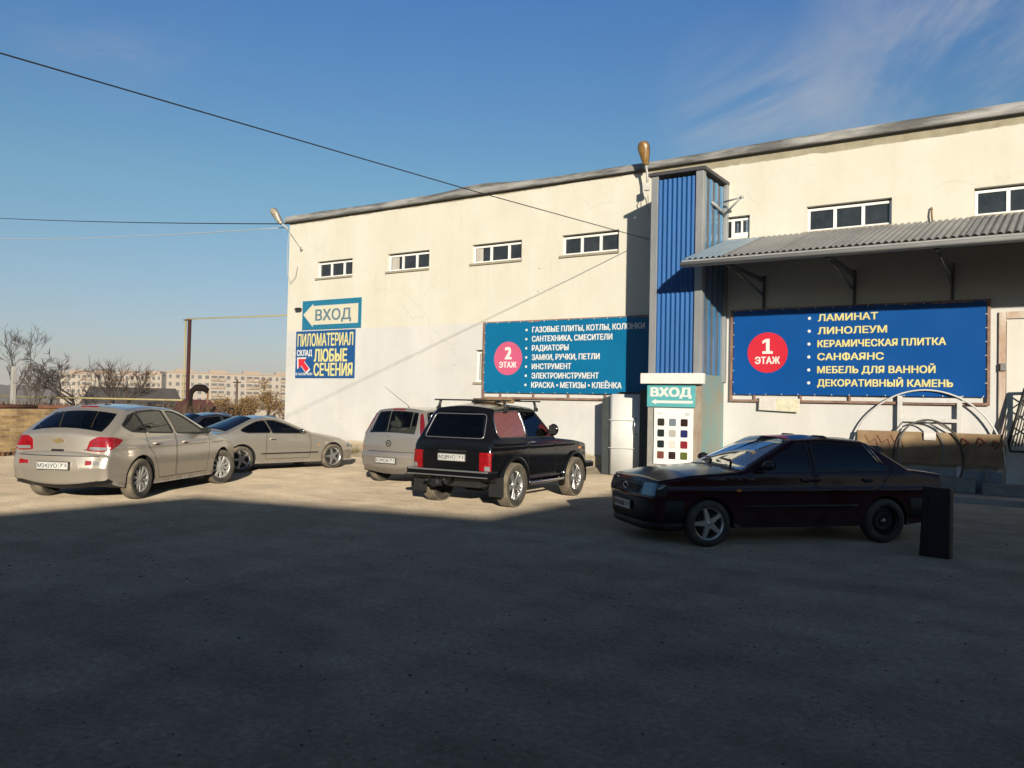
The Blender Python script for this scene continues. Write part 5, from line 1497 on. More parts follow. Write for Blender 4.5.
        for i in range(15):
            x = bx0 + 0.04 + (bx1 - bx0 - 0.08) * i / 14
            for z in (bz0 + 0.025, bz1 - 0.025): ey.tube([(x - ox, surf(x, z) - 0.004, z - z0), (x - ox, surf(x, z) - 0.004, z - z0 + (0.03 if z > (bz0 + bz1) / 2 else -0.03))], 0.008, 5)
        for i in range(1, 7):
            z = bz0 + (bz1 - bz0) * i / 7
            for x in (bx0 + 0.02, bx1 - 0.02): ey.tube([(x - ox, surf(x, z) - 0.004, z - z0), (x - ox + (0.04 if x > ox else -0.04), surf(x, z) - 0.004, z - z0)], 0.008, 5)
        ey.build('eyelet_ties', white, root)
        return root
    b2 = mat('banner_turquoise_blue', (0.001, 0.12, 0.26), 0.6, spec=0.15, n=0.10, ns=1.0)
    b1 = mat('banner_royal_blue', (0.001, 0.060, 0.245), 0.55, spec=0.15, n=0.10, ns=1.0)
    pink = mat('pink_disc', (0.50, 0.085, 0.17), 0.55, n=0.06, ns=2)
    redd = mat('red_disc', (0.50, 0.012, 0.03), 0.5, n=0.06, ns=2)
    banner('shop_banner', 'turquoise-blue banner with a pink disc numbered 2, left of the lift shaft', -13.57, -8.05, 1.83, 3.97, b2, '2',
           ['ГАЗОВЫЕ ПЛИТЫ, КОТЛЫ, КОЛОНКИ', 'САНТЕХНИКА, СМЕСИТЕЛИ', 'РАДИАТОРЫ', 'ЗАМКИ, РУЧКИ, ПЕТЛИ', 'ИНСТРУМЕНТ', 'ЭЛЕКТРОИНСТРУМЕНТ', 'КРАСКА • МЕТИЗЫ • КЛЕЁНКА'],
           -11.93, 3.63, 0.155, 0.248, [3.30, 2.41, 1.145, 2.06, 1.235, 2.05, 2.70], white, pink, -12.705, 2.943, 0.46)
    banner('shop_banner', 'royal-blue banner with a red disc numbered 1 and yellow lettering, under the canopy', -6.47, -1.20, 1.86, 3.99, b1, '1',
           ['ЛАМИНАТ', 'ЛИНОЛЕУМ', 'КЕРАМИЧЕСКАЯ ПЛИТКА', 'САНФАЯНС', 'МЕБЕЛЬ ДЛЯ ВАННОЙ', 'ДЕКОРАТИВНЫЙ КАМЕНЬ'],
           -4.50, 3.655, 0.155, 0.286, [1.23, 1.41, 2.52, 1.35, 2.33, 2.65], pale, redd, -5.60, 2.985, 0.46, bs=2.5)
    # paper notices on a board hanging askew below the banner
    r = empty('notice_board', (-5.32, D - 0.10, 1.86)); r.rotation_euler = (0, R(2.2), 0); tag(r, 'small whitish notice board hanging askew under the royal-blue banner', 'notice board')
    k = MB(); k.box(-0.45, 0.45, -0.02, 0.0, -0.20, 0.10, 0, 0.004); k.build('board', mat('board_white', (0.60, 0.58, 0.52), 0.7, n=0.2, ns=4), r)
    k = MB(); k.box(-0.44, -0.09, -0.026, -0.0205, -0.19, 0.085, 0, 0.001); k.build('paper', mat('grey_paper', (0.56, 0.53, 0.49), 0.8, n=0.2, ns=9), r)
    k = MB(); k.box(-0.06, 0.44, -0.026, -0.0205, -0.19, 0.085, 0, 0.001); k.build('paper', mat('yellowed_paper', (0.62, 0.58, 0.42), 0.8, n=0.25, ns=12, col2=(0.44, 0.42, 0.32)), r)
    # light box over the entrance sign and the turquoise ВХОД sign
    k = MB(); k.box(-7.98, -6.50, 17.26, 17.42, 2.215, 2.455, 0, 0.02); o = k.build('light_box', mat('white_box', (0.66, 0.64, 0.60), 0.5, n=0.12, ns=6)); tag(o, 'long white box fixed across the shaft above the turquoise sign', 'light box')
    tq = mat('turquoise_vinyl', (0.09, 0.36, 0.38), 0.5, n=0.14, ns=4)
    s = sign_board('entrance_sign', 'turquoise sign with bold white letters and a long left arrow on the shaft', 'sign', -7.86, -6.72, 1.70, 2.20, y=17.42, face=tq)
    letters(s, [('ВХОД', -7.78, 1.93, 0.21, 0.98, 0.055)], white)
    flat_shape(s, [(-7.76, 1.815), (-7.64, 1.875), (-7.64, 1.845), (-6.77, 1.845), (-6.77, 1.785), (-7.64, 1.785), (-7.64, 1.755)], white, 'arrow')
    # colour chart
    s = sign_board('colour_chart', 'white chart with twelve rounded colour samples below the turquoise sign', 'chart', -7.68, -6.76, 0.42, 1.675, y=17.42, face=mat('chart_white', (0.74, 0.72, 0.68), 0.5, n=0.06, ns=3))
    cols = [(0.03, 0.028, 0.02), (0.16, 0.19, 0.22), (0.028, 0.014, 0.012), (0.014, 0.024, 0.02), (0.40, 0.38, 0.34), (0.02, 0.022, 0.11), (0.014, 0.02, 0.024), (0.62, 0.58, 0.54), (0.22, 0.018, 0.03), (0.16, 0.055, 0.045), (0.03, 0.018, 0.016), (0.10, 0.12, 0.03)]
    for i, c in enumerate(cols):
        cx = -7.51 + 0.275 * (i % 3); cz = 1.36 - 0.245 * (i // 3)
        pl = round_poly([(cx - 0.082, cz - 0.082), (cx + 0.082, cz - 0.082), (cx + 0.082, cz + 0.082), (cx - 0.082, cz + 0.082)], 0.03, 4)
        flat_shape(s, [(p.x, p.y) for p in pl], mat('sample_colour', c, 0.35, n=0.1, coat=0.3), 'colour_sample', th=0.006)
    k = MB(); ox, oy, oz = s.location
    for a, b_, z in ((-7.62, -7.50, 1.56), (-6.95, -6.83, 1.56), (-6.95, -6.85, 1.53)): k.box(a - ox, b_ - ox, -0.034, -0.0305, z - oz - 0.006, z - oz + 0.006)
    k.build('small_print', grey, s)
# ------------------------------------------------------------------ fittings on and by the building
def build_fittings():
    zinc = mat('pole_grey', (0.42, 0.41, 0.38), 0.6, 0.3, n=0.2, ns=5)
    lens_old = mat('amber_dirty_lens', (0.25, 0.15, 0.04), 0.25, col2=(0.11, 0.055, 0.02), ns=7, coat=0.6)
    lens = mat('grey_dirty_lens', (0.36, 0.31, 0.23), 0.3, col2=(0.16, 0.14, 0.11), ns=7, coat=0.5)
    housing = mat('lamp_housing', (0.20, 0.19, 0.18), 0.5, 0.3, n=0.3, ns=5)
    def lamp(label, base, tip, head_dir, L, w, lens_m, junk):
        r = empty('street_lamp', base); tag(r, label, 'street lamp', 'street lamps on the warehouse')
        b = Vector(base); k = MB(); t = Vector(tip) - b
        k.tube([(0, 0, 0), (t.x * 0.3, t.y * 0.25, t.z * 0.5), t], 0.030, 8); k.build('arm', zinc, r)
        d = Vector(head_dir).normalized()          # along the head, from its neck
        out = Vector((0, -1, -0.55)); out = (out - d * out.dot(d)).normalized(); rt = d.cross(out)
        def head(y_sign, depth, sc, m_, nm):
            kk = MB(); n, mm = 14, 12; vs = []; fs = []
            for i in range(n + 1):
                u = i / n; wdt = w * sc * (0.46 + 0.54 * math.sin(min(1, (u * 1.25)) * PI / 2) ** 1.2) * math.sqrt(max(0.0, 1 - max(0, (u - 0.72) / 0.28) ** 2))
                for j in range(mm + 1):
                    a = PI * j / mm
                    vs.append(t + d * (L * u) + rt * (wdt * math.cos(a)) + out * (y_sign * depth * math.sin(a) * min(1, wdt / (w * 0.6))))
            for i in range(n):
                for j in range(mm): fs.append((i * (mm + 1) + j, (i + 1) * (mm + 1) + j, (i + 1) * (mm + 1) + j + 1, i * (mm + 1) + j + 1))
            kk.add(vs, fs, 0, True); return kk.build(nm, m_, r, fix=False)
        head(-1, 0.09, 1.0, housing, 'lamp_housing'); head(1, 0.11, 0.93, lens_m, 'lamp_lens')
        if junk:
            k = MB(); k.box(-0.07, 0.06, -0.09, 0.02, -0.12, 0.06, 0, 0.01); k.tube([(-0.02, -0.05, -0.10), (-0.06, -0.08, -0.22), (-0.01, -0.07, -0.34), (0.04, -0.03, -0.62)], 0.012, 5)
            k.tube([(0.03, -0.05, 0.0), (0.05, -0.08, -0.25), (0.05, -0.03, -0.7)], 0.008, 5); k.build('junction_box', mat('pale_box', (0.55, 0.53, 0.50), 0.7, n=0.25, ns=9), r)
        else:
            k = MB(); k.tube([(0.10, -0.02, -0.05), (0.62, 0.0, -0.62)], 0.008, 5); k.lathe([(0, -0.02), (0.06, -0.02), (0.06, 0.0), (0, 0.0)], 10, 'Y', center=(0.64, 0.0, -0.63)); k.build('stay_wire', zinc, r)
            k = MB(); k.tube([(0.02, -0.02, -0.05), (0.0, -0.03, -0.6), (0.02, -0.03, -1.4), (0.18, -0.03, -1.75), (0.42, -0.03, -1.55), (0.5, -0.03, -1.2)], 0.010, 5); k.build('loose_cable', mat('pale_cable', (0.40, 0.39, 0.36), 0.7, n=0.2), r)
        return r
    lamp('amber-lensed street lamp at the eaves beside the blue lift shaft', (-8.50, 18.62, 7.10), (-8.52, 18.56, 7.62), (-0.10, -0.16, 0.9), 0.58, 0.165, lens_old, True)
    lamp('grey street lamp on the left corner of the warehouse', (-21.72, D - 0.06, 7.32), (-21.80, D - 0.30, 7.56), (-0.45, -0.25, 0.75), 0.62, 0.15, lens, False)
    # wall bracket right of the shaft
    k = MB(); k.tube([(-6.60, 18.70, 6.50), (-6.10, 18.45, 6.50)], 0.024, 8); k.tube([(-6.60, 18.75, 6.22), (-6.10, 18.45, 6.50)], 0.024, 8); k.tube([(-6.595, 17.95, 6.33), (-6.595, 18.78, 6.22)], 0.03, 8)
    k.lathe([(0, -0.03), (0.035, -0.03), (0.035, 0.03), (0, 0.03)], 12, 'X', center=(-6.09, 18.45, 6.50))
    o = k.build('wall_bracket', zinc); tag(o, 'grey steel bracket sticking out from the right side of the lift shaft', 'bracket')
    # surveillance camera
    r = empty('security_camera', (-21.02, D - 0.02, 4.66)); tag(r, 'small dark security camera beside the teal arrow sign', 'camera')
    k = MB(); k.tube([(0, 0, 0.03), (0, -0.10, 0.03)], 0.018, 6); k.build('mount', zinc, r)
    k = MB(); k.box(-0.16, 0.05, -0.16, -0.07, -0.03, 0.06, 0, 0.012); k.tube([(-0.16, -0.115, 0.01), (-0.20, -0.12, 0.0)], 0.03, 10); k.build('body', M['black'], r)
    # bent reinforcing bars poking out of the wall above the canopy
    k = MB(); k.tube([(-2.27, D + 0.02, 5.90), (-2.28, D - 0.05, 5.93), (-2.27, D - 0.08, 5.80), (-2.25, D - 0.08, 5.60)], 0.018, 6)
    o = k.build('bent_bar', mat('rusty_bar', (0.20, 0.11, 0.06), 0.8, n=0.4)); tag(o, 'short rusty bar bent down out of the wall above the canopy', 'bar')
    # entrance: dark frame, white door standing ajar
    r = empty('entrance_door', (-8.9, 18.3, 0)); tag(r, 'white sheet-metal door ajar in a dark frame, left of the lift shaft', 'door')
    dk = mat('dark_green_grey', (0.045, 0.055, 0.055), 0.7, n=0.35, ns=3)
    k = MB()
    k.prism([(-0.60, 0.0), (-0.30, 0.0), (-0.30, 1.98), (-0.62, 1.88)], 0.10, 0.66, 'Y'); k.prism([(0.42, 0.0), (1.0, 0.0), (1.0, 2.12), (0.42, 2.12)], 0.06, 0.66, 'Y')
    k.box(-0.30, 0.42, 0.30, 0.66, 0.0, 2.05)
    k.build('frame', dk, r)
    wh = mat('glossy_white_sheet', (0.66, 0.66, 0.63), 0.22, n=0.12, ns=2, coat=0.4)
    k = MB(); vs = []; n = 14; fs = []
    for i in range(n + 1):
        u = i / n; x = -0.36 + 0.80 * u; y = 0.04 - 0.07 * math.sin(PI * u) + 0.05 * u
        vs += [(x + 0.02 * 0, y, 0.02), (x - 0.02, y, 1.99 if u > 0.05 else 1.90)]
    vs2 = [(a, b + 0.035, c) for a, b, c in vs]
    m = len(vs)
    for i in range(n): fs += [(2 * i, 2 * i + 2, 2 * i + 3, 2 * i + 1), (m + 2 * i, m + 2 * i + 1, m + 2 * i + 3, m + 2 * i + 2), (2 * i + 1, 2 * i + 3, m + 2 * i + 3, m + 2 * i + 1), (2 * i, m + 2 * i, m + 2 * i + 2, 2 * i + 2)]
    fs += [(0, 1, m + 1, m), (2 * n, m + 2 * n, m + 2 * n + 1, 2 * n + 1)]
    k.add(vs + vs2, fs, 0, True); leaf = k.build('door_leaf', wh, r)
    for z in (0.68, 1.36):
        k = MB(); k.box(-0.36, 0.42, -0.038, -0.030, z - 0.006, z + 0.006, 0, 0.001); k.build('seam', wh, leaf)
    for x, y in ((0.36, 0.02), (0.88, 0.05)):
        k = MB(); k.tube([(x, y, 1.02), (x - 0.01, y - 0.07, 1.05), (x - 0.02, y - 0.08, 1.22), (x - 0.01, y - 0.07, 1.40), (x, y, 1.43)], 0.016, 8); k.build('handle', M['chrome'], r)
    # frame stand with a bent hoop leaning on the wall
    wp = mat('white_pipe', (0.55, 0.54, 0.52), 0.55, n=0.2, ns=6); gp = mat('grey_pipe', (0.20, 0.20, 0.20), 0.6, 0.3, n=0.3, ns=6)
    r = empty('trestle', (-2.28, 18.90, 0)); tag(r, 'tall white steel trestle frame standing in front of the royal-blue banner', 'frame')
    for x in (-0.55, 0.55):
        k = MB(); k.box(x - 0.045, x + 0.045, -0.03, 0.03, 0.0, 2.04, 0, 0.006); k.build('post', wp, r)
    for z in (1.95, 1.54):
        k = MB(); k.box(-0.505, 0.505, -0.028, 0.028, z - 0.05 if z > 1.9 else z - 0.035, z + 0.05 if z > 1.9 else z + 0.035, 0, 0.006); k.build('crossbar', wp, r)
    k = MB(); k.tube([(-0.5, -0.03, 1.48), (-0.62, -0.04, 1.3), (-0.60, -0.02, 1.24)], 0.018, 6); k.tube([(0.1, -0.03, 1.52), (0.5, -0.04, 1.28)], 0.016, 6); k.build('brace', gp, r)
    def hoop(label, cx, base_z, rx, rz, y, rad, m, a0=0, a1=180, tilt=0.0):
        k = MB(); pts = []
        for i in range(41):
            a = R(a0 + (a1 - a0) * i / 40); pts.append((rx * math.cos(a), -tilt * (1 - math.sin(a)), rz * math.sin(a)))
        k.tube(pts, rad, 8); o = k.build('pipe_hoop', m, None, (cx, y, base_z)); tag(o, label, 'hoop', 'hoops by the trestle frame'); return o
    hoop('wide pale pipe arch rising over the trestle frame', -2.35, 0.66, 1.42, 1.50, 18.845, 0.018, wp)
    hoop('thick dark hose loop hanging on the trestle crossbar', -2.28, 0.75, 0.64, 0.80, 18.72, 0.018, M['rubber'], -28, 208)
    hoop('thin inner wire loop hanging on the trestle crossbar', -2.40, 0.92, 0.41, 0.60, 18.70, 0.014, gp, -30, 212)
    # rusty painted steel sheet on its edge
    rs = mat('rusty_yellow_sheet', (0.27, 0.195, 0.105), 0.8, col2=(0.16, 0.09, 0.05), ns=1.8, bump=0.3, bs=12)
    r = empty('steel_sheet', (-2.30, 18.78, 0)); tag(r, 'long rusty yellow sheet propped on edge behind the hoops', 'sheet')
    k = MB(); vs = []; n = 30
    for i in range(n + 1):
        x = -1.33 + 2.66 * i / n; t = 0.012 * math.sin(i * 0.7)
        vs += [(x, t, 0.66 + 0.01 * math.sin(i)), (x, t - 0.05, 0.98), (x, t, 1.30)]
    fs = [(3 * i + j, 3 * i + 3 + j, 3 * i + 4 + j, 3 * i + 1 + j) for i in range(n) for j in range(2)]
    k.add(vs, fs, 0, True); vb = [(a, b + 0.04, c) for a, b, c in vs]; k.add(vb, [tuple(reversed(f)) for f in fs], 0, True)
    k.add([vs[0], vs[1], vs[2], vb[2], vb[1], vb[0]], [(0, 1, 4, 5), (1, 2, 3, 4)]); k.build('sheet', rs, r)
    k = MB()
    for x in (-1.0, 1.05): k.box(x - 0.03, x + 0.03, 0.05, 0.09, 0.0, 1.2, 0, 0.004)
    k.build('leg', gp, r)
    k = MB(); k.box(-0.05, 0.17, -0.066, -0.052, 1.14, 1.30, 0, 0.002); k.build('paper', mat('white_scrap', (0.62, 0.60, 0.57), 0.7, n=0.15), r)
    rp = mat('faded_red_paint', (0.30, 0.05, 0.035), 0.8, n=0.4, ns=8)
    for x0, z0, w_ in ((0.60, 1.08, 0.16), (0.88, 1.10, 0.16), (1.15, 1.06, 0.14)):
        k = MB(); k.tube([(x0, -0.058, z0), (x0 + w_ * 0.4, -0.062, z0 + 0.13), (x0 + w_, -0.058, z0 + 0.04), (x0 + w_ * 0.3, -0.062, z0 - 0.05)], 0.013, 5); k.build('red_scrawl', rp, r)
    for i, x0 in enumerate((-1.15, -0.92, -0.66)):
        k = MB(); k.tube([(x0, -0.056, 1.22), (x0 + 0.08, -0.062, 1.05), (x0 + 0.20, -0.058, 1.14), (x0 + 0.24, -0.062, 0.95)], 0.006, 5); k.build('red_scrawl', rp, r)
    # concrete blocks and a narrow kerb along the wall's foot
    cb = mat('old_concrete', (0.24, 0.23, 0.21), 0.95, n=0.35, ns=4, bump=0.6, bs=14)
    for lab, x0, x1, z1, y0 in (('pale concrete block lying under the rusty sheet', -2.75, -1.42, 0.42, 18.62), ('low dark concrete block at the foot of the white door', -1.30, -0.35, 0.34, 18.58)):
        k = MB(); k.box(x0, x1, y0, y0 + 0.3, 0.12, z1, 0, 0.02); o = k.build('concrete_block', cb); tag(o, lab, 'concrete block')
    k = MB(); k.box(-6.4, 9.0, 17.85, D - 0.075, -0.05, 0.12, 0, 0.02); o = k.build('kerb', mat('pale_kerb', (0.30, 0.29, 0.27), 0.9, n=0.3, ns=3, bump=0.5, bs=12)); tag(o, kind='structure')
    # folded lattice gate at the right edge
    r = empty('lattice_gate', (-0.58, 18.62, 0)); r.scale = (1.06, 1, 1.04); tag(r, 'black folding lattice gate leaf at the right edge beside the white door', 'gate')
    bk = mat('black_ironwork', (0.015, 0.015, 0.016), 0.6, 0.3, n=0.3, ns=6)
    k = MB(); 
    k.tube([(-0.27, 0, 1.10), (-0.02, 0.0, 2.12)], 0.03, 6); k.tube([(-0.02, 0, 2.12), (0.30, 0.05, 2.12)], 0.03, 6); k.tube([(0.02, 0, 0.0), (0.02, 0, 2.12)], 0.035, 6); k.tube([(0.30, 0.05, 0), (0.30, 0.05, 2.12)], 0.035, 6); k.tube([(-0.27, 0, 1.10), (-0.24, 0, 0.95), (0.0, 0, 0.95)], 0.025, 6)
    k.build('frame', bk, r)
    k = MB()
    for i in range(5): k.tube([(-0.22 + 0.05 * i, 0, 1.05), (0.0, 0.0, 1.05 + 0.22 * (5 - i) * 0.9)], 0.012, 5)
    for i in range(7): k.tube([(0.02, 0.0, 0.2 + 0.27 * i), (0.30, 0.05, 0.45 + 0.27 * i)], 0.014, 5); k.tube([(0.30, 0.05, 0.2 + 0.27 * i), (0.02, 0.0, 0.45 + 0.27 * i)], 0.014, 5)
    k.build('lattice', bk, r)
    # upright dark carpet roll / slab by the saloon's boot
    r = empty('dark_slab', (-1.24, 10.98, 0)); r.rotation_euler = (R(-1.5), R(1.2), R(-8)); tag(r, 'upright dark brown slab standing behind the cherry saloon', 'slab')
    bm = bmesh.new(); bmesh.ops.create_cube(bm, size=1)
    for v in bm.verts: v.co = Vector((v.co.x * (0.335 if v.co.z < 0 else 0.30), v.co.y * 0.16, 0.41 + v.co.z * 0.82))
    bmesh.ops.bevel(bm, geom=list(bm.edges), offset=0.022, segments=3, affect='EDGES', profile=0.6)
    k = MB(); k.bm(bm, 0); k.build('board', mat('dark_brown_board', (0.013, 0.008, 0.006), 0.7, n=0.5, ns=5, bump=0.4, bs=9, stretch=(1, 1, 0.4)), r)
    k = MB()
    for x in (-0.11, 0.10): k.box(x - 0.018, x + 0.018, -0.092, -0.078, 0.05, 0.76, 0, 0.004)
    k.build('batten', mat('dark_batten', (0.018, 0.011, 0.008), 0.75, n=0.4, ns=7), r)
    # weeds along the wall
    wd = mat('dry_weeds', (0.17, 0.13, 0.05), 0.9, col2=(0.07, 0.08, 0.025), ns=3)
    rr = random.Random(11)
    g = MB()
    for _ in range(900):
        t = rr.random(); x = rr.choice((rr.gauss(-19.6, 0.7), rr.gauss(-18.4, 0.5), rr.uniform(-21.6, -9.6))); y = D - 0.1 - abs(rr.gauss(0, 0.18))
        h = rr.uniform(0.05, 0.22) * (1.5 if -20.5 < x < -18.0 else 0.6); a = rr.uniform(0, 2 * PI); dx, dy = 0.10 * math.cos(a), 0.10 * math.sin(a)
        g.add([(x - 0.008, y, 0), (x + 0.008, y, 0), (x + dx * 0.5 + 0.005, y + dy * 0.5, h * 0.6), (x + dx, y + dy, h)], [(0, 1, 2), (0, 2, 3)])
    o = g.build('weeds', wd, fix=False); tag(o, kind='stuff')
    # dirt bank against the wall
    k = MB(); vs = []; n = 60; prof = [(-1.3, -0.01), (-0.75, 0.05), (-0.35, 0.13), (0.0, 0.20)]
    for i in range(n + 1):
        x = -21.8 + 12.6 * i / n; s_ = 0.55 + 0.45 * math.sin(i * 0.9) * math.sin(i * 0.23 + 1)
        if x > -10: s_ *= max(0, (-9.2 - x) / 0.8)
        for dy, z in prof: vs.append((x, D - 0.05 + dy * (0.8 + 0.3 * math.sin(i * 0.5)), z * s_ if z > 0 else z))
    k.add(vs, [(4 * i + j, 4 * i + 4 + j, 4 * i + 5 + j, 4 * i + 1 + j) for i in range(n) for j in range(3)], 0, True)
    o = k.build('dirt_bank', mat('dry_dirt', (0.36, 0.30, 0.20), 0.95, n=0.35, ns=3, bump=0.8, bs=15), fix=False); tag(o, kind='structure')

def cable(name, label, pts, sag, rad, m, n=24):
    k = MB(); out = []
    for a, b in zip(pts[:-1], pts[1:]):
        a, b = Vector(a), Vector(b)
        for i in range(n):
            t = i / n; p = a.lerp(b, t); p.z -= sag * 4 * t * (1 - t); out.append(p)
    out.append(Vector(pts[-1])); k.tube(out, rad, 6)
    o = k.build(name, m); tag(o, label, 'cable'); return o

def build_cables():
    blk = mat('black_cable', (0.012, 0.012, 0.013), 0.6, n=0.2)
    pl = mat('pale_wire', (0.45, 0.44, 0.42), 0.6, n=0.2)
    cable('overhead_cable', 'thick black cable crossing the sky down to the blue lift shaft', [(-10.33, -9.0, 4.90), (-9.504, 4.263, 5.339), (-9.05, 12.106, 5.59), (-8.73, 16.606, 5.756), (-8.60, 18.99, 5.86)], 0.0, 0.009, blk)
    cable('overhead_cable', 'dark cable running off to the left from the warehouse corner lamp', [(-62.0, 24.0, 13.35), (-21.8, D - 0.05, 7.60)], 0.15, 0.018, blk)
    cable('overhead_cable', 'thin pale cable below the dark one, left of the warehouse corner', [(-62.0, 24.0, 11.9), (-21.8, D - 0.05, 7.48)], 0.28, 0.014, pl)

# ------------------------------------------------------------------ beyond the yard
def bare_tree(name, label, loc, h, seed, spread=0.5, levels=5, trunk_r=0.10, col=(0.12, 0.09, 0.065), lean=(0, 0), stems=1, twig=0.010, leaves=None, low=0.25):
    rr = random.Random(seed); root = empty(name, (loc[0], loc[1], loc[2])); tag(root, label, 'tree', 'bare trees beyond the yard')
    tr, cr, lf = MB(), MB(), MB()
    def grow(p, d, L, r, lv):
        n = 4; pts = [p]; dd = d.copy()
        for i in range(n):
            dd = (dd + Vector((rr.gauss(0, 0.13), rr.gauss(0, 0.13), rr.gauss(0.03, 0.08)))).normalized(); pts.append(pts[-1] + dd * (L / n))
        rs = [r * (1 - 0.45 * i / n) for i in range(n + 1)]
        (tr if lv <= 1 else cr).tube(pts, rs, 6 if lv <= 1 else 4 if lv < 4 else 3, caps=False)
        if leaves and lv >= 2:
            for q in pts[1:]:
                for _ in range(leaves):
                    c = q + Vector((rr.gauss(0, 0.16), rr.gauss(0, 0.16), rr.gauss(0, 0.16))); a = Vector((rr.gauss(0, 1), rr.gauss(0, 1), rr.gauss(0, 1))).normalized() * 0.05; b = a.orthogonal().normalized() * 0.035
                    lf.add([c - a, c + b, c + a, c - b], [(0, 1, 2, 3)])
        if lv >= levels: return
        for i in range(rr.choice((3, 3, 4))):
            t = rr.uniform(0.35, 1.0) if lv > 0 else rr.uniform(low, 1.0); k = min(n - 1, int(t * n)); q = pts[k].lerp(pts[k + 1], t * n - k)
            ax = Vector((rr.gauss(0, 1), rr.gauss(0, 1), rr.gauss(0, 0.5))); ax = (ax - dd * ax.dot(dd)).normalized()
            nd = (dd * math.cos(spread * rr.uniform(0.6, 1.4)) + ax * math.sin(spread * rr.uniform(0.6, 1.4))).normalized()
            grow(q, nd, L * rr.uniform(0.55, 0.80), max(twig, r * rr.uniform(0.38, 0.55)), lv + 1)
    for s_ in range(stems):
        d = Vector((lean[0] + (rr.gauss(0, 0.28) if stems > 1 else 0), lean[1] + (rr.gauss(0, 0.28) if stems > 1 else 0), 1)).normalized()
        grow(Vector((rr.gauss(0, 0.08) * (stems > 1), rr.gauss(0, 0.08) * (stems > 1), -0.1)), d, h * 0.42, trunk_r, 0)
    bark = mat('bark', col, 0.95, n=0.3, ns=5)
    tr.build('trunk', bark, root, fix=False)
    cr.build('crown', bark, root, fix=False)
    if leaves: lf.build('dry_leaves', mat('dry_leaves', (0.20, 0.11, 0.035), 0.9, col2=(0.13, 0.085, 0.03), ns=2), root, fix=False)
    return root

def apartment(label, a, b, z0, z1, depth, bays, floors, seed, balc=()):
    """a, b: the ends of the facade that faces us"""
    a, b = Vector((*a, z0)), Vector((*b, z0)); u = (b - a); L = u.length; u.normalize(); nrm = Vector((u.y, -u.x, 0))
    if nrm.dot(a) > 0: nrm = -nrm
    root = empty('apartment_building', a); tag(root, label, 'building')
    P = lambda s_, z, o=0.0: u * s_ + nrm * o + Vector((0, 0, z))
    H = z1 - z0; rr = random.Random(seed)
    w = MB(); w.add([P(0, 0), P(L, 0), P(L, H), P(0, H), P(0, 0, -depth), P(L, 0, -depth), P(L, H, -depth), P(0, H, -depth)], [(0, 1, 2, 3), (1, 5, 6, 2), (5, 4, 7, 6), (4, 0, 3, 7), (3, 2, 6, 7)])
    w.build('wall', mat('pale_panels', (0.33, 0.285, 0.23), 0.9, n=0.12, ns=0.15), root)
    r = MB(); r.add([P(-0.4, H, 0.4), P(L + 0.4, H, 0.4), P(L + 0.4, H + 0.7, 0.4), P(-0.4, H + 0.7, 0.4), P(-0.4, H, -depth - 0.4), P(L + 0.4, H, -depth - 0.4), P(L + 0.4, H + 0.7, -depth - 0.4), P(-0.4, H + 0.7, -depth - 0.4)], [(0, 1, 2, 3), (1, 5, 6, 2), (5, 4, 7, 6), (4, 0, 3, 7), (3, 2, 6, 7)])
    for s_ in [L * (k + 0.5) / 4 for k in range(4)]:
        q = [P(s_ - 4, H + 0.7, -3), P(s_ + 4, H + 0.7, -3), P(s_ + 4, H + 1.9, -3), P(s_ - 4, H + 1.9, -3), P(s_ - 4, H + 0.7, -8), P(s_ + 4, H + 0.7, -8), P(s_ + 4, H + 1.9, -8), P(s_ - 4, H + 1.9, -8)]
        r.add(q, [(0, 1, 2, 3), (1, 5, 6, 2), (5, 4, 7, 6), (4, 0, 3, 7), (3, 2, 6, 7)])
    r.build('roof', mat('brown_parapet', (0.34, 0.25, 0.18), 0.9, n=0.3), root)
    gl = mat('far_window', (0.075, 0.07, 0.068), 0.6, n=0.4, ns=0.4); bc = mat('balcony_front', (0.36, 0.27, 0.19), 0.8, n=0.4, ns=0.3)
    fh = H / floors; bw = L / bays; cnt = 0
    for f in reversed(range(floors)):
        for k in range(bays):
            c = (k + 0.5) * bw; z = f * fh + fh * 0.32
            if cnt < 98:
                m = MB(); wd = bw * (0.42 if k in balc else 0.26 if k % 3 else 0.18)
                q = [P(c - wd, z, 0.06), P(c + wd, z, 0.06), P(c + wd, z + fh * 0.46, 0.06), P(c - wd, z + fh * 0.46, 0.06)]
                q += [p - nrm * 0.05 for p in q]
                m.add(q, [(0, 1, 2, 3), (0, 4, 5, 1), (1, 5, 6, 2), (2, 6, 7, 3), (3, 7, 4, 0)]); m.build('window', gl, root); cnt += 1
            if k in balc:
                m = MB(); m.add([P(c - bw * 0.46, z - fh * 0.22, 1.1), P(c + bw * 0.46, z - fh * 0.22, 1.1), P(c + bw * 0.46, z + fh * 0.14, 1.1), P(c - bw * 0.46, z + fh * 0.14, 1.1), P(c - bw * 0.46, z - fh * 0.22, 0.03), P(c + bw * 0.46, z - fh * 0.22, 0.03), P(c + bw * 0.46, z + fh * 0.14, 0.03), P(c - bw * 0.46, z + fh * 0.14, 0.03)], [(0, 1, 2, 3), (1, 5, 6, 2), (4, 0, 3, 7), (0, 4, 5, 1), (3, 2, 6, 7)]); m.build('balcony', bc, root)
    return root

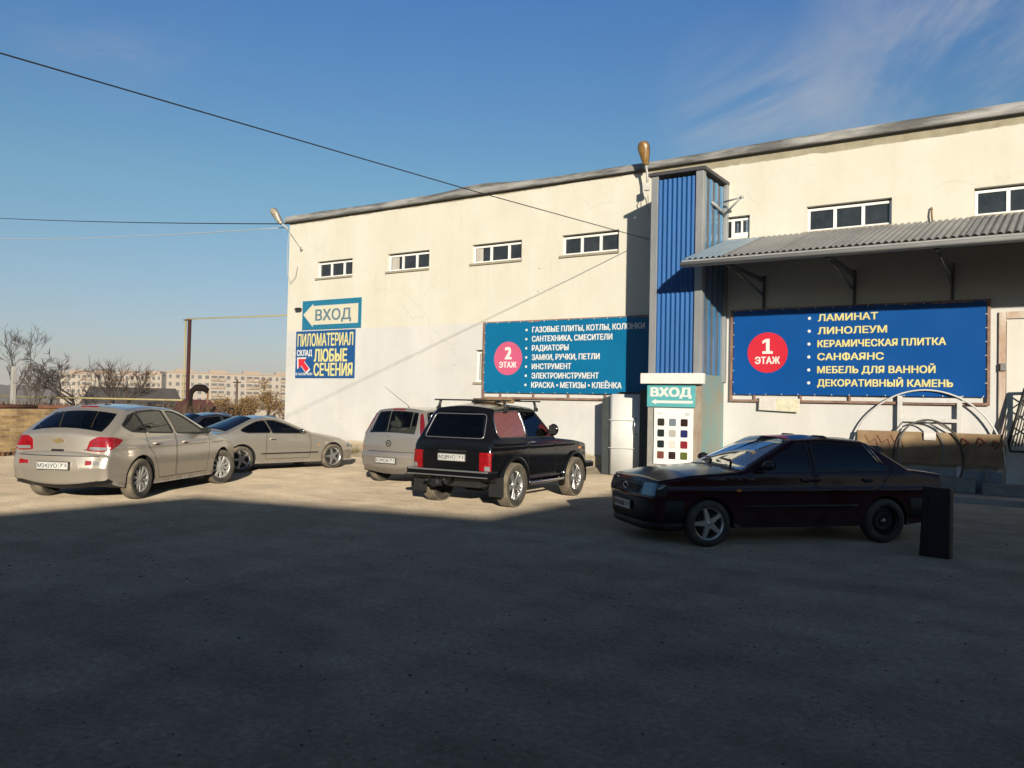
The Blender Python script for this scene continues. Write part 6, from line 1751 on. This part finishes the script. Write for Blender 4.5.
def build_beyond():
    def at(px, dist):
        d = CAM_RAY(px, 397); q = Vector((d.x, d.y)).normalized() * dist; return (q.x, q.y)
    # yellow brick wall with a rusty pipe on top, at the left
    x0, y0, y1 = -24.55, 3.5, 15.8
    root = empty('brick_wall', (x0, y0, 0)); tag(root, 'low yellow brick wall topped by rusty iron, left of the silver hatchback', 'wall')
    bm_ = bpy.data.materials.new('yellow_bricks'); N, L = nodes_of(bm_); b = N['Principled BSDF']; b.inputs['Roughness'].default_value = 0.9
    tc = N.new('ShaderNodeTexCoord'); mp = N.new('ShaderNodeMapping'); mp.inputs['Rotation'].default_value = (0, PI / 2, 0); sx = N.new('ShaderNodeSeparateXYZ'); cx = N.new('ShaderNodeCombineXYZ')
    L.new(tc.outputs['Object'], sx.inputs[0]); L.new(sx.outputs['Y'], cx.inputs['X']); L.new(sx.outputs['Z'], cx.inputs['Y'])
    br = N.new('ShaderNodeTexBrick'); br.inputs['Scale'].default_value = 1.0; br.inputs['Brick Width'].default_value = 0.26; br.inputs['Row Height'].default_value = 0.09; br.inputs['Mortar Size'].default_value = 0.012
    br.inputs['Color1'].default_value = (0.34, 0.235, 0.105, 1); br.inputs['Color2'].default_value = (0.20, 0.12, 0.05, 1); br.inputs['Mortar'].default_value = (0.27, 0.22, 0.15, 1)
    L.new(cx.outputs[0], br.inputs['Vector'])
    ns = N.new('ShaderNodeTexNoise'); ns.inputs['Scale'].default_value = 1.6; ns.inputs['Detail'].default_value = 7; L.new(tc.outputs['Object'], ns.inputs['Vector'])
    rp = N.new('ShaderNodeValToRGB'); rp.color_ramp.elements[0].position = 0.34; rp.color_ramp.elements[1].position = 0.62; rp.color_ramp.elements[0].color = (0.32, 0.26, 0.22, 1); rp.color_ramp.elements[1].color = (1.15, 1.12, 1.05, 1)
    L.new(ns.outputs['Fac'], rp.inputs['Fac']); mx = N.new('ShaderNodeMix'); mx.data_type = 'RGBA'; mx.blend_type = 'MULTIPLY'; mx.inputs['Factor'].default_value = 1
    L.new(br.outputs['Color'], mx.inputs['A']); L.new(rp.outputs['Color'], mx.inputs['B']); L.new(mx.outputs['Result'], b.inputs['Base Color'])
    bp = N.new('ShaderNodeBump'); bp.inputs['Strength'].default_value = 0.6; bp.inputs['Distance'].default_value = 0.02; L.new(br.outputs['Fac'], bp.inputs['Height']); bp.invert = True; L.new(bp.outputs['Normal'], b.inputs['Normal'])
    k = MB(); k.box(-0.15, 0.15, 0, y1 - y0, -0.1, 1.26); k.build('wall', bm_, root)
    rust = mat('rusty_iron', (0.17, 0.065, 0.035), 0.85, col2=(0.09, 0.035, 0.02), ns=4, bump=0.4, bs=15)
    k = MB(); rr = random.Random(2); y = 0.0
    while y < y1 - y0 - 0.5:
        l = rr.uniform(1.6, 3.2); z = 1.31 + rr.uniform(-0.01, 0.03); k.tube([(0.02, y, z), (0.03, min(y + l, y1 - y0), z + rr.uniform(-0.02, 0.02))], 0.06, 8); y += l + rr.uniform(0.02, 0.3)
    k.build('coping', rust, root)
    # brown leaf litter and brambles at its foot and behind it
    for nm, cnt, xa, xb, ya, yb, hh, cols in (('brambles', 5200, -33, -25.2, 3, 24, 1.75, ((0.12, 0.075, 0.045), (0.055, 0.035, 0.022))), ('leaf_litter', 1500, -24.35, -23.7, 4, 18, 0.22, ((0.15, 0.07, 0.035), (0.07, 0.035, 0.02)))):
        g = MB(); rr = random.Random(hash(nm) % 97 if False else len(nm))
        for _ in range(cnt):
            x = rr.uniform(xa, xb); y = rr.uniform(ya, yb); h = hh * rr.uniform(0.3, 1.0) * (0.75 + 0.25 * math.sin(y * 0.9 + x)); a = rr.uniform(0, 2 * PI); w_ = 0.02 if hh > 1 else 0.03; q = 0.45 * h
            c, s_ = math.cos(a), math.sin(a)
            g.add([(x - s_ * w_, y + c * w_, 0), (x + s_ * w_, y - c * w_, 0), (x + c * q * 0.5 + s_ * w_, y + s_ * q * 0.5 - c * w_, h * 0.7), (x + c * q * 0.5 - s_ * w_, y + s_ * q * 0.5 + c * w_, h * 0.7), (x + c * q, y + s_ * q, h)], [(0, 1, 2, 3), (3, 2, 4)])
        o = g.build(nm, mat(nm + '_colour', cols[0], 0.95, col2=cols[1], ns=1.5), fix=False); tag(o, kind='stuff')
    # gas pipe on its posts
    yel = mat('yellow_gas_paint', (0.34, 0.29, 0.13), 0.6, n=0.25, ns=2); mar = mat('maroon_post_paint', (0.06, 0.016, 0.014), 0.6, n=0.3, ns=3)
    Y = 22.0
    r = empty('gas_pipe', (-31.4, Y, 0)); tag(r, 'thin yellow gas pipe running up a maroon post and over to the warehouse', 'pipe')
    k = MB(); k.tube([(-22, 0, 1.50), (-0.25, 0, 1.55)], 0.04, 8); k.tube([(-0.25, 0, 1.55), (-0.19, 0, 1.62), (-0.19, 0, 4.98)], 0.035, 8); k.build('pipe', yel, r)
    k = MB(); k.tube([(-0.19, 0, 4.98), (-0.12, 0, 5.06), (9.66, 0, 4.90)], 0.03, 8); k.build('pipe', yel, r)
    k = MB(); k.box(0.02, 0.14, -0.06, 0.06, 0, 5.0, 0, 0.02); k.box(-0.26, 0.14, -0.09, 0.09, 5.0, 5.03, 0, 0.004); k.build('post', mar, r)
    for x in (-5.5, -11.0, -16.5, -21.5):
        k = MB(); k.tube([(x, 0, 0), (x, 0, 1.46)], 0.05, 8); k.build('support', M['steel'], r)
    # grey shed behind
    r = empty('shed', (-58, 40, 0)); r.rotation_euler = (0, 0, R(58)); r.location = (*at(133, 62), 0); tag(r, 'low grey shed with a sloping felt roof beyond the brick wall', 'shed')
    k = MB(); k.box(-2.9, 2.9, 0, 5, -1, 1.1); k.build('wall', mat('grey_boards', (0.22, 0.21, 0.19), 0.9, n=0.35, ns=3, stretch=(3, 3, 0.3)), r)
    k = MB(); k.add([(-3.2, -0.4, 1.05), (3.2, -0.4, 1.05), (2.9, 5.4, 2.2), (-2.9, 5.4, 2.2), (-3.2, -0.4, 1.15), (3.2, -0.4, 1.15), (2.9, 5.4, 2.3), (-2.9, 5.4, 2.3)], [(3, 2, 1, 0), (4, 5, 6, 7), (0, 1, 5, 4), (1, 2, 6, 5), (2, 3, 7, 6), (3, 0, 4, 7)]); k.build('roof', mat('shed_felt', (0.12, 0.10, 0.085), 0.9, n=0.35, ns=1.5), r)
    # maroon roofed hut with a black arch in front
    r = empty('hut', (*at(193, 50), 0)); r.scale = (0.62, 0.62, 0.8); r.rotation_euler = (0, 0, R(52)); tag(r, 'small hut with a maroon tin roof behind the gas pipe post', 'hut')
    k = MB(); k.box(-1.6, 1.9, 0, 2.5, 0, 1.05); k.build('wall', mat('ochre_hut', (0.36, 0.20, 0.10), 0.9, n=0.3, ns=2), r)
    k = MB(); k.add([(-1.9, -0.3, 1.0), (2.4, -0.3, 1.0), (1.4, 1.25, 1.95), (-1.2, 1.25, 1.95), (2.4, 2.8, 1.0), (-1.9, 2.8, 1.0)], [(0, 1, 2, 3), (1, 4, 2), (4, 5, 3, 2), (5, 0, 3), (0, 5, 4, 1)]); k.build('roof', mat('maroon_tin', (0.085, 0.028, 0.024), 0.7, n=0.3, ns=3), r)
    r = empty('well_frame', (*at(200, 45.5), 0)); r.scale = (0.62, 0.7, 0.98); r.rotation_euler = (0, 0, R(52)); tag(r, 'black padded arch on two posts in front of the maroon hut', 'arch')
    k = MB(); pts = [(-0.72, 0, 0), (-0.72, 0, 1.6), (-0.66, 0, 2.02), (-0.35, 0, 2.22), (0.25, 0, 2.22), (0.66, 0, 2.05)]
    k.tube(pts, [0.10, 0.14, 0.19, 0.18, 0.19, 0.15], 8); k.build('arch', mat('black_tarp', (0.014, 0.011, 0.009), 1.0, spec=0.05, n=0.3, ns=5, bump=0.7, bs=6), r)
    k = MB(); k.box(0.52, 0.68, -0.08, 0.08, 0, 2.0, 0, 0.01); k.build('post', mat('brown_post', (0.17, 0.085, 0.045), 0.9, n=0.3), r)
    # posts
    k = MB(); k.box(-0.09, 0.09, -0.09, 0.09, -0.5, 2.95, 0, 0.02); o = k.build('white_post', mat('whitewashed', (0.33, 0.315, 0.29), 0.9, n=0.2, ns=3), None, (*at(13, 45), 0)); tag(o, 'short whitewashed post among the bare trees at far left', 'post')
    r = empty('lamp_post', (-62.0, 48.6, -1.0)); tag(r, 'thin dark pole standing in front of the apartment block', 'pole')
    k = MB(); k.tube([(0, 0, 0), (0, 0, 4.4)], [0.14, 0.09], 8); k.build('pole', mat('wood_pole', (0.10, 0.065, 0.045), 0.9, n=0.3), r)
    k = MB(); k.tube([(-0.5, 0, 4.1), (0.5, 0, 4.1)], 0.06, 6); k.build('crossarm', M['steel'], r)
    # trees
    bare_tree('bare_tree', 'tall thin bare tree at the left edge', (*at(10, 47), 0), 4.9, 4, 0.38, 5, 0.055, (0.065, 0.05, 0.04), twig=0.008, low=0.2)
    bare_tree('bare_tree', 'leaning bare sapling beside the whitewashed post', (*at(24, 44), 0), 5.2, 9, 0.36, 5, 0.045, (0.085, 0.065, 0.05), lean=(0.2, 0.2), twig=0.008)
    bare_tree('bare_tree', 'gnarled dark apple tree in front of the far apartment block', (*at(80, 49), 0), 4.4, 21, 0.75, 5, 0.12, (0.042, 0.028, 0.025), twig=0.013, lean=(-0.2, -0.1), low=0.45)
    bare_tree('bare_tree', 'bushy bare tree with many stems above the grey shed', (*at(116, 53), 0), 4.6, 33, 0.45, 4, 0.05, (0.075, 0.05, 0.038), twig=0.011, stems=7)
    bare_tree('bare_tree', 'small tree with dry orange leaves beside the warehouse corner', (*at(267, 57), 0), 3.3, 40, 0.65, 4, 0.09, (0.12, 0.075, 0.05), twig=0.014, leaves=3, lean=(0.2, 0))
    bare_tree('bare_tree', 'orange-leaved shrub just right of the maroon hut', (*at(215, 60), -0.3), 2.4, 51, 0.6, 4, 0.06, (0.12, 0.075, 0.05), twig=0.016, stems=4, leaves=2)
    bare_tree('bare_tree', 'low brown shrub under the thin dark pole', (*at(245, 62), -0.3), 2.4, 57, 0.6, 4, 0.06, (0.12, 0.075, 0.05), twig=0.016, stems=4, leaves=2)
    # apartments, far off in the valley
    apartment('long pale five-storey apartment block seen through the bare trees', at(60, 470), at(161, 445), -9.0, 12.2, 12, 19, 6, 1, balc=(4, 5, 10, 11, 16))
    apartment('pale five-storey apartment block with brown balconies beside the warehouse corner', at(166, 425), at(300, 432), -9.0, 13.0, 12, 19, 6, 2, balc=(2, 6, 7, 11, 12, 16))
    # dark wooded ridge at far left
    k = MB(); n = 120; vs = []; rr = random.Random(8)
    for i in range(n + 1):
        a = R(112 + 56 * i / n); rad = 900
        hgt = 17 + 7 * math.sin(i * 0.11 + 0.6) + rr.uniform(-1.2, 1.2)
        vs += [(rad * math.cos(a), rad * math.sin(a), -12), (rad * 1.05 * math.cos(a), rad * 1.05 * math.sin(a), hgt), (rad * 1.4 * math.cos(a), rad * 1.4 * math.sin(a), hgt * 0.6 - 6)]
    k.add(vs, [(3 * i + j, 3 * i + 3 + j, 3 * i + 4 + j, 3 * i + 1 + j) for i in range(n) for j in range(2)], 0, True)
    o = k.build('hills', mat('bare_woods', (0.10, 0.07, 0.05), 0.95, n=0.4, ns=0.02), fix=False); tag(o, kind='structure')
    g = MB(); rr = random.Random(14)
    for _ in range(6000):
        px = rr.uniform(-30, 150); d = rr.uniform(70, 200); x, y = at(px, d); z0 = land_z(x, y); h = rr.uniform(0.4, 1.6); w_ = rr.uniform(0.15, 0.5); a = rr.uniform(0, 2 * PI)
        for q in range(3):
            aa = a + q * 2.1; c, s_ = math.cos(aa) * w_, math.sin(aa) * w_
            g.add([(x, y, z0), (x + c, y + s_, z0 + h * 0.6), (x + c * 0.5, y + s_ * 0.5, z0 + h), (x - s_ * 0.3, y + c * 0.3, z0 + h * 0.5)], [(0, 1, 2, 3)])
    o = g.build('undergrowth', mat('distant_scrub', (0.085, 0.062, 0.045), 0.95, n=0.4, ns=0.3), fix=False); tag(o, kind='stuff')

def build_opposite():
    """the flat-roofed building on the near side of the yard that shades the foreground"""
    root = empty('opposite_building', (10, -9.6, 0)); tag(root, 'flat-roofed building on the near side whose shadow covers the yard', 'building')
    plan = [(4.7, -42), (4.72, -14.0), (4.84, -10.8), (10.0, -9.6), (9.86, -3.0), (9.85, 0.0), (11.1, 2.3), (12.7, 3.1), (45, 3.1), (45, -42)]
    plan = [(x - 10, y + 9.6) for x, y in plan]
    k = MB(); k.prism(plan, -0.05, 5.8, 'Z'); k.build('wall', mat('grey_render', (0.30, 0.29, 0.27), 0.9, n=0.2, ns=0.8), root)
    k = MB(); k.prism(plan, 5.805, 6.0, 'Z'); k.build('roof', mat('dark_felt', (0.08, 0.08, 0.08), 0.9, n=0.3), root)
    k = MB(); k.box(-3.55 - 10, 9.8 - 10, -9.0 + 9.6, -1.25 + 9.6, 2.90, 3.04, 0, 0.02); k.build('canopy', mat('added_canopy_boards', (0.16, 0.14, 0.12), 0.9, n=0.3, ns=3), root)  # unseen canopy, added to block sky light and darken the near ground
    for x in (-3.3, 1.0, 5.4):
        k = MB(); k.box(x - 10.06, x - 9.94, -1.55 + 9.6, -1.43 + 9.6, 0, 2.895, 0, 0.01); k.build('added_canopy_post', mat('post_steel', (0.12, 0.12, 0.12), 0.7, n=0.3), root)
    r2 = empty('opposite_building', (-20, -24, 0)); tag(r2, 'added second building, unseen behind the camera at left, darkening the car reflections', 'building')  # added out of view to darken car reflections and dim the sky light
    k = MB(); k.box(-14, 13, -10, 9, -0.05, 9.0); k.build('wall', mat('brown_render', (0.22, 0.19, 0.16), 0.9, n=0.25, ns=0.5), r2)
    k = MB(); k.box(-14.2, 13.2, -10.2, 9.2, 9.005, 9.25, 0, 0.02); k.build('roof', mat('dark_felt', (0.08, 0.08, 0.08), 0.9, n=0.3), r2)
    for y in (-6.5, -3.5):
        k = MB(); k.box(9.80 - 10, 9.865 - 10, y + 9.6 - 0.7, y + 9.6 + 0.7, 1.2, 2.6, 0, 0.01); k.build('window', mat('dark_pane', (0.03, 0.035, 0.04), 0.1, n=0.3), root)

def build_gravel():
    rr = random.Random(19); g = MB(); pts = []
    for _ in range(150):                       # loose crumbs lie in clusters
        a = R(90 + 33.6 + rr.uniform(-36, 36)); d = 2.3 + 12 * rr.random() ** 1.5; c = Vector((d * math.cos(a), d * math.sin(a))); sp = rr.uniform(0.1, 0.8)
        for _ in range(rr.randint(4, 26)): pts.append((c.x + rr.gauss(0, sp), c.y + rr.gauss(0, sp), rr.choice((0.003, 0.004, 0.005, 0.007, 0.010)) * rr.uniform(0.6, 1.3)))
    c = onground(862, 715)
    for _ in range(90): pts.append((c.x + rr.gauss(0, 0.16), c.y + rr.gauss(0, 0.14), rr.choice((0.003, 0.004, 0.006)) * rr.uniform(0.7, 1.3)))
    for x, y, r_ in pts:
        if math.hypot(x, y) < 2: continue
        bm = bmesh.new(); bmesh.ops.create_icosphere(bm, subdivisions=1, radius=1)
        q = Matrix.Rotation(rr.uniform(0, 6), 4, 'Z')
        for v in bm.verts: v.co = Vector((v.co.x * r_ * rr.uniform(0.8, 1.4), v.co.y * r_ * rr.uniform(0.7, 1.2), v.co.z * r_ * 0.6))
        g.bm(bm, rr.choice((0, 0, 1)), Matrix.Translation((x, y, r_ * 0.25)) @ q)
    o = g.build('gravel', [mat('grey_stone', (0.20, 0.185, 0.16), 0.9, n=0.3, ns=20), mat('dark_stone', (0.09, 0.085, 0.08), 0.9, n=0.3, ns=20)], fix=False); tag(o, kind='stuff')
# ------------------------------------------------------------------ camera, light, sky
F_PX = 830.0; YAW, PITCH, ROLL, CAM_H = -0.586120738, 0.023749782, 0.021232652, 1.70
_cy, _sy = math.cos(YAW), math.sin(YAW); _cp, _sp = math.cos(PITCH), math.sin(PITCH)
_f = Vector((_sy * _cp, _cy * _cp, _sp)); _r = Vector((_cy, -_sy, 0)); _u = _r.cross(_f)
_r2 = _r * math.cos(ROLL) + _u * math.sin(ROLL); _u2 = _u * math.cos(ROLL) - _r * math.sin(ROLL)
def CAM_RAY(px, py): return _f + _r2 * ((px - 512) / F_PX) - _u2 * ((py - 384) / F_PX)
def onground(px, py):
    d = CAM_RAY(px, py); return Vector((0, 0, CAM_H)) - d * (CAM_H / d.z)
cam = bpy.data.cameras.new('camera'); cam_o = bpy.data.objects.new('camera', cam); COL.objects.link(cam_o)
mw = Matrix((_r2, _u2, -_f)).transposed().to_4x4(); mw.translation = (0, 0, CAM_H); cam_o.matrix_world = mw
cam.sensor_width = 36.0; cam.lens = 36.0 * F_PX / 1024; cam.clip_start = 0.1; cam.clip_end = 12000
scene.camera = cam_o

sun = bpy.data.lights.new('sun', 'SUN'); sun.energy = SUN_E; sun.angle = R(0.6); sun.color = (1.0, 0.90, 0.74)
so = bpy.data.objects.new('sun', sun); COL.objects.link(so); so.rotation_euler = (-SUN).to_track_quat('-Z', 'Y').to_euler(); so.location = (20, -20, 20)

w = bpy.data.worlds.new('World'); scene.world = w; w.use_nodes = True
N, L = w.node_tree.nodes, w.node_tree.links
bg = N['Background']; bg.inputs['Strength'].default_value = SKY_E
sk = N.new('ShaderNodeTexSky'); sk.sky_type = 'NISHITA'; sk.sun_disc = False
sk.sun_elevation = math.asin(SUN.z); sk.sun_rotation = math.atan2(SUN.x, SUN.y)
sk.altitude = 200; sk.air_density = 1.0; sk.dust_density = 0.6; sk.ozone_density = 2.0
tc = N.new('ShaderNodeTexCoord'); sp = N.new('ShaderNodeSeparateXYZ'); L.new(tc.outputs['Generated'], sp.inputs[0])
def mth(op, a, b=0.0, clamp=False):
    x = N.new('ShaderNodeMath'); x.operation = op; x.use_clamp = clamp
    for i, q in enumerate((a, b)):
        if isinstance(q, (int, float)): x.inputs[i].default_value = q
        else: L.new(q, x.inputs[i])
    return x.outputs[0]
def mrange(v, a, b, c=0.0, d=1.0):
    x = N.new('ShaderNodeMapRange'); x.interpolation_type = 'SMOOTHSTEP'
    for i, q in enumerate((a, b, c, d)): x.inputs[i + 1].default_value = q
    L.new(v, x.inputs[0]); return x.outputs[0]
# thin high cloud: noise on the plane of the cloud layer
zc = mth('MAXIMUM', sp.outputs['Z'], 0.03)
cv = N.new('ShaderNodeCombineXYZ'); L.new(mth('DIVIDE', sp.outputs['X'], zc), cv.inputs['X']); L.new(mth('DIVIDE', sp.outputs['Y'], zc), cv.inputs['Y'])
def wisps(scale, rot, stretch, lo, hi, det=9, dist=0.6):
    mp = N.new('ShaderNodeMapping'); mp.vector_type = 'TEXTURE'; mp.inputs['Rotation'].default_value = (0, 0, R(rot)); mp.inputs['Scale'].default_value = stretch; L.new(cv.outputs[0], mp.inputs['Vector'])
    t = N.new('ShaderNodeTexNoise'); t.inputs['Scale'].default_value = scale; t.inputs['Detail'].default_value = det; t.inputs['Roughness'].default_value = 0.62; t.inputs['Distortion'].default_value = dist
    L.new(mp.outputs['Vector'], t.inputs['Vector']); return mrange(t.outputs['Fac'], lo, hi)
def around(px, py, r0, r1):
    d = CAM_RAY(px, py).normalized()
    v = N.new('ShaderNodeVectorMath'); v.operation = 'DOT_PRODUCT'; L.new(tc.outputs['Generated'], v.inputs[0]); v.inputs[1].default_value = d
    return mrange(v.outputs['Value'], math.cos(R(r1)), math.cos(R(r0)))
c1 = mth('MULTIPLY', wisps(1.5, -66, (3.6, 0.9, 1), 0.36, 0.72), around(1000, 35, 2, 12))
c2 = mth('MULTIPLY', wisps(1.7, -40, (2.2, 0.9, 1), 0.36, 0.76), around(745, 108, 1, 6.5))
c3 = mth('MULTIPLY', wisps(1.2, 20, (2.5, 1.0, 1), 0.42, 0.80), around(110, -8, 0.5, 7))
cl = mth('ADD', mth('ADD', mth('MULTIPLY', c1, 1.0), mth('MULTIPLY', c2, 0.65)), mth('MULTIPLY', c3, 0.45), True)
# streaky haze low down
bank = mth('MULTIPLY', wisps(0.35, 35, (4.0, 1.0, 1), 0.35, 0.75, 5), mrange(sp.outputs['Z'], 0.22, 0.03))
cl = mth('ADD', cl, mth('MULTIPLY', bank, 0.18), True)
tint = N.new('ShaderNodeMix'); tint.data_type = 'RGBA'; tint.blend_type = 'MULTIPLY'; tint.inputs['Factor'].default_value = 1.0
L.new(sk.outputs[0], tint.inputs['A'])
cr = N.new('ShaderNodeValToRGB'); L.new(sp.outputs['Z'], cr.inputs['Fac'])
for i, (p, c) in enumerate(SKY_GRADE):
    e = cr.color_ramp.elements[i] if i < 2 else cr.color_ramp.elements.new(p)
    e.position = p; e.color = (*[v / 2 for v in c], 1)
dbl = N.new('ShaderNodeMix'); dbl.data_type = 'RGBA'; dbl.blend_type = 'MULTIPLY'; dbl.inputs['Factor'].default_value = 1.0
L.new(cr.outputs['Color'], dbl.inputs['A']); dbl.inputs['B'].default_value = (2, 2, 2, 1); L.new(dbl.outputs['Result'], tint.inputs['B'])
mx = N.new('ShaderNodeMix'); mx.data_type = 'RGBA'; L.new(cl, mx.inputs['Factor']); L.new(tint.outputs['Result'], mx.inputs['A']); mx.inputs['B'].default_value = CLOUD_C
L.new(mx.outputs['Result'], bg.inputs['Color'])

def build_haze():
    k = MB(); k.box(-4650, 4650, -4650, 4650, -14.0, 27.5)
    m = bpy.data.materials.new('air'); N, L = nodes_of(m); N.remove(N['Principled BSDF'])
    v = N.new('ShaderNodeVolumePrincipled'); v.inputs['Color'].default_value = (0.86, 0.88, 0.92, 1); v.inputs['Density'].default_value = HAZE
    L.new(v.outputs[0], N['Material Output'].inputs['Volume'])
    o = k.build('haze', m); tag(o, kind='stuff')

build_haze(); build_ground(); build_warehouse(); build_shaft(); build_canopy(); build_signs(); build_fittings(); build_cables(); build_beyond(); build_opposite(); build_gravel()
silver_hatchback(); silver_coupe(); dark_sedan(); silver_minivan(); black_offroader(); cherry_sedan()

scene.view_settings.view_transform = 'Standard'; scene.view_settings.look = 'None'; scene.view_settings.exposure = EXPO; scene.view_settings.gamma = 1.0; scene.view_settings.use_curve_mapping = False
